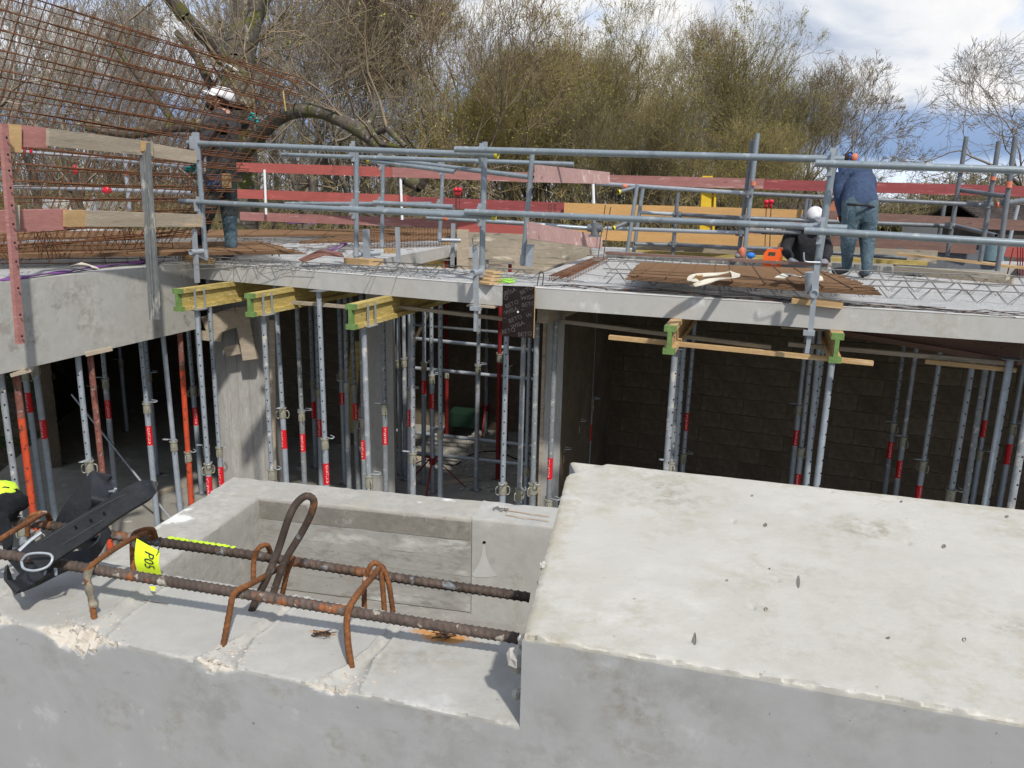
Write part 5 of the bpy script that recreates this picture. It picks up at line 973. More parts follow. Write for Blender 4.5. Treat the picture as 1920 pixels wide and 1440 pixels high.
# debris behind: rubble, tub, barrels
mb = MB(); c = V(1862, 470, 9.9); mb.tube(c - Vector((0, 0, .12)), c + Vector((0, 0, .12)), 0.15, 0.17, n=20); tag(obj('mortar_tub', mb, M['bluegrey'], smooth='auto'), 'pale blue plastic tub between the right scaffold posts', 'tub')
can = thing('jerry_can', 'orange plastic fuel can with moulded handle at the edge of the well', 'jerry can', tuple(V(1449, 500, 8.55)))
c = V(1449, 482, 8.55); cz = V(1449, 500, 8.55).z; X_ = ED; hw = 0.098; z1 = V(1449, 467, 8.55).z
mb = MB()
fr = [(-hw, cz), (hw, cz), (hw, cz + .10), (hw * .95, z1 - .055), (hw * .72, z1), (-hw * .62, z1), (-hw * .95, z1 - .05), (-hw, cz + .10)]
hl = [(-hw * .55, z1 - .075), (hw * .25, z1 - .075), (hw * .3, z1 - .03), (-hw * .45, z1 - .03)]
def ext_loops(loops, c, ax, n, t_):
    mb = MB(); tri = tessellate_polygon([[Vector((*p, 0)) for p in l] for l in loops]); flat = [p for l in loops for p in l]; k = len(flat)
    vs = [Vector((c.x, c.y, 0)) + ax * p[0] - n * t_ + Vector((0, 0, p[1])) for p in flat] + [Vector((c.x, c.y, 0)) + ax * p[0] + n * t_ + Vector((0, 0, p[1])) for p in flat]
    fs = [tuple(t__) for t__ in tri] + [tuple(i + k for i in reversed(t__)) for t__ in tri]; o_ = 0
    for l in loops:
        m_ = len(l); fs += [(o_ + i, o_ + (i + 1) % m_, k + o_ + (i + 1) % m_, k + o_ + i) for i in range(m_)]; o_ += m_
    return mb.add(vs, fs)
obj('can_body', ext_loops([fr, hl], c, X_, EN, 0.06), M['orangep'], can)
mb = MB(); mb.tube(c + X_ * .055 + Vector((0, 0, z1 - c.z - .03)), c + X_ * .085 + Vector((0, 0, z1 - c.z + .015)), .022, n=10); obj('can_cap', mb, M['orangep'], can)
mb = MB()
for a_ in range(3): mb.tube(Vector((c.x, c.y, cz + .03)) - EN * .062 + X_ * (.0 + a_ * .02), Vector((c.x, c.y, cz + .05 + .01 * a_)) - EN * .062 + X_ * (.015 + a_ * .018), .008, n=6)
obj('can_mark', mb, M['white'], can)
gl = thing('work_glove', 'orange and blue glove with grey cuff at the foot of the inner scaffold post', 'glove', tuple(V(1395, 485, 8.9)))
mb = MB(); mb.ball(V(1391, 473, 8.9), .045, .05, .06, 12, 8, lambda v, q: q * (1 + .3 * fbm(v.x * 2, v.y, v.z * 2))); obj('glove_palm', mb, M['tapeorange'], gl, smooth=True)
mb = MB(); mb.ball(V(1408, 479, 8.85), .05, .04, .035, 12, 8, lambda v, q: q * (1 + .3 * fbm(v.x * 2 + 5, v.y, v.z * 2))); obj('glove_fingers', mb, M['bluep'], gl, smooth=True)
mb = MB(); mb.ball(V(1383, 480, 8.9), .035, .04, .03, 10, 7); obj('glove_cuff', mb, M['greyglove'], gl, smooth=True)
mb = MB()
for k in range(260):
    x = RNG.uniform(1405, 1580); y = 440 - 24 * RNG.random() * (1 - abs(x - 1490) / 110); p = V(x, y, 15 + RNG.normal() * .5); s_ = float(RNG.uniform(.03, .09)); sd = float(RNG.random() * 9); mb.cur = int(RNG.integers(0, 4))
    mb.ball(p, s_ * 1.5, s_, s_, 5, 4, lambda v, q: q * (1 + .5 * nz(v.x + sd, v.y, v.z)))
tag(obj('rubble_heap', mb, [mat('rubble_white', (.62, .58, .54), .95, var=.15), mat('rubble_white2', (.5, .46, .42), .95), mat('rubble_grey', (.3, .28, .26), .95), mat('rubble_brick', (.5, .2, .12), .95)]), 'heap of pale rubble and broken brick behind the crouching man', 'rubble', kind='stuff')
mb = MB(); mb.bar(V(1556, 386, 14.2), V(1572, 400, 14.2), .1, .22); tag(obj('brick_slab', mb, mat('terracotta', (.5, .19, .10), .9)), 'tilted terracotta slab left of the man in blue', 'brick')
# starter rods with caps
def rods(label, pts, capm=None, m='rustdark'):
    t = thing('starter_rods', label, 'starter rods', tuple(V(pts[0][0], pts[0][2], pts[0][3])), 'vertical starter rods standing up from the deck')
    for x0, yt, yb, Y, x1 in pts:
        a, b = V(x1, yb, Y), V(x0, yt, Y); mb = MB(); mb.tube(a, b, 0.0055, n=6); obj('rod', mb, M[m], t)
        if capm: mb = MB(); mb.ball(b, .032, .032, .028, 12, 8); mb.tube(b - Vector((0, 0, .075)), b, .016, n=8); obj('safety_cap', mb, M[capm], t, smooth=True)
    return t
rods('pair of thin rods with red safety caps left of the middle guard post', [(855, 356, 400, 9.6, 855), (862, 356, 400, 9.5, 861)], 'capred')
rods('rods with two bright red caps between the inner scaffold posts', [(1437, 379, 470, 9.4, 1434), (1446, 378, 470, 9.3, 1443)], 'capred')
rods('thin dark rods before the orange board at mid picture', [(1135, 385, 485, 8.9, 1121), (1145, 388, 485, 8.8, 1131)])
rods('cluster of four thin rods crossing the lower red board', [(1029, 382, 430, 10, 1029), (1033, 382, 430, 10, 1033), (1039, 382, 430, 10, 1039), (1042, 382, 430, 10, 1042)])
rods('red-brown rods at the right edge of the picture', [(1900, 465, 522, 8.2, 1887), (1908, 463, 522, 8.2, 1908), (1914, 463, 522, 8.2, 1912), (1918, 465, 522, 8.3, 1917)], None, 'darkred')
rods('two small red caps above rods at the far left', [(45, 276, 300, 9, 45), (57, 276, 300, 9, 57)], 'capred')
# ================================================================== guard rails
def rail(x0, y0, x1, y1, Y0, Y1, label, m='galv3', r=0.0242, cap=None, group='guard rail tubes'):
    a, b = V(x0, y0, Y0), V(x1, y1, Y1); t = thing('guard_rail', label, 'rail', tuple(a), group)
    mb = MB(); mb.pipe(a, b, r, 0.004, 14); obj('tube', mb, M[m], t, smooth='auto')
    if cap:
        for p, q in ((a, b), (b, a)):
            if p in ((a,) if 'a' in cap else ()) or p in ((b,) if 'b' in cap else ()):
                d = (q - p).normalized(); mb = MB(); mb.pipe(p - d * .004, p + d * .02, r + .003, .006, 14); obj('end_ring', mb, M['capyellow'], t)
    return t
rail(352, 268, 933, 291, 7.45, 6.30, 'top front rail tube from the first to the third guard post', cap='b')
rail(853, 280, 1583, 299, 6.34, 5.32, 'top front rail tube from the third to the long right guard post')
rail(1529, 306, 1960, 321, 5.25, 4.75, 'top front rail tube running out at the right edge')
rail(337, 377, 928, 407, 7.45, 6.28, 'middle front rail tube from the first to the third guard post', cap='b')
rail(872, 397, 1588, 428, 6.32, 5.32, 'middle front rail tube crossing the centre of the picture')
rail(1508, 432, 1960, 459, 5.24, 4.72, 'middle front rail tube at the right edge, crossing the man in blue')
rail(528, 290, 1076, 308, 8.3, 7.6, 'rear top tube hung just behind the front rail', r=.022)
rail(690, 300, 853, 322, 8.1, 7.9, 'short sloping tube with yellow end ring behind the second post', cap='a')
rail(740, 301, 1000, 333, 8.4, 7.5, 'longer sloping tube reaching the leaning post')
rail(700, 380, 850, 388, 8.1, 7.9, 'short double tube behind the middle rail')
rail(535, 382, 810, 382, 8.4, 8.0, 'slim tube resting behind the middle rail with dark end', r=.02)
rail(640, 390, 872, 399, 7.0, 6.5, 'tube lying along the middle rail left of the third post', r=.02)
rail(800, 408, 1000, 420, 8.6, 8.5, 'low tube with red tape running to the leaning post', cap=None)
rail(1000, 421, 1130, 430, 8.5, 8.5, 'low tube between leaning post and swivel coupler')
tube('tape_band', V(831, 409, 8.55), V(840, 410, 8.55), .027, 'tapeorange', 'red tape band on the low tube', 'tape', 'tape bands')
# left bay rear rails
rail(35, 284, 375, 314, 10.5, 9.0, 'upper pale rail tube behind the hanging mesh at the left', 'galv')
rail(5, 350, 360, 361, 10.5, 9.0, 'lower pale rail tube behind the hanging mesh at the left', 'galv')
tube('guard_post', V(234, 288, 9.7), V(243, 396, 9.7), .024, 'galv', 'pale post with orange tape behind the hanging mesh', 'post')
tube('guard_post', V(177, 370, 10.5), V(178, 398, 10.5), .024, 'galv', 'short pale post stub far behind the left guard boards', 'post')
tube('tape_band', V(237, 320, 9.69), V(238, 329, 9.69), .0275, 'tapeorange', 'orange tape round the pale post at the left', 'tape', 'tape bands')
mb = MB(); mb.ball(V(200, 356, 9.2), .06, .04, .05, 10, 6, lambda v, q: q * (1 + .4 * fbm(v.x * 3, v.y, v.z * 3))); tag(obj('red_rag', mb, M['capred'], smooth=True), 'red rag knotted round the lower pale rail', 'rag')
mb = MB(); mb.ball(V(141, 318, 9.2), .03, .03, .06, 10, 6); tag(obj('red_tag', mb, M['capred'], smooth=True), 'small red tag hanging in the mesh at the left', 'tag')
def post(x0, y0, x1, y1, Y, label, foot=True, cup=True, clamps=(), r=.0242, m='galv3', Y1=None):
    a, b = V(x0, y0, Y), V(x1, y1, Y1 or Y); t = thing('guard_post', label, 'post', tuple(b), 'guard posts clamped along the slab edges')
    mb = MB(); mb.tube(b, a, r, n=14); obj('tube', mb, M[m], t, smooth='auto')
    for cy in clamps:
        f = (cy - y0) / (y1 - y0); p = a.lerp(b, f); d = (a - b).normalized()
        mb = MB(); mb.box(p - EN * 0.034 - ED * .012, d, ED, EN, .09, .018, .005); mb.box(p - EN * 0.062 - ED * .012 + d * .01, d, ED, EN, .055, .006, .022); o = obj('rail_hook', mb, M['galv'], t)
        mb = MB(); mb.box(p - EN * 0.0405 - ED * .012 + d * .045, d, ED, EN, .018, .006, .0015); obj('slot', mb, M['hole'], o)
    if cup:
        mb = MB(); mb.tube(b + Vector((0, 0, .02)), b + Vector((0, 0, .10)), r + .004, n=14); obj('collar', mb, M['galv'], t, smooth='auto')
    return t, a, b
def edge_clamp(b, label, px=None, outy=None, Yout=None, L=0.42):
    """square tube that hangs down the outside of the slab, with screw boss and the horizontal link to the post"""
    t = thing('edge_clamp', label, 'clamp', tuple(b), 'slab edge clamps of the guard posts')
    o = V(px, outy[0], Yout); o2 = V(px + outy[2], outy[1], Yout); d = (o - o2).normalized()
    mb = MB(); mb.bar(o, o2, .034, .034, up=tuple(EN)); obj('hanger', mb, M['galv'], t)
    mb = MB(); mb.bar(b + Vector((0, 0, .02)), o.lerp(o2, .48) + Vector((0, 0, .02)), .035, .05); obj('link', mb, M['galv'], t)
    f = o.lerp(o2, .42); mb = MB(); mb.pipe(f - EN * .06, f + EN * .09, .027, .006, 14); mb.tube(f - EN * .05, f - EN * .045, .021, n=12); obj('sleeve', mb, M['galv'], t, smooth='auto')
    mb = MB(); mb.tube(f - EN * .040, f - EN * .038, .0205, n=12); obj('sleeve_mouth', mb, M['hole'], t)
    return t, o, o2
t, a, b = post(370, 262, 386, 488, 7.42, 'leftmost front guard post at the corner of the slab', clamps=(270, 385))
mb = MB(); mb.bar(V(367, 248, 7.4), V(369, 300, 7.4), .05, .035, up=tuple(EN)); obj('post_head', mb, M['galv'], t)
edge_clamp(b, 'galvanised clamp at the slab corner beside the leftmost post', 364, (430, 530, 6), 7.25)
t, a, b = post(668, 275, 668, 484, 7.35, 'second front guard post from the left', clamps=(284, 390))
tube('post_link', V(668, 478, 7.35), V(712, 474, 7.5), .024, 'galv', 'pipe stub beside the foot of the second guard post', 'tube')
mb = MB(); mb.bar(V(686, 430, 7.3), V(688, 484, 7.3), .05, .05, up=tuple(EN)); tag(obj('clamp_stand', mb, M['galv']), 'upright square clamp beside the second guard post', 'clamp')
mb = MB(); mb.bar(G(658, 488, 3.03), G(705, 492, 3.03), .2, .06); tag(obj('timber_pad', mb, M['timber']), 'timber pad under the second guard post', 'pad')
mb = MB(); mb.bar(G(352, 484, 3.03) , G(392, 490, 3.03), .12, .06); tag(obj('timber_pad', mb, M['timber']), 'small timber block at the slab corner by the leftmost post', 'pad')
t, a, b = post(909, 266, 903, 520, 6.45, 'third front guard post in the middle of the picture', clamps=(290, 400))
t2, o, o2 = edge_clamp(b, 'long galvanised clamp reaching below the slab beside the printed plywood', 891, (462, 578, 2), 6.05)
mb = MB(); mb.bar(V(893, 572, 6.05), V(892, 621, 6.05), .026, .03, up=tuple(EN)); obj('lower_bar', mb, M['galv'], t2)
mb = MB(); mb.box(V(892, 578, 6.05), ED, EN, (0, 0, 1), .038, .03, .016); obj('clamp_nut', mb, M['galv'], t2)
mb = MB(); mb.path([V(886, 445, 6.05), V(887, 457, 6.05), V(891, 461, 6.0), V(897, 456, 6.0)], .006, 6, step=.01); obj('crank', mb, M['galv2'], t2)
t, a, b = post(998, 290, 980, 498, 7.5, 'leaning guard post beside the pink plank, over the stair opening', clamps=())
mb = MB(); mb.bar(V(995, 458, 7.4), V(992, 500, 7.4), .055, .05, up=tuple(EN)); tag(obj('clamp_stand', mb, M['galv']), 'square clamp beside the foot of the leaning post', 'clamp')
t, a, b = post(1566, 278, 1527, 535, 5.35, 'long front guard post at the right, before the two men', clamps=(303, 430))
t2, o, o2 = edge_clamp(b, 'long galvanised clamp hanging over the right slab edge', 1532, (498, 620, -12), 5.12)
mb = MB(); mb.bar(V(1520, 618, 5.12), V(1513, 662, 5.12), .028, .03, up=tuple(EN)); obj('lower_bar', mb, M['galv'], t2)
mb = MB(); mb.box(V(1517, 624, 5.12), ED, EN, (0, 0, 1), .036, .03, .016); obj('clamp_nut', mb, M['galv'], t2)
mb = MB(); mb.path([V(1507, 473, 5.1), V(1508, 487, 5.1), V(1513, 491, 5.1), V(1538, 492, 5.1)], .005, 6, step=.01); obj('crank', mb, M['galv'], t2)
mb = MB(); mb.tube(V(1522, 545, 5.3), V(1522, 510, 5.3), .045, n=14); obj('foot_disc', mb, M['galv'], t2, smooth='auto')
# posts behind the front row
post(718, 290, 716, 466, 8.6, 'slim post behind the second front post', clamps=(302, 384), r=.022)
post(831, 303, 824, 452, 9.0, 'slim post left of the timber boxed opening', clamps=(312, 388), r=.022)
mb = MB(); mb.bar(V(745, 426, 7.9), V(747, 490, 7.9), .036, .036, up=tuple(EN)); tag(obj('clamp_stand', mb, M['galv']), 'square clamp on the left edge of the stair opening, nearest', 'clamp')
mb = MB(); mb.bar(V(850, 419, 9.5), V(848, 500, 9.5), .04, .04, up=tuple(EN)); tag(obj('clamp_stand', mb, M['galv']), 'square clamp on the far left corner of the stair opening', 'clamp')
tube('post_link', V(822, 450, 9.3), V(863, 451, 9.4), .024, 'galv', 'pipe stub on the clamp at the stair opening corner', 'tube')
for x, y, lb in ((732, 470, 'near'), (838, 455, 'far')):
    mb = MB(); mb.box(G(x, y, 3.03), ED, EN, (0, 0, 1), .07, .05, .03); tag(obj('timber_pad', mb, M['timber']), 'little timber block on the %s left edge of the stair opening' % lb, 'pad')
# scaffold behind the second well
def spost(x0, y0, x1, y1, Y, label, m='galv2', Y1=None): return post(x0, y0, x1, y1, Y, label, False, False, (), .0242, m, Y1)
spost(1195, 346, 1176, 473, 9.6, 'left post of the twin scaffold posts right of the pink plank', 'galv3'); spost(1206, 350, 1188, 473, 9.9, 'right post of the twin scaffold posts right of the pink plank', 'galv3')
spost(1271, 362, 1261, 478, 9.8, 'lone scaffold post in front of the orange boards'); spost(1421, 250, 1394, 486, 8.9, 'tall inner scaffold post with grey glove at its foot', 'galv3'); spost(1411, 262, 1384, 486, 9.0, 'thinner post strapped behind the tall inner scaffold post')
spost(1513, 372, 1506, 420, 10.4, 'short post just left of the crouching man helmet'); spost(1520, 374, 1513, 420, 10.5, 'twin of the short post behind the crouching man helmet')
spost(1812, 256, 1776, 480, 8.9, 'left of the three tall leaning scaffold posts at the right'); spost(1873, 265, 1838, 490, 8.3, 'middle of the three tall leaning scaffold posts at the right'); spost(1904, 256, 1870, 508, 7.8, 'right of the three tall leaning scaffold posts at the right')
spost(1771, 384, 1756, 476, 10.2, 'shorter post with base disc left of the tall leaning posts'); spost(1909, 385, 1893, 450, 11, 'pale post stub at the far right', 'galv')
mb = MB(); mb.tube(V(1756, 476, 10.2), V(1756, 474, 10.2), .1, n=16); tag(obj('base_disc', mb, M['galv']), 'round base plate under the shorter post at the right', 'base plate')
for k, (x0, y0, x1, y1, Y0, Y1, lb) in enumerate([(1118, 344, 1408, 363, 10.0, 9.1, 'upper scaffold rail with red tape right of the pale pink plank'), (1408, 363, 1855, 385, 9.0, 8.45, 'upper scaffold rail behind the man in blue'), (1198, 398, 1270, 402, 9.9, 9.8, 'middle scaffold rail before the orange board, left piece'), (1270, 402, 1400, 409, 9.8, 9.05, 'middle scaffold rail before the orange board, right piece'), (1400, 409, 1785, 424, 9.0, 9.1, 'middle scaffold rail behind both men'),
    (1135, 428, 1395, 437, 9.9, 9.1, 'third scaffold rail between twin posts and tall inner post'), (1395, 432, 1535, 438, 9.0, 9.2, 'third scaffold rail behind the crouching man'), (1190, 457, 1262, 459, 9.7, 9.8, 'lowest scaffold rail piece at the left of the well'), (1262, 458, 1395, 466, 9.8, 9.0, 'lowest scaffold rail piece before the glove'), (1395, 464, 1470, 468, 9.0, 9.1, 'lowest scaffold rail behind the orange can'),
    (1555, 474, 1700, 484, 9.6, 9.3, 'dark low tube behind the man in blue'), (1795, 356, 1885, 368, 9.0, 8.0, 'short tie tube high between the three leaning posts'), (1786, 422, 1868, 442, 9.1, 8.2, 'sloping tie tube low between the three leaning posts'), (1888, 380, 1960, 370, 8.0, 8.6, 'tie tube rising to the right edge'), (1160, 360, 1198, 350, 9.6, 9.7, 'little tube with yellow end by the twin posts, upper'), (1150, 428, 1178, 416, 9.6, 9.7, 'little tube with yellow end by the twin posts, lower')]):
    rail(x0, y0, x1, y1, Y0, Y1, lb, 'galv2' if k not in (0, 2, 5) else 'galv', cap='a' if k > 13 else None, group='scaffold rails round the second well')
cpl = 0
for x, y, Y in ((1270, 402, 9.75), (1401, 364, 8.88), (1396, 409, 8.88), (1388, 437, 8.95), (1262, 458, 9.75), (1781, 423, 8.85), (1851, 384, 8.3), (1886, 380, 7.85), (1509, 408, 10.2)):
    p = V(x, y, Y); mb = MB(); mb.tube(p - Vector((0, 0, .035)), p + Vector((0, 0, .035)), .038, n=12); mb.tube(p - ED * .05, p + ED * .05, .034, n=12); mb.tube(p - EN * .06, p, .012, n=8)
    tag(obj('tube_coupler', mb, M['galv2'], smooth='auto'), 'clamp coupler joining %s' % ['lone post and middle rail', 'tall inner post and upper rail', 'tall inner post and middle rail', 'tall inner post and third rail', 'lone post and lowest rail', 'left leaning post and sloping tie', 'middle leaning post and upper rail', 'right leaning post and upper tie', 'short posts behind helmet and rail'][cpl], 'coupler', 'scaffold tube couplers'); cpl += 1
p = V(1116, 428, 8.4); mb = MB(); mb.tube(p - Vector((0, 0, .07)), p + Vector((0, 0, .06)), .045, n=12); mb.tube(p - ED * .08, p + ED * .08, .04, n=12); mb.box(p - Vector((0, 0, .08)), ED, EN, (0, 0, 1), .06, .04, .01)
tag(obj('swivel_coupler', mb, M['galv2'], smooth='auto'), 'large swivel coupler on the low rail near the pink plank', 'coupler')
for k, (x, y, Y, x2, y2) in enumerate(((1168, 349, 9.75, 1176, 350), (1413, 340, 8.87, 1412, 348), (1806, 318, 8.87, 1805, 324), (1863, 331, 8.27, 1862, 338), (1893, 340, 7.77, 1891, 352), (1568, 412, 9.1, 1575, 412), (1868, 384, 8.3, 1876, 384))):
    tube('tape_band', V(x, y, Y), V(x2, y2, Y), .0275, 'tapeorange', 'orange tape mark on %s' % ['the upper rail near the twin posts', 'the tall inner scaffold post', 'the left leaning post', 'the middle leaning post', 'the right leaning post', 'the middle rail behind the man in blue', 'the upper rail between leaning posts'][k], 'tape', 'tape bands')
for k, (x, y0, y1, Y, lb) in enumerate(((496, 318, 402, 12.9, 'left'), (751, 333, 412, 12.0, 'middle'), (1112, 345, 425, 11.3, 'right'))):
    tube('white_post', V(x, y0, Y), V(x + 3, y1, Y), .02, 'white', 'thin white post carrying the red boards, %s one of three' % lb, 'post', 'white posts of the far board fence')
# ================================================================== board guard rails
def board(x0, y0, x1, y1, Y0, Y1, hpx, m, label, t_=.03, cat='guard board', group=None, zup=None):
    a, b = V(x0, y0, Y0), V(x1, y1, Y1); h = hpx * (Y0 + Y1) / 2 / 1465; mb = MB(); mb.bar(a, b, t_, h)
    return tag(obj('guard_board', mb, M[m]), label, cat, group)
GB = 'boards of the far guard fence'
board(442, 313, 740, 323, 13.2, 12.0, 17, 'redboard', 'top far board, bright red left length behind the jacketed man', group=GB)
board(736, 323, 1005, 333, 12.0, 11.6, 17, 'redboard2', 'top far board, faded length ending at the leaning post', group=GB)
board(1135, 337, 1432, 345, 11.2, 10.6, 18, 'redboard2', 'top far board, purplish length right of the pale pink plank', group=GB)
board(1432, 346, 1960, 360, 10.6, 9.9, 19, 'redboard3', 'top far board behind the man in blue, red with knots', group=GB)
board(444, 363, 765, 375, 13.2, 12.0, 17, 'redboard', 'middle far board, bright red length tied to the white post', group=GB)
board(764, 378, 1058, 390, 12.0, 11.4, 19, 'redboard3', 'middle far board, pinkish red length up to the orange one', group=GB)
board(1058, 390, 1505, 404, 11.3, 10.5, 20, 'orangeboard', 'middle far board, fresh orange timber before the hedge', group=GB)
board(1505, 402, 1960, 425, 10.5, 9.7, 19, 'brownboard', 'middle far board, dull brown, behind the man in blue', group=GB)
board(451, 405, 870, 421, 13.2, 12.0, 16, 'redboard2', 'low far board, light red, above the far mesh stack', group=GB)
board(860, 424, 1060, 437, 12.0, 11.3, 19, 'redboard', 'low far board, red, above the opening shutter', group=GB)
board(1040, 434, 1560, 458, 11.2, 10.4, 24, 'orangeboard', 'low far board, broad orange timber behind the well', group=GB)
board(1540, 452, 1830, 466, 10.4, 9.8, 20, 'brownboard', 'low far board, maroon brown, right of the man in blue', group=GB)
board(1870, 470, 1960, 476, 9.8, 9.6, 20, 'redboard', 'short red board at the right edge behind the rods', group=GB)
mb = MB(); mb.bar(V(1326, 330, 10.9), V(1320, 440, 10.9), .14, .06, up=(0, 1, 0)); mb.bar(V(1341, 345, 10.88), V(1336, 440, 10.88), .03, .08, up=(0, 1, 0)); tag(obj('yellow_post', mb, M['yellowpaint']), 'yellow formwork beam standing upright behind the orange boards', 'post')
# pink planks by the leaning post
def plank3(label, x0, yt0, yb0, x1, yt1, yb1, Y0, Y1, m):
    a0, a1, b0, b1 = V(x0, yb0, Y0), V(x0, yt0, Y0), V(x1, yb1, Y1), V(x1, yt1, Y1); n = (b0 - a0).cross(a1 - a0).normalized() * .03
    mb = MB(); mb.hexa([a0, b0, b0 + n, a0 + n], [a1, b1, b1 + n, a1 + n]); return tag(obj('guard_board', mb, M[m]), label, 'guard board')
plank3('pale pink weathered plank pinned at the leaning post, upper of two', 1002, 309, 342, 1139, 323, 345, 7.2, 9.2, 'pinkboard')
plank3('pinkish red plank sloping down from the leaning post, lower of two', 988, 416, 448, 1125, 442, 466, 7.2, 9.2, 'pinkboard')
# board rail on the downstand beam (left)
def fb(z_px, x, Y): return V(x, z_px, Y)
LBF = 'board guard rail over the left downstand beam'
plank3('short tan board end behind the red timber post, top row', 10, 232, 284, 38, 234, 286, 5.75, 5.82, 'timber')
plank3('short red board piece in the top row beside the tan end', 38, 234, 275, 90, 240, 277, 5.85, 5.98, 'redboard2')
plank3('long tan board of the top row, running to the channel post', 86, 240, 273, 282, 265, 292, 5.9, 6.85, 'timber2')
plank3('weathered grey end of the top row right of the channel post', 280, 268, 294, 365, 283, 306, 6.88, 7.25, 'timber2')
plank3('maroon board of the lower row crossing behind the red timber post', -20, 394, 436, 122, 391, 430, 5.7, 6.1, 'redboard2')
plank3('short fresh board lapped over the lower row joint', 118, 393, 424, 165, 394, 424, 6.05, 6.25, 'timber')
plank3('long tan board of the lower row with grey upper edge', 158, 394, 424, 376, 402, 425, 6.2, 7.3, 'timber2')
plank3('grey batten nailed beside the red timber post', 24, 384, 430, 38, 385, 432, 5.7, 5.72, 'timber2')
plank3('small tan block at the top of the channel post', 260, 264, 283, 276, 266, 283, 6.72, 6.78, 'timber')
plank3('small rounded block on the channel post at the lower row', 270, 396, 418, 284, 397, 419, 6.72, 6.78, 'timber')
mb = MB(); mb.bar(V(6, 232, 5.62), V(38, 645, 5.48), .055, .03, up=tuple(NX)); t = tag(obj('timber_post', mb, M['redboard2']), 'leaning faded red post with nail holes, fixed on the beam at the far left', 'post')
mb = MB()
for y in (258, 290, 320, 352, 385, 420, 455, 490, 540, 590, 630): p = V(6 + 32 * (y - 232) / 413 + 1.5, y, 5.60 - .14 * (y - 232) / 413) + NX * .0155 - Vector((0, .002, 0)); mb.ball(p, .008, .008, .009, 6, 4)
obj('nail_hole', mb, M['hole'], t)
t = thing('channel_post', 'worn grey double steel channel post fixed on the beam, second from the left', 'post', tuple(V(291, 600, 6.7)))
for s_ in (-1, 0, 1):
    a, b = V(271 + s_ * 6.0, 268, 6.75), V(291 + s_ * 6.4, 599, 6.62); mb = MB(); mb.bar(a, b, .022 if s_ else .03, .035 if s_ else .016, up=tuple(NX)); obj('channel_flange' if s_ else 'channel_web', mb, M['steelchan'], t)
# ================================================================== hanging bundle of mesh sheets
TL, TR, BR, BL = V(-200, -86, 6.2), V(556, 146, 7.75), V(352, 452, 7.7), V(-330, 520, 6.0)
mn = (TR - TL).cross(BL - TL).normalized()
for pnl in range(4):
    off = mn * (0.014 * pnl) ; du, dvv = RNG.normal() * .035, RNG.normal() * .006; mb = MB()
    def sp(u, v): return TL.lerp(TR, u + du).lerp(BL.lerp(BR, u + du), v + dvv) + off + mn * (0.07 * math.sin(u * 2.6 + .4) * (1 - v) + .05 * math.sin(v * 4 + pnl * .3)) + Vector((0, 0, .02 * math.sin(u * 5 + pnl)))
    nr, nc = 15, 21
    for j in range(nr): mb.path([sp(u / 12 * 1.015, (j + .2) / nr + .002 * nz(u, j, pnl)) for u in range(13)], .0047, 4)
    for i in range(nc): mb.path([sp((i + .5) / nc, v / 6 * 1.02 - .01) for v in range(7)], .0034, 4)
    tag(obj('mesh_sheet', mb, M['rust']), '%s sheet, counted from the camera, of the tilted rusty mesh bundle beside the jacketed man' % ['nearest', 'second', 'third', 'rearmost'][pnl], 'mesh sheet', 'mesh sheets of the hanging bundle')
mb = MB()
for k in range(90):
    x = RNG.uniform(-20, 345); p = V(x, RNG.uniform(440, 498), 6.0 + x / 345 * 1.9); d = Vector((RNG.normal() * .04, RNG.normal() * .1, .12)); mb.tube(p, p + d, .0035, n=4)
for j in range(7): mb.path([V(x, 452 + j * 7 - (x * .02) * (7 - j) / 3 + 4 * nz(x * .02, j), 6.6 + x / 345 * 1.3) for x in range(-40, 360, 40)], .004, 4)
tag(obj('mesh_sheet', mb, M['rust']), 'loose lower mesh sheet sagging onto the beam behind the left boards', 'mesh sheet')
mb = MB(); mb.path([V(425, 120, 7.8), V(415, 130, 7.8), V(412, 138, 7.8), V(420, 140, 7.8)], .008, 6, step=.02); mb.path([V(430, 122, 7.8), V(442, 130, 7.8), V(448, 134, 7.8)], .006, 6, step=.02); tag(obj('lifting_hook', mb, M['galv']), 'steel sling hook caught in the upper edge of the hanging mesh', 'hook')
mb = MB(); mb.bar(V(531, 170, 7.7), V(536, 208, 7.7), .015, .01); tag(obj('marking_strip', mb, M['yellow']), 'yellow strip hanging from the mesh corner', 'strip')
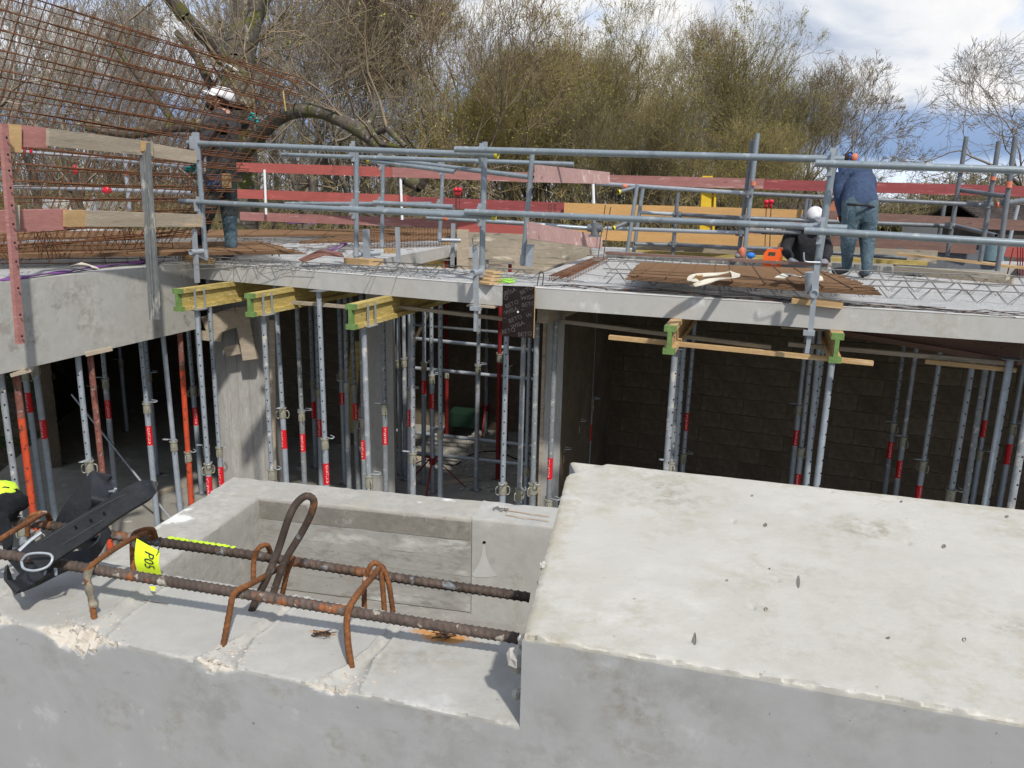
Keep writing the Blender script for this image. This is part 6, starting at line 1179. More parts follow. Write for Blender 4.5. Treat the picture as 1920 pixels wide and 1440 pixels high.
# ================================================================== people
def person(name_label, joints, bones, radii, zones, loc_, parts=()):
    """one skin-grown body; zones: material for each bone. joints in world"""
    names = list(joints); idx = {n: i for i, n in enumerate(names)}
    root = thing('person', name_label, 'person', tuple(loc_))
    me = bpy.data.meshes.new('body'); me.from_pydata([vec(joints[n]) - vec(loc_) for n in names], [(idx[a], idx[b]) for a, b, _ in bones], [])
    o = bpy.data.objects.new('body', me); COL.objects.link(o)
    o.modifiers.new('s', 'SKIN'); sv = me.skin_vertices[0].data
    for n in names:
        r = radii[n]; sv[idx[n]].radius = (r, r) if not isinstance(r, tuple) else r
        sv[idx[n]].use_root = (n == 'pelvis')
    s2 = o.modifiers.new('b', 'SUBSURF'); s2.levels = 2; s2.render_levels = 2
    bpy.context.view_layer.update()
    m2 = bpy.data.meshes.new_from_object(o.evaluated_get(bpy.context.evaluated_depsgraph_get()))
    bpy.data.objects.remove(o)
    mats = []; 
    for *_, z in bones:
        if z not in mats: mats.append(z)
    m2.materials.clear()
    for z in mats: m2.materials.append(M[z])
    segs = [(vec(joints[a]) - vec(loc_), vec(joints[b]) - vec(loc_), mats.index(z)) for a, b, z in bones]
    for p in m2.polygons:
        c = p.center; best = 9; bi = 0
        for a, b, z in segs:
            ab = b - a; t_ = max(0, min(1, (c - a).dot(ab) / max(1e-9, ab.length_squared))); d_ = (c - a - ab * t_).length
            if d_ < best: best = d_; bi = z
        p.material_index = bi
    for v in m2.vertices:   # cloth folds
        w = v.co; k = 0.006 * fbm(w.x * 9, w.y * 9, w.z * 16 + 3); v.co = w + v.normal * k
    m2.shade_smooth()
    b = bpy.data.objects.new('body', m2); COL.objects.link(b); b.parent = root
    return root
def finger_chain(root, wrist, fwd, side, m, n=4, curl=0.5, s=1.0):
    """palm with four unequal bent fingers and a thumb"""
    fwd = vec(fwd).normalized(); side = vec(side).normalized(); dn = fwd.cross(side).normalized(); mb = MB(); w = vec(wrist)
    mb.ball(w + fwd * .045 * s, .02 * s, .02 * s, .02 * s, 10, 8, lambda v, q: fwd * v.z * .05 * s + side * v.x * .042 * s + dn * v.y * .017 * s)
    for k, L_ in enumerate((.065, .078, .072, .055)):
        b = w + fwd * .082 * s + side * (.030 - .020 * k) * s; d1 = (fwd + dn * curl).normalized(); d2 = (fwd * .6 + dn * curl * 2).normalized()
        mb.path([b - fwd * .02 * s, b + d1 * L_ * .5 * s, b + d1 * L_ * .5 * s + d2 * L_ * .35 * s, b + d1 * L_ * .5 * s + d2 * L_ * .55 * s], .0095 * s, 7)
    mb.path([w + fwd * .02 * s + side * .03 * s, w + fwd * .05 * s + side * .058 * s, w + fwd * .08 * s + side * .06 * s + dn * .015 * s], .0105 * s, 7)
    return obj('glove', mb, M[m], root, smooth=True)
def head(root, c, look, up, s=1.0, skin='skin', hair=True):
    c = vec(c); f = vec(look).normalized(); u = vec(up); u = (u - f * u.dot(f)).normalized(); r_ = f.cross(u)
    def fn(v, q):
        x, y, z = v.x, v.y, v.z    # x right, y forward, z up
        px = .075 * x; py = .095 * y; pz = .115 * z
        if z < -.2: k = (-.2 - z); px *= 1 - .38 * k; py = py * (1 - .2 * k) + .012 * k
        fw = max(0, y)
        py += .026 * fw ** 6 * math.exp(-((z + .12) / .17) ** 2) * math.exp(-(x / .20) ** 2) * 1.2           # nose
        py -= .012 * math.exp(-((z - .08) / .10) ** 2) * (math.exp(-((x - .36) / .16) ** 2) + math.exp(-((x + .36) / .16) ** 2)) * (1 if y > 0 else 0)
        py += .006 * math.exp(-((z - .26) / .08) ** 2) * fw ** 2 + .006 * math.exp(-((z + .48) / .06) ** 2) * fw ** 3 * math.exp(-(x / .35) ** 2) + .006 * math.exp(-((z + .80) / .12) ** 2) * fw
        return (r_ * px + f * py + u * pz) * s
    mb = MB(); mb.ball(c, 1, 1, 1, 28, 22, fn)
    for sg in (-1, 1): mb.ball(c + r_ * sg * .077 * s - f * .005 * s - u * .01 * s, 1, 1, 1, 8, 6, lambda v, q: (r_ * v.x * .010 + f * v.y * .018 + u * v.z * .030) * s)
    o = obj('head', mb, M[skin], root, smooth=True)
    if hair:
        mb = MB(); mb.ball(c - f * .012 * s + u * .018 * s, 1, 1, 1, 20, 14, lambda v, q: (r_ * v.x * .082 + f * v.y * .092 + u * max(v.z, -.45) * .112) * s if not (v.y > .55 and v.z < .5) else (r_ * v.x * .06 + f * v.y * .07 + u * v.z * .08) * s); obj('hair', mb, M['hair'], o, smooth=True)
        mb = MB(); mb.ball(c + f * .035 * s - u * .07 * s, 1, 1, 1, 16, 10, lambda v, q: (r_ * v.x * .056 + f * v.y * .058 + u * v.z * .045) * s); obj('beard', mb, M['hair'], o, smooth=True)
    for sg in (-1, 1):
        mb = MB(); mb.ball(c + r_ * sg * .028 * s + f * .080 * s + u * .010 * s, .008 * s, .006 * s, .006 * s, 8, 6); obj('eye', mb, M['hole'], o)
    return o, f, u, r_
def helmet(root, c, f, u, r_, s=1.0, m='helmet', tilt=0):
    t = MB(); t.ball(c + u * .035 * s - f * .005, 1, 1, 1, 28, 12, lambda v, q: (r_ * v.x * .103 + f * v.y * .128 + u * max(0, v.z) * .118) * s)
    o = obj('helmet', t, M[m], root, smooth=True)
    mb = MB(); mb.grid(lambda a, b: c + u * (.036 * s) + (r_ * math.cos(math.pi * (.12 + .76 * a)) * (.10 + .012 * b) + f * math.sin(math.pi * (.12 + .76 * a)) * (.125 + .055 * b) - u * .018 * b) * s, 14, 3); mb.grid(lambda a, b: c + u * (.033 * s) + (r_ * math.cos(math.pi * (.88 - .76 * a)) * (.10 + .012 * b) + f * math.sin(math.pi * (.88 - .76 * a)) * (.125 + .055 * b) - u * .018 * b) * s, 14, 3); obj('brim', mb, M[m], o, smooth=True)
    mb = MB()
    for k in (0,): mb.path([c + u * .035 * s + (r_ * .03 * k + f * .125 * math.cos(a) + u * (.121 * math.sin(a))) * s for a in np.linspace(.3, 2.8, 9)], .005 * s, 5)
    obj('ridge', mb, M[m], o, smooth=True)
    mb = MB(); mb.path([c + r_ * .09 * s + u * .03 * s, c + r_ * .072 * s - u * .06 * s + f * .02 * s, c - u * .118 * s + f * .045 * s, c - r_ * .072 * s - u * .06 * s + f * .02 * s, c - r_ * .09 * s + u * .03 * s], .004 * s, 5, step=.02); obj('chin_strap', mb, M['hair'], o)
    return o
# -- man in the charcoal jacket holding the hanging mesh (left), seen from the side, looking up
Yw = 8.12
Q = lambda x, y, dy=0.0: V(x, y, Yw + dy)
foot = Q(434, 484); foot.z = 3.04
J1 = dict(pelvis=Q(412, 330), waist=Q(413, 302), chest=Q(415, 255), neck=Q(418, 216), nape=Q(414, 203),
          sr=Q(432, 225, .18), er=Q(455, 240, .26), wr=Q(466, 224, .14), sl=Q(398, 228, -.17), el=Q(381, 275, -.24), wl=Q(371, 302, -.34),
          hr=Q(424, 342, .10), kr=Q(431, 408, .06), ar=Q(434, 466, .02), fr=foot + Vector((-.01, -.02, .015)), tr=foot + Vector((-.13, -.10, .0)),
          hl=Q(402, 342, -.08), kl=Q(389, 398, -.16), al=Q(372, 448, .2), fl=Q(366, 470, .25), tl=Q(352, 474, .2))
B1 = [('pelvis', 'waist', 'charcoal'), ('waist', 'chest', 'charcoal'), ('chest', 'neck', 'charcoal'), ('neck', 'nape', 'skin'), ('neck', 'sr', 'charcoal'), ('sr', 'er', 'charcoal'), ('er', 'wr', 'charcoal'), ('neck', 'sl', 'charcoal'), ('sl', 'el', 'charcoal'), ('el', 'wl', 'charcoal'),
      ('pelvis', 'hr', 'workpants'), ('hr', 'kr', 'workpants'), ('kr', 'ar', 'denim'), ('ar', 'fr', 'boot'), ('fr', 'tr', 'boot'), ('pelvis', 'hl', 'workpants'), ('hl', 'kl', 'workpants'), ('kl', 'al', 'workpants'), ('al', 'fl', 'boot'), ('fl', 'tl', 'boot')]
R1 = dict(pelvis=.155, waist=.155, chest=.19, neck=.085, nape=.055, sr=.085, er=.062, wr=.042, sl=.085, el=.062, wl=.042, hr=.12, kr=.085, ar=.062, fr=.05, tr=.04, hl=.12, kl=.085, al=.06, fl=.05, tl=.04)
p1 = person('bearded man in charcoal jacket and white helmet looking up at the hanging mesh', J1, B1, R1, None, foot)
hc = Q(408, 189, -.02); o_, f_, u_, r__ = head(p1, hc, (-.80, -.42, .38), (.30, 0, .95), 1.02); helmet(p1, hc + u_ * .012, f_, (u_ - f_ * .30).normalized(), r__, .98)
finger_chain(p1, J1['wr'], (.55, -.2, -.1), (0, -.3, .9), 'teal', curl=.6, s=1.15); finger_chain(p1, J1['wl'], (-.2, -.5, -.6), (.1, -.5, .5), 'teal', curl=.6, s=1.1)
mb = MB(); mb.box(Q(424, 339, -.12), (1, .2, 0), (-.2, 1, 0), (0, 0, 1), .045, .03, .07); obj('tool_pouch', mb, M['timber'], p1)
mb = MB(); mb.box(Q(401, 340, -.2), (1, .2, 0), (-.2, 1, 0), (0, 0, 1), .07, .04, .07); obj('tool_pouch', mb, M['navy'], p1)
# -- man in blue, bending, seen from behind
Q = lambda x, y, dy=0.0: V(x, y, 8.1 + dy)
fl_ = G(1586, 512, 3.03); fr_ = G(1623, 517, 3.03)
Q = lambda x, y, dy=0.0: V(x, y, fr_.y + .1 + dy)
J2 = dict(pelvis=Q(1612, 393), waist=Q(1612, 372, .10), chest=Q(1607, 340, .24), neck=Q(1598, 322, .36), nape=Q(1596, 312, .42),
          sr=Q(1633, 338, .32), er=Q(1626, 372, .50), wr=Q(1612, 400, .55), sl=Q(1578, 334, .26), el=Q(1574, 368, .20), wl=Q(1578, 402, .26), hnl=Q(1581, 418, .28),
          hl=Q(1598, 402, .0), kl=Q(1590, 452, .03), al=fl_ + Vector((0.0, 0, .12)), bl=fl_ + Vector((0, 0, .03)), tl=fl_ + Vector((-.07, .16, .0)),
          hr=Q(1627, 402, .0), kr=Q(1626, 452, .03), ar=fr_ + Vector((0, 0, .12)), br=fr_ + Vector((0, 0, .03)), tr=fr_ + Vector((.03, .17, .0)))
B2_ = [('pelvis', 'waist', 'navy'), ('waist', 'chest', 'navy'), ('chest', 'neck', 'navy'), ('neck', 'nape', 'navy'), ('neck', 'sr', 'navy'), ('sr', 'er', 'navy'), ('er', 'wr', 'navy'), ('neck', 'sl', 'navy'), ('sl', 'el', 'navy'), ('el', 'wl', 'navy'), ('wl', 'hnl', 'hair'),
       ('pelvis', 'hl', 'denim'), ('hl', 'kl', 'denim'), ('kl', 'al', 'denim'), ('al', 'bl', 'denim'), ('bl', 'tl', 'boot'), ('pelvis', 'hr', 'denim'), ('hr', 'kr', 'denim'), ('kr', 'ar', 'denim'), ('ar', 'br', 'denim'), ('br', 'tr', 'boot')]
R2 = dict(pelvis=.135, waist=.165, chest=.185, neck=.10, nape=.05, sr=.082, er=.062, wr=.042, sl=.085, el=.062, wl=.042, hnl=.036, hl=.115, kl=.078, al=.056, bl=.048, tl=.036, hr=.115, kr=.078, ar=.056, br=.048, tr=.036)
p2 = person('man in navy sweater and blue jeans bending forward, seen from behind', J2, B2_, R2, None, (fl_ + fr_) / 2)
hc = Q(1592, 311, .52); o_, f_, u_, r__ = head(p2, hc, (-.2, .75, -.62), (-.1, .6, .8), .95, hair=False)
mb = MB(); mb.ball(hc, 1, 1, 1, 24, 14, lambda v, q: (r__ * v.x * .10 + f_ * v.y * .12 + u_ * v.z * .13)); obj('hood', mb, M['bluecap'], o_, smooth=True)
for x, y in ((1586, 296), (1602, 296)):
    mb = MB(); mb.ball(Q(x, y, .42), .035, .035, .045, 14, 9); obj('ear_defender', mb, M['tapeorange' if x > 1590 else 'hair'], o_, smooth=True)
mb = MB(); mb.path([Q(1586, 292, .42), Q(1594, 286, .45), Q(1602, 291, .42)], .008, 6, step=.01); obj('headband', mb, M['hair'], o_)
DW = mat('denim_worn', (.072, .128, .165), .9, var=.28, scale=9)
for k in (-1, 1):
    mb = MB(); mb.grid(lambda a, b: Q(1612 + k * 15 - 7 + 14 * a, 400 + 16 * b, -.134 - .010 * math.sin(a * 3.14)), 4, 4)
    obj('back_pocket', mb, DW, p2, smooth=True)
mb = MB(); mb.path([Q(1590, 383, -.15 + .08), Q(1603, 384, -.165), Q(1614, 384, -.17), Q(1625, 385, -.165), Q(1640, 389, -.06)], .014, 6, step=.02); obj('belt', mb, M['black'], p2, smooth=True)
# -- crouching man in the well, facing the camera
Q = lambda x, y, dy=0.0: V(x, y, 9.25 + dy)
base = Q(1510, 490, .1); base.z = 1.75
J3 = dict(pelvis=Vector((base.x, base.y, 2.55)), waist=Q(1512, 500, .06), chest=Q(1511, 456, .0), neck=Q(1512, 430, -.05), nape=Q(1513, 420, -.08),
          sr=Q(1482, 440, .0), er=Q(1471, 468, -.1), wr=Q(1483, 484, -.36), sl=Q(1540, 440, .0), el=Q(1553, 470, -.1), wl=Q(1547, 486, -.36),
          hl=Vector((base.x + .1, base.y, 2.5)), kl=Vector((base.x + .12, base.y - .1, 2.12)), al=Vector((base.x + .12, base.y, 1.85)), tl=Vector((base.x + .12, base.y - .14, 1.79)),
          hr=Vector((base.x - .1, base.y, 2.5)), kr=Vector((base.x - .12, base.y - .1, 2.12)), ar=Vector((base.x - .12, base.y, 1.85)), tr=Vector((base.x - .12, base.y - .14, 1.79)))
B3_ = [('pelvis', 'waist', 'blackjumper'), ('waist', 'chest', 'blackjumper'), ('chest', 'neck', 'blackjumper'), ('neck', 'nape', 'skin'), ('neck', 'sr', 'blackjumper'), ('sr', 'er', 'blackjumper'), ('er', 'wr', 'blackjumper'), ('neck', 'sl', 'blackjumper'), ('sl', 'el', 'blackjumper'), ('el', 'wl', 'blackjumper'),
       ('pelvis', 'hl', 'denim'), ('hl', 'kl', 'denim'), ('kl', 'al', 'denim'), ('al', 'tl', 'boot'), ('pelvis', 'hr', 'denim'), ('hr', 'kr', 'denim'), ('kr', 'ar', 'denim'), ('ar', 'tr', 'boot')]
R3 = dict(pelvis=.14, waist=.17, chest=.195, neck=.09, nape=.055, sr=.09, er=.068, wr=.045, sl=.09, el=.068, wl=.045, hl=.11, kl=.08, al=.055, tl=.04, hr=.11, kr=.08, ar=.055, tr=.04)
p3 = person('man in black jumper and white helmet working down in the second well, face bowed', J3, B3_, R3, None, base)
hc = Q(1527, 413, -.12); o_, f_, u_, r__ = head(p3, hc, (.15, -.80, -.52), (0, -.5, .85), .95); helmet(p3, hc + u_ * .01, f_, (u_ * 1.0 - f_ * .1).normalized(), r__, .95)
finger_chain(p3, J3['wr'], (.15, -.35, -.75), (.9, -.1, .1), 'greyglove', curl=.4, s=1.1); finger_chain(p3, J3['wl'], (-.25, -.6, -.5), (-.9, 0, .2), 'greyglove', curl=.5, s=1.1)
# ================================================================== trees
def seg_mesh(name, segs, mats, n=3, parent=None, loc=(0, 0, 0), mi=None):
    A = np.array(segs, dtype=np.float64); p, q, r0, r1 = A[:, 0:3], A[:, 3:6], A[:, 6], A[:, 7]
    d = q - p; L = np.linalg.norm(d, axis=1, keepdims=True); L[L == 0] = 1e-6; d = d / L
    up = np.where(np.abs(d[:, 2:3]) < .9, np.array([[0, 0, 1.]]), np.array([[1., 0, 0]])); x = np.cross(d, up); x /= np.linalg.norm(x, axis=1, keepdims=True); y = np.cross(x, d)
    K = len(A); vs = np.zeros((K, 2 * n, 3))
    for k in range(n):
        a = 2 * math.pi * k / n; o = x * math.cos(a) + y * math.sin(a); vs[:, k] = p + o * r0[:, None]; vs[:, n + k] = q + o * r1[:, None]
    base = (np.arange(K) * 2 * n)[:, None]; fs = np.concatenate([base + np.array([[k, (k + 1) % n, n + (k + 1) % n, n + k]]) for k in range(n)], axis=1).reshape(-1)
    me = bpy.data.meshes.new(name); me.vertices.add(K * 2 * n); me.vertices.foreach_set('co', vs.reshape(-1)); nf = K * n
    me.loops.add(nf * 4); me.loops.foreach_set('vertex_index', fs.astype(np.int32)); me.polygons.add(nf)
    me.polygons.foreach_set('loop_start', (np.arange(nf) * 4).astype(np.int32)); me.polygons.foreach_set('loop_total', np.full(nf, 4, dtype=np.int32))
    for m in (mats if isinstance(mats, list) else [mats]): me.materials.append(m)
    me.update(calc_edges=True); me.shade_smooth()
    o = bpy.data.objects.new(name, me); COL.objects.link(o); o.location = loc; o.parent = parent; return o
def leaves_mesh(name, pts, size, m, parent=None, loc=(0, 0, 0), rng=None):
    P = np.array(pts); K = len(P); rng = rng or RNG; a = rng.normal(size=(K, 3)); b = rng.normal(size=(K, 3)); a /= np.linalg.norm(a, axis=1, keepdims=True); b -= a * (a * b).sum(1, keepdims=True); b /= np.linalg.norm(b, axis=1, keepdims=True)
    s = size * rng.uniform(.5, 1.4, (K, 1)); vs = np.stack([P - a * s, P + b * s * .55, P + a * s, P - b * s * .55], 1)
    me = bpy.data.meshes.new(name); me.vertices.add(K * 4); me.vertices.foreach_set('co', vs.reshape(-1)); me.loops.add(K * 4); me.loops.foreach_set('vertex_index', np.arange(K * 4, dtype=np.int32))
    me.polygons.add(K); me.polygons.foreach_set('loop_start', (np.arange(K) * 4).astype(np.int32)); me.polygons.foreach_set('loop_total', np.full(K, 4, dtype=np.int32)); me.materials.append(m); me.update(calc_edges=True)
    o = bpy.data.objects.new(name, me); COL.objects.link(o); o.location = loc; o.parent = parent; return o
def grow(rng, p, d, L, r, lvl, maxl, out, tips, gnarl=.18, upw=.12, spread=.75, kids=(3, 5), rmin=.006, steps=5, trunk=None, shrink=.64, env=None):
    p = np.array(p, float); d = np.array(d, float); d /= np.linalg.norm(d); n = steps if lvl < 2 else (4 if lvl < 4 else 3); st = L / n; r1 = max(rmin, r * (.62 if lvl else .55)); nk = 0; pts = []
    for i in range(n):
        d = d + rng.normal(size=3) * gnarl * (.6 if lvl == 0 else 1) + np.array([0, 0, upw]) * (1 if lvl else .5); d /= np.linalg.norm(d); q = p + d * st
        ra, rb = r + (r1 - r) * i / n, r + (r1 - r) * (i + 1) / n; (trunk if (trunk is not None and lvl <= 1) else out).append((*p, *q, ra, rb)); p = q; pts.append((p.copy(), d.copy(), rb))
        if env is not None and lvl >= 1 and (((p - env[0]) / env[1]) ** 2).sum() > 1.0 + .25 * noise.noise(Vector(p * .35)): tips.append(p.copy()); break
    tips.append(p.copy())
    if lvl >= maxl: return
    n = len(pts)
    k = rng.integers(kids[0], kids[1] + 1)
    for j in range(k):
        i = n - 1 if j == 0 else int(rng.integers(min(n - 1, 1 if lvl else 2), n)) ; b, bd, br = pts[i]
        t = rng.normal(size=3); t -= bd * t.dot(bd); t /= np.linalg.norm(t); sp = spread * rng.uniform(.5, 1.15) * (.5 if j == 0 else 1)
        grow(rng, b, bd * math.cos(sp) + t * math.sin(sp), L * shrink * rng.uniform(.75, 1.2), max(rmin, br * (.85 if j == 0 else .6)), lvl + 1, maxl, out, tips, gnarl, upw, spread, kids, rmin, steps, trunk, shrink, env)
def make_tree(seed, h, r, label, loc, group, barkm, twigm, maxl=6, stems=1, buds=0.0, budm='bud', kids=(3, 4), gnarl=.16, upw=.10, spread=.7, rmin=.006, first=.30, lean=0, shrink=.68, bsize=.027, env=None):
    rng = np.random.default_rng(seed); out, trunk, tips = [], [], []
    for s_ in range(stems):
        a = rng.uniform(0, 6.28); grow(rng, (math.cos(a) * .3 * (stems > 1), math.sin(a) * .3 * (stems > 1), -.3), (math.cos(a) * .18 * (stems > 1) + lean, math.sin(a) * .18 * (stems > 1), 1), h * first, r * rng.uniform(.7, 1), 0, maxl, out, tips, gnarl, upw, spread, kids, rmin, 5, trunk, shrink, None if env is None else (np.array([0, 0, h * env[0]]), np.array([h * env[1], h * env[1], h * env[2]])))
    t = thing('tree', label, 'tree', loc, group)
    seg_mesh('trunk', trunk, M[barkm], 8, t); seg_mesh('crown', out, M[twigm], 3, t)
    if buds:
        T = np.array(tips); k = int(len(T) * buds); idx = rng.integers(0, len(T), k); tag(leaves_mesh('leaf_buds', T[idx] + rng.normal(size=(k, 3)) * .07, bsize, M[budm], t, rng=rng), kind='stuff')
    print('tree', label[:30], len(out)); return t
def clone_tree(t, loc, rz, sc, label, group=None):
    c = t.copy(); COL.objects.link(c); c.location = loc; c.rotation_euler = (0, 0, rz); c.scale = (sc[0], sc[0], sc[1]); c['label'] = label
    for ch in t.children: d = ch.copy(); COL.objects.link(d); d.parent = c
    return c
GT = 'bare trees of the wood beyond the site'
def tb(px, Y): p = V(px, 700, Y); return (p.x, Y, ground_z(p.x, Y) - .1)
def topz(px, ytop, Y): return (380 + .022 * (px - 960) - ytop) * Y / 1441 + CZ
def dens(px, Y, ytop, *a, **k):
    return make_tree(a[0], topz(px, ytop, Y) / 1.04, a[1], a[2], tb(px, Y), GT, *a[3:], **k)
K1 = dens(800, 33, -60, 11, .24, 'tall bare grey tree with buds behind the board fence at the centre left', 'bark', 'twig', 7, buds=.4, kids=(3, 4), upw=.08, spread=.70, shrink=.72, env=(.60, .36, .44), rmin=.0052)
K2 = dens(1255, 40, 12, 23, .22, 'olive-tinged budding tree whose rounded top stands above the far orange boards', 'bark', 'twig2', 7, buds=1.6, kids=(3, 3), upw=.07, spread=.66, shrink=.72, env=(.56, .34, .48), rmin=.0052)
K3 = dens(1010, 42, 55, 37, .16, 'many-stemmed thin tree left of the sky gap', 'bark', 'twig2', 6, stems=3, buds=1.6, kids=(3, 4), upw=.10, spread=.6, gnarl=.14, shrink=.74, env=(.54, .36, .5), rmin=.0052)
K4 = dens(560, 28, -60, 53, .24, 'bare pale-twigged tree behind the jacketed man', 'bark', 'twig3', 7, buds=.1, kids=(3, 3), upw=.06, shrink=.72, env=(.58, .38, .46))
K5 = dens(1500, 40, 130, 71, .20, 'small spreading bare tree with open crown right of the wood', 'bark', 'twig', 7, buds=.15, kids=(3, 3), upw=.06, spread=.62, lean=.06, gnarl=.15, rmin=.007, shrink=.78, first=.36, env=(.58, .33, .46))
K6 = dens(1915, 26, 98, 97, .32, 'gnarled dark bare tree at the right edge, branches drooping over the barn', 'moss', 'twig3', 7, buds=0, kids=(3, 4), upw=.05, spread=.75, gnarl=.22, lean=-.04, rmin=.0052, first=.36, shrink=.78, env=(.56, .50, .46))
srcs = [K1, K2, K3, K4]; HS = []
for t_ in (K1, K2, K3, K4, K5, K6):      # true heights, so that each crown ends where it should
    me_ = [c_ for c_ in t_.children if c_.name.startswith('crown')][0].data; co = np.empty(len(me_.vertices) * 3); me_.vertices.foreach_get('co', co); HS.append(float(np.percentile(co[2::3], 99.7)))
for t_, (px, yt, Y), h_ in zip((K1, K2, K3, K4, K5, K6), ((800, -60, 33), (1255, 42, 40), (1010, 95, 42), (560, -60, 28), (1500, 130, 40), (1915, 98, 26)), HS):
    k_ = topz(px, yt, Y) / h_; t_.scale = (max(1, k_ ** .5), max(1, k_ ** .5), k_); print('height', h_, k_)
desc = ['bare grey tree', 'olive budding tree', 'thin many-stemmed tree', 'pale-twigged bare tree']
spots = [  # photo column, distance, kind, photo row of the top, words
 (-60, 24, 3, -120, 'at the far left edge behind the mesh'), (90, 34, 3, -40, 'seen through the hanging mesh near the left corner'), (200, 27, 3, -90, 'seen through the middle of the hanging mesh'), (300, 36, 3, -60, 'left of the big mossy tree, farther back'),
 (395, 29, 3, -90, 'just left of the big mossy tree'), (520, 38, 0, -60, 'right behind the big mossy tree'), (640, 33, 3, -80, 'above the arching mossy limb'), (700, 42, 1, -20, 'behind the tip of the arching limb'), (745, 30, 0, -70, 'over the end of the mossy limb'),
 (870, 36, 0, -15, 'left of the sky gap, its dark rounded top cut by the frame'), (925, 40, 2, 50, 'at the left shoulder of the sky gap'), (965, 44, 1, 68, 'low in the sky gap'), (1060, 46, 1, 40, 'in the middle of the low stretch of treetops'), (1115, 39, 2, 62, 'right of the low stretch of treetops'), (1180, 43, 1, 8, 'behind the tallest central crown'),
 (1310, 42, 1, 26, 'right half of the tallest central crown'), (1350, 39, 2, 48, 'at the right shoulder of the central crown'), (1392, 44, 1, 88, 'at the falling right side of the wood'), (1425, 41, 2, 125, 'lowest on the right side of the wood'), (1455, 50, 0, 150, 'behind the small spreading tree'),
 (1225, 50, 0, 22, 'farthest back at the tallest crown'), (1020, 52, 0, 60, 'farthest back under the sky gap'), (600, 48, 1, -10, 'deep behind the arching limb'), (150, 48, 3, 20, 'deep behind the mesh at the left'),
 (840, 50, 1, 30, 'deep behind the third guard post'), (1140, 51, 1, 60, 'deep behind the orange boards, left'), (1285, 52, 1, 40, 'deep behind the tallest crown, right'), (1340, 50, 1, 70, 'deep behind the yellow post'), (1400, 52, 1, 130, 'deep behind the tall inner scaffold post'), (990, 37, 1, 110, 'over the leaning guard post'), (480, 48, 1, 0, 'deep behind the mossy trunk'), (350, 50, 0, 20, 'deep behind the jacketed man'),
 (760, 52, 1, 10, 'deep behind the second guard post'), (680, 54, 0, 10, 'farthest back over the red boards'), (1090, 35, 2, 150, 'short, right of the pale pink plank'), (1240, 34, 2, 140, 'short, before the tallest crown'), (900, 34, 2, 140, 'short, behind the third guard post'), (1370, 35, 2, 190, 'short, left of the tall inner scaffold post')]
for k, (px, Y, kd, yt, w) in enumerate(spots):
    if 860 < px < 1440: yt += 36
    zs = topz(px, yt, Y) / HS[kd]; clone_tree(srcs[kd], tb(px, Y), k * 1.37, (max(.75, min(1.15, zs)) * (1 + .08 * math.sin(k * 2.3)), zs), '%s %s' % (desc[kd], w))
clone_tree(K6, tb(1820, 44), 2.2, (.8, .62), 'smaller bare tree behind the gnarled one at the right')
# the big mossy tree: hand-laid trunk and limbs, twigs grown from them
def limb(pts, r0, r1, step=.25):
    P = resample([V(*p) for p in pts], step); n = len(P)
    return [(*P[i], *P[i + 1], (r0 + (r1 - r0) * i / n) * (1 + .10 * nz(i * .7, r0 * 9)), (r0 + (r1 - r0) * (i + 1) / n) * (1 + .10 * nz((i + 1) * .7, r0 * 9))) for i in range(n - 1)]
YB = 15.5
Lm = [([(462, 560, YB), (462, 420, YB), (458, 300, YB), (450, 200, YB - .3)], .22, .26), ([(450, 210, YB - .3), (446, 120, YB), (462, 40, YB + .5), (480, -60, YB + 1)], .31, .25), ([(462, 60, YB + .5), (500, -20, YB + 1.5), (540, -120, YB + 2)], .2, .1),
      ([(448, 150, YB), (400, 85, YB - .5), (345, 30, YB - 1), (290, -40, YB - 1.2)], .17, .09), ([(440, 205, YB), (400, 170, YB), (370, 110, YB), (330, 60, YB)], .09, .05),
      ([(452, 290, YB - .4), (480, 262, YB - 1), (515, 225, YB - 1.6), (560, 207, YB - 2), (610, 212, YB - 2.2), (660, 236, YB - 2.4), (700, 262, YB - 2.6), (735, 300, YB - 2.8), (765, 338, YB - 3), (788, 350, YB - 3.1)], .14, .10),
      ([(690, 255, YB - 2.5), (725, 240, YB - 2.8), (760, 275, YB - 3)], .06, .03), ([(700, 215, YB - 2.5), (690, 235, YB - 2.6), (715, 270, YB - 2.8), (765, 278, YB - 3)], .05, .02), ([(788, 350, YB - 3.1), (800, 330, YB - 3.2), (808, 305, YB - 3.2)], .07, .02),
      ([(455, 250, YB), (400, 240, YB - .3), (330, 235, YB - .5), (250, 250, YB - .7), (160, 238, YB - 1)], .15, .07), ([(330, 235, YB - .5), (290, 180, YB - .5), (240, 120, YB - .6), (200, 60, YB - .7)], .07, .03)]
trunk = [s for l in Lm for s in limb(*l)]; out, tips = [], []; rng = np.random.default_rng(5)
for i, s in enumerate(trunk):
    if rng.random() < .34 and s[2] > 2.5:
        d = rng.normal(size=3) * .7 + np.array([0, 0, .75]); grow(rng, s[0:3], d, rng.uniform(1.0, 2.2), .028, 2, 5, out, tips, .2, .05, .7, (2, 4), .006, 5, None, .72)
b0 = V(462, 560, YB); t = thing('tree', 'huge mossy old tree with arching limb, behind the jacketed man', 'tree', (b0.x, b0.y, 0))
seg_mesh('trunk', trunk, M['moss'], 14, t, -Vector(t.location)); seg_mesh('crown', out, M['twig'], 3, t, -Vector(t.location)); tag(leaves_mesh('leaf_buds', np.array(tips) + rng.normal(size=(len(tips), 3)) * .1, .03, M['bud'], t, -Vector(t.location)), kind='stuff')
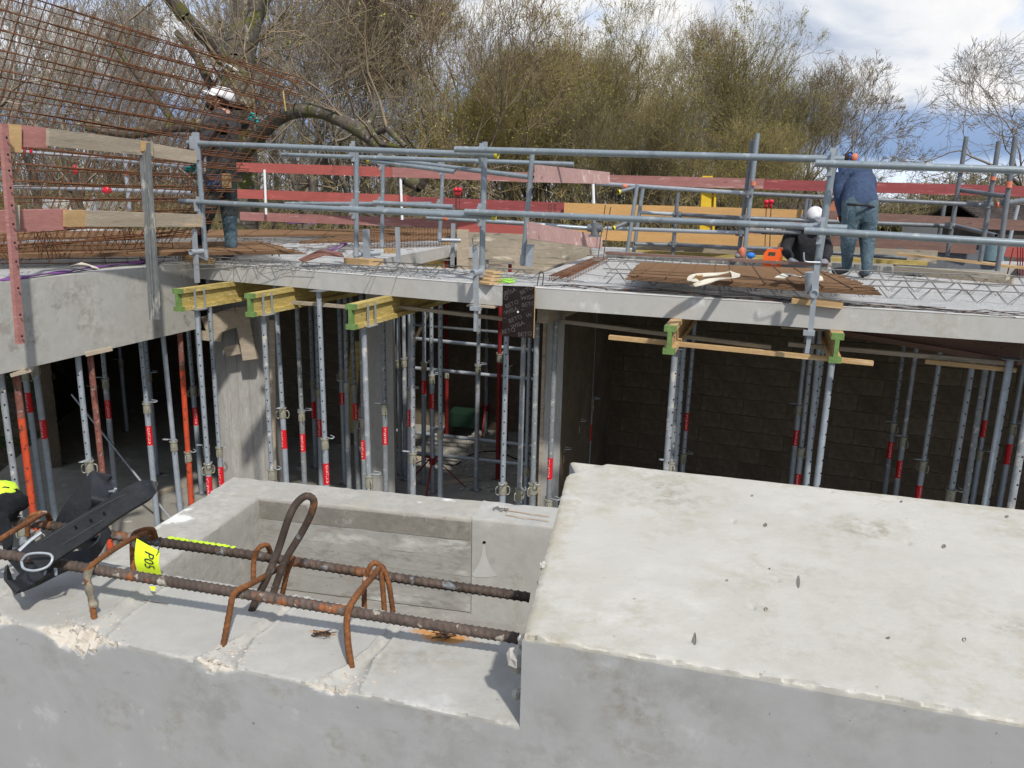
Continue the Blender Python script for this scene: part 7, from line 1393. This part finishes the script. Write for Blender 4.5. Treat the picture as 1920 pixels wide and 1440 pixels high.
# undergrowth: thin whips and fresh leaves in front of and between the trunks
rng = np.random.default_rng(77); segs, lp, lp2 = [], [], []
for k in range(1700):
    px = rng.uniform(-150, 1480); Y = rng.uniform(24, 52); p = V(px, 700, Y); z = ground_z(p.x, Y); h = rng.uniform(1.2, 4.2) * (1 if px < 1320 else .5); x, y = p.x, Y; dx, dy = rng.normal() * .12, rng.normal() * .12; r = rng.uniform(.012, .03); n = 5
    q = np.array([x, y, z - .1])
    for i in range(n):
        w = q + np.array([dx + rng.normal() * .1, dy + rng.normal() * .1, 1]) * h / n; segs.append((*q, *w, r * (1 - i / 6), r * (1 - (i + 1) / 6)))
        if i > 0:
            for j in range(3): e = w + np.array([rng.normal(), rng.normal(), .6]) * .45; segs.append((*w, *e, .010, .006))
        q = w
    if rng.random() < .5:
        for i in range(4): (lp if noise.noise(Vector((x * .12, y * .12, 0))) > -.05 else lp2).append((x + rng.normal() * .6, y + rng.normal() * .6, z + rng.uniform(.2, h * .9)))
o = seg_mesh('undergrowth', segs, M['twig2'], 3); tag(o, 'thicket of thin bare whips filling the wood under the trees', 'undergrowth', kind='stuff')
def clumps(n, pxr, Yr, zr, per, sig, thr=.0):
    pts = []
    for k in range(n):
        px = rng.uniform(*pxr); Y = rng.uniform(*Yr); p = V(px, 700, Y); z = rng.uniform(*zr)
        if noise.noise(Vector((p.x * .13, Y * .13, z * .2))) < thr: continue
        pts.append(rng.normal(size=(per, 3)) * sig + np.array([p.x, Y, z]))
    return np.concatenate(pts)
o = leaves_mesh('spring_leaves', np.concatenate([np.array(lp), clumps(420, (-150, 1380), (30, 50), (1.5, 8), 60, .7, .12), clumps(420, (560, 1400), (29, 34), (2.2, 9.5), 34, .75, .1)]), .035, mat('fresh_leaves', (.30, .32, .06), .8, var=.3, scale=.4)); tag(o, 'haze of fresh yellow-green leaves through the wood', 'leaves', kind='stuff')
o = leaves_mesh('understorey_leaves', np.concatenate([np.array(lp2), clumps(330, (-150, 1300), (24, 34), (.1, 2.2), 60, .6, -.3)]), .05, mat('low_leaves', (.10, .125, .03), .85, var=.35, scale=.5)); tag(o, 'low green leaves along the foot of the wood', 'undergrowth', kind='stuff')
# deep backdrop wood so that little sky shows low down
segs = []
for k in range(1500):
    px = rng.uniform(-250, 1470); Y = rng.uniform(56, 72); p = V(px, 700, Y); h = rng.uniform(5, 12) * (1 if px < 1330 else max(.35, 1 - (px - 1330) / 220)); q = np.array([p.x, Y, 0]); r = rng.uniform(.03, .09); n = 5
    for i in range(n):
        w = q + np.array([rng.normal() * .14, rng.normal() * .14, 1]) * h / n; segs.append((*q, *w, r * (1 - i / 6), r * (1 - (i + 1) / 6)))
        if i > 0:
            for j in range(4): e = w + np.array([rng.normal(), rng.normal(), .9]) * .9; segs.append((*w, *e, .02, .008)); e2 = e + np.array([rng.normal(), rng.normal(), .7]) * .6; segs.append((*e, *e2, .012, .006))
        q = w
tag(seg_mesh('far_wood', segs, M['twig'], 3), 'far mass of bare wood behind the nearer trees', 'woodland', kind='stuff')
# distant hedge line, shrubs and bush masses at the right
def bush(label, px, Y, w, h, m, n, stems=True, size=.06, cat='bush', kind=None, z0=None, twig='twig2'):
    c = V(px, 700, Y); z = ground_z(c.x, Y) if z0 is None else z0; t = thing('bush', label, cat, (c.x, Y, z)); P = rng.normal(size=(n, 3)); P /= np.linalg.norm(P, axis=1, keepdims=True); rr = rng.uniform(.25, 1, (n, 1)) ** .5
    P = P * rr; P[:, 2] = np.abs(P[:, 2]) ; f = np.array([1 + .3 * noise.noise(Vector((p[0] * 2.5, p[1] * 2.5, p[2] * 2.5 + px))) for p in P])[:, None]; P = P * f * np.array([[w, w * .6, h]])
    leaves_mesh('foliage', P, size, M[m], t, rng=rng)
    if stems:
        sg = []
        for k in range(60 if kind is None else 200):
            a = P[rng.integers(0, n)]; b = a * .5 + np.array([0, 0, h * .05]); sg.append((0, 0, 0, *b, .03, .02)); sg.append((*b, *(a * 1.05), .02, .008))
        seg_mesh('stems', sg, M[twig], 3, t)
    return t
bush('dark evergreen bush by the small spreading tree', 1476, 33, 1.6, 3.3, 'leafgreen', 9000, size=.09); bush('darker evergreen clump low at the wood edge', 1452, 31, 1.9, 2.1, 'leafgreen', 6000, size=.09)
bush('yellow flowering bush in the field right of the man in blue', 1712, 60, 3.4, 3.6, 'forsythia', 7000, size=.11); bush('low green shrub under the yellow bush', 1765, 48, 2.6, 1.9, 'leafgreen', 5000, size=.09)
bush('yellow-green bush left of the man in blue', 1560, 50, 3.2, 2.9, 'bud', 5000, size=.08); bush('bright green ground bush by the yellow one', 1690, 52, 3.4, 1.6, 'bud', 4000, size=.09)
segs, lp = [], []
for k in range(5000):
    x = rng.uniform(20, 150); Y = rng.uniform(112, 128); h = rng.uniform(2.5, 9) * (.8 + .3 * math.sin(x * .2)); q = np.array([x, Y, .3]); n = 4
    for i in range(n):
        w = q + np.array([rng.normal() * .2, rng.normal() * .2, 1]) * h / n; segs.append((*q, *w, .07, .05))
        for j in range(4): e = w + np.array([rng.normal(), rng.normal(), .6]) * 1.1; segs.append((*w, *e, .045, .02))
        q = w
tag(seg_mesh('far_hedge', segs, M['twig2'], 3), 'distant bare hedge line beyond the green field', 'hedge', kind='stuff')
# low buildings behind the right edge
def house(label, px0, px1, Y, ye, yb, roof, wallm='wallwhite', cat='building', roofm='rooftile', dep=5, ridge=.9):
    a, b = V(px0, ye, Y), V(px1, ye, Y); z1 = a.z; z0 = V(px0, yb, Y).z; t = thing(cat, label, cat, ((a.x + b.x) / 2, Y, z0))
    mb = MB(); mb.prism([[(a.x, Y), (b.x, Y), (b.x, Y + dep), (a.x, Y + dep)]], min(z0, -0.1), z1); obj('wall', mb, M[wallm], t)
    if roof:
        x0, x1 = a.x - .3, b.x + .3; ym = Y + dep / 2; mb = MB(); zr = z1 + ridge
        for k in range(9):
            for s_ in (-1, 1):
                f0, f1 = k / 9, (k + 1.08) / 9; y0 = ym + s_ * (dep / 2 + .3) * (1 - f0); y1 = ym + s_ * (dep / 2 + .3) * (1 - f1); za, zb = z1 + ridge * f0 + .02, z1 + ridge * f1
                mb.hexa([(x0, y0, za - .05), (x1, y0, za - .05), (x1, y1, zb - .05), (x0, y1, zb - .05)], [(x0, y0, za + .02), (x1, y0, za + .02), (x1, y1, zb - .01), (x0, y1, zb - .01)])
        obj('roof', mb, M[roofm], t)
    return t, a, b, z0, z1
t, a, b, z0, z1 = house('low white shed with dark side beyond the field, right of the leaning posts', 1800, 1845, 34, 420, 446, False)
t, a, b, z0, z1 = house('dark open barn with sagging tiled roof at the right edge', 1848, 1990, 22, 412, 470, True, 'rooftile', ridge=.5, dep=2.4)
t, a, b, z0, z1 = house('pale house end with grey roof far behind the barn', 1848, 1885, 60, 398, 425, True, 'wallwhite')
mb = MB(); mb.tube(V(1824, 412, 26), V(1823, 396, 26), .06, n=8); mb.ball(V(1823, 395, 26), .12, .12, .08, 8, 5); tag(obj('vent_pipe', mb, M['white']), 'small white capped pipe by the barn', 'pipe')
t, a, b, z0, z1 = house('low white building glimpsed at ground level through the mesh at the left', 60, 175, 40, 372, 392, False)
S.render.engine = 'CYCLES'
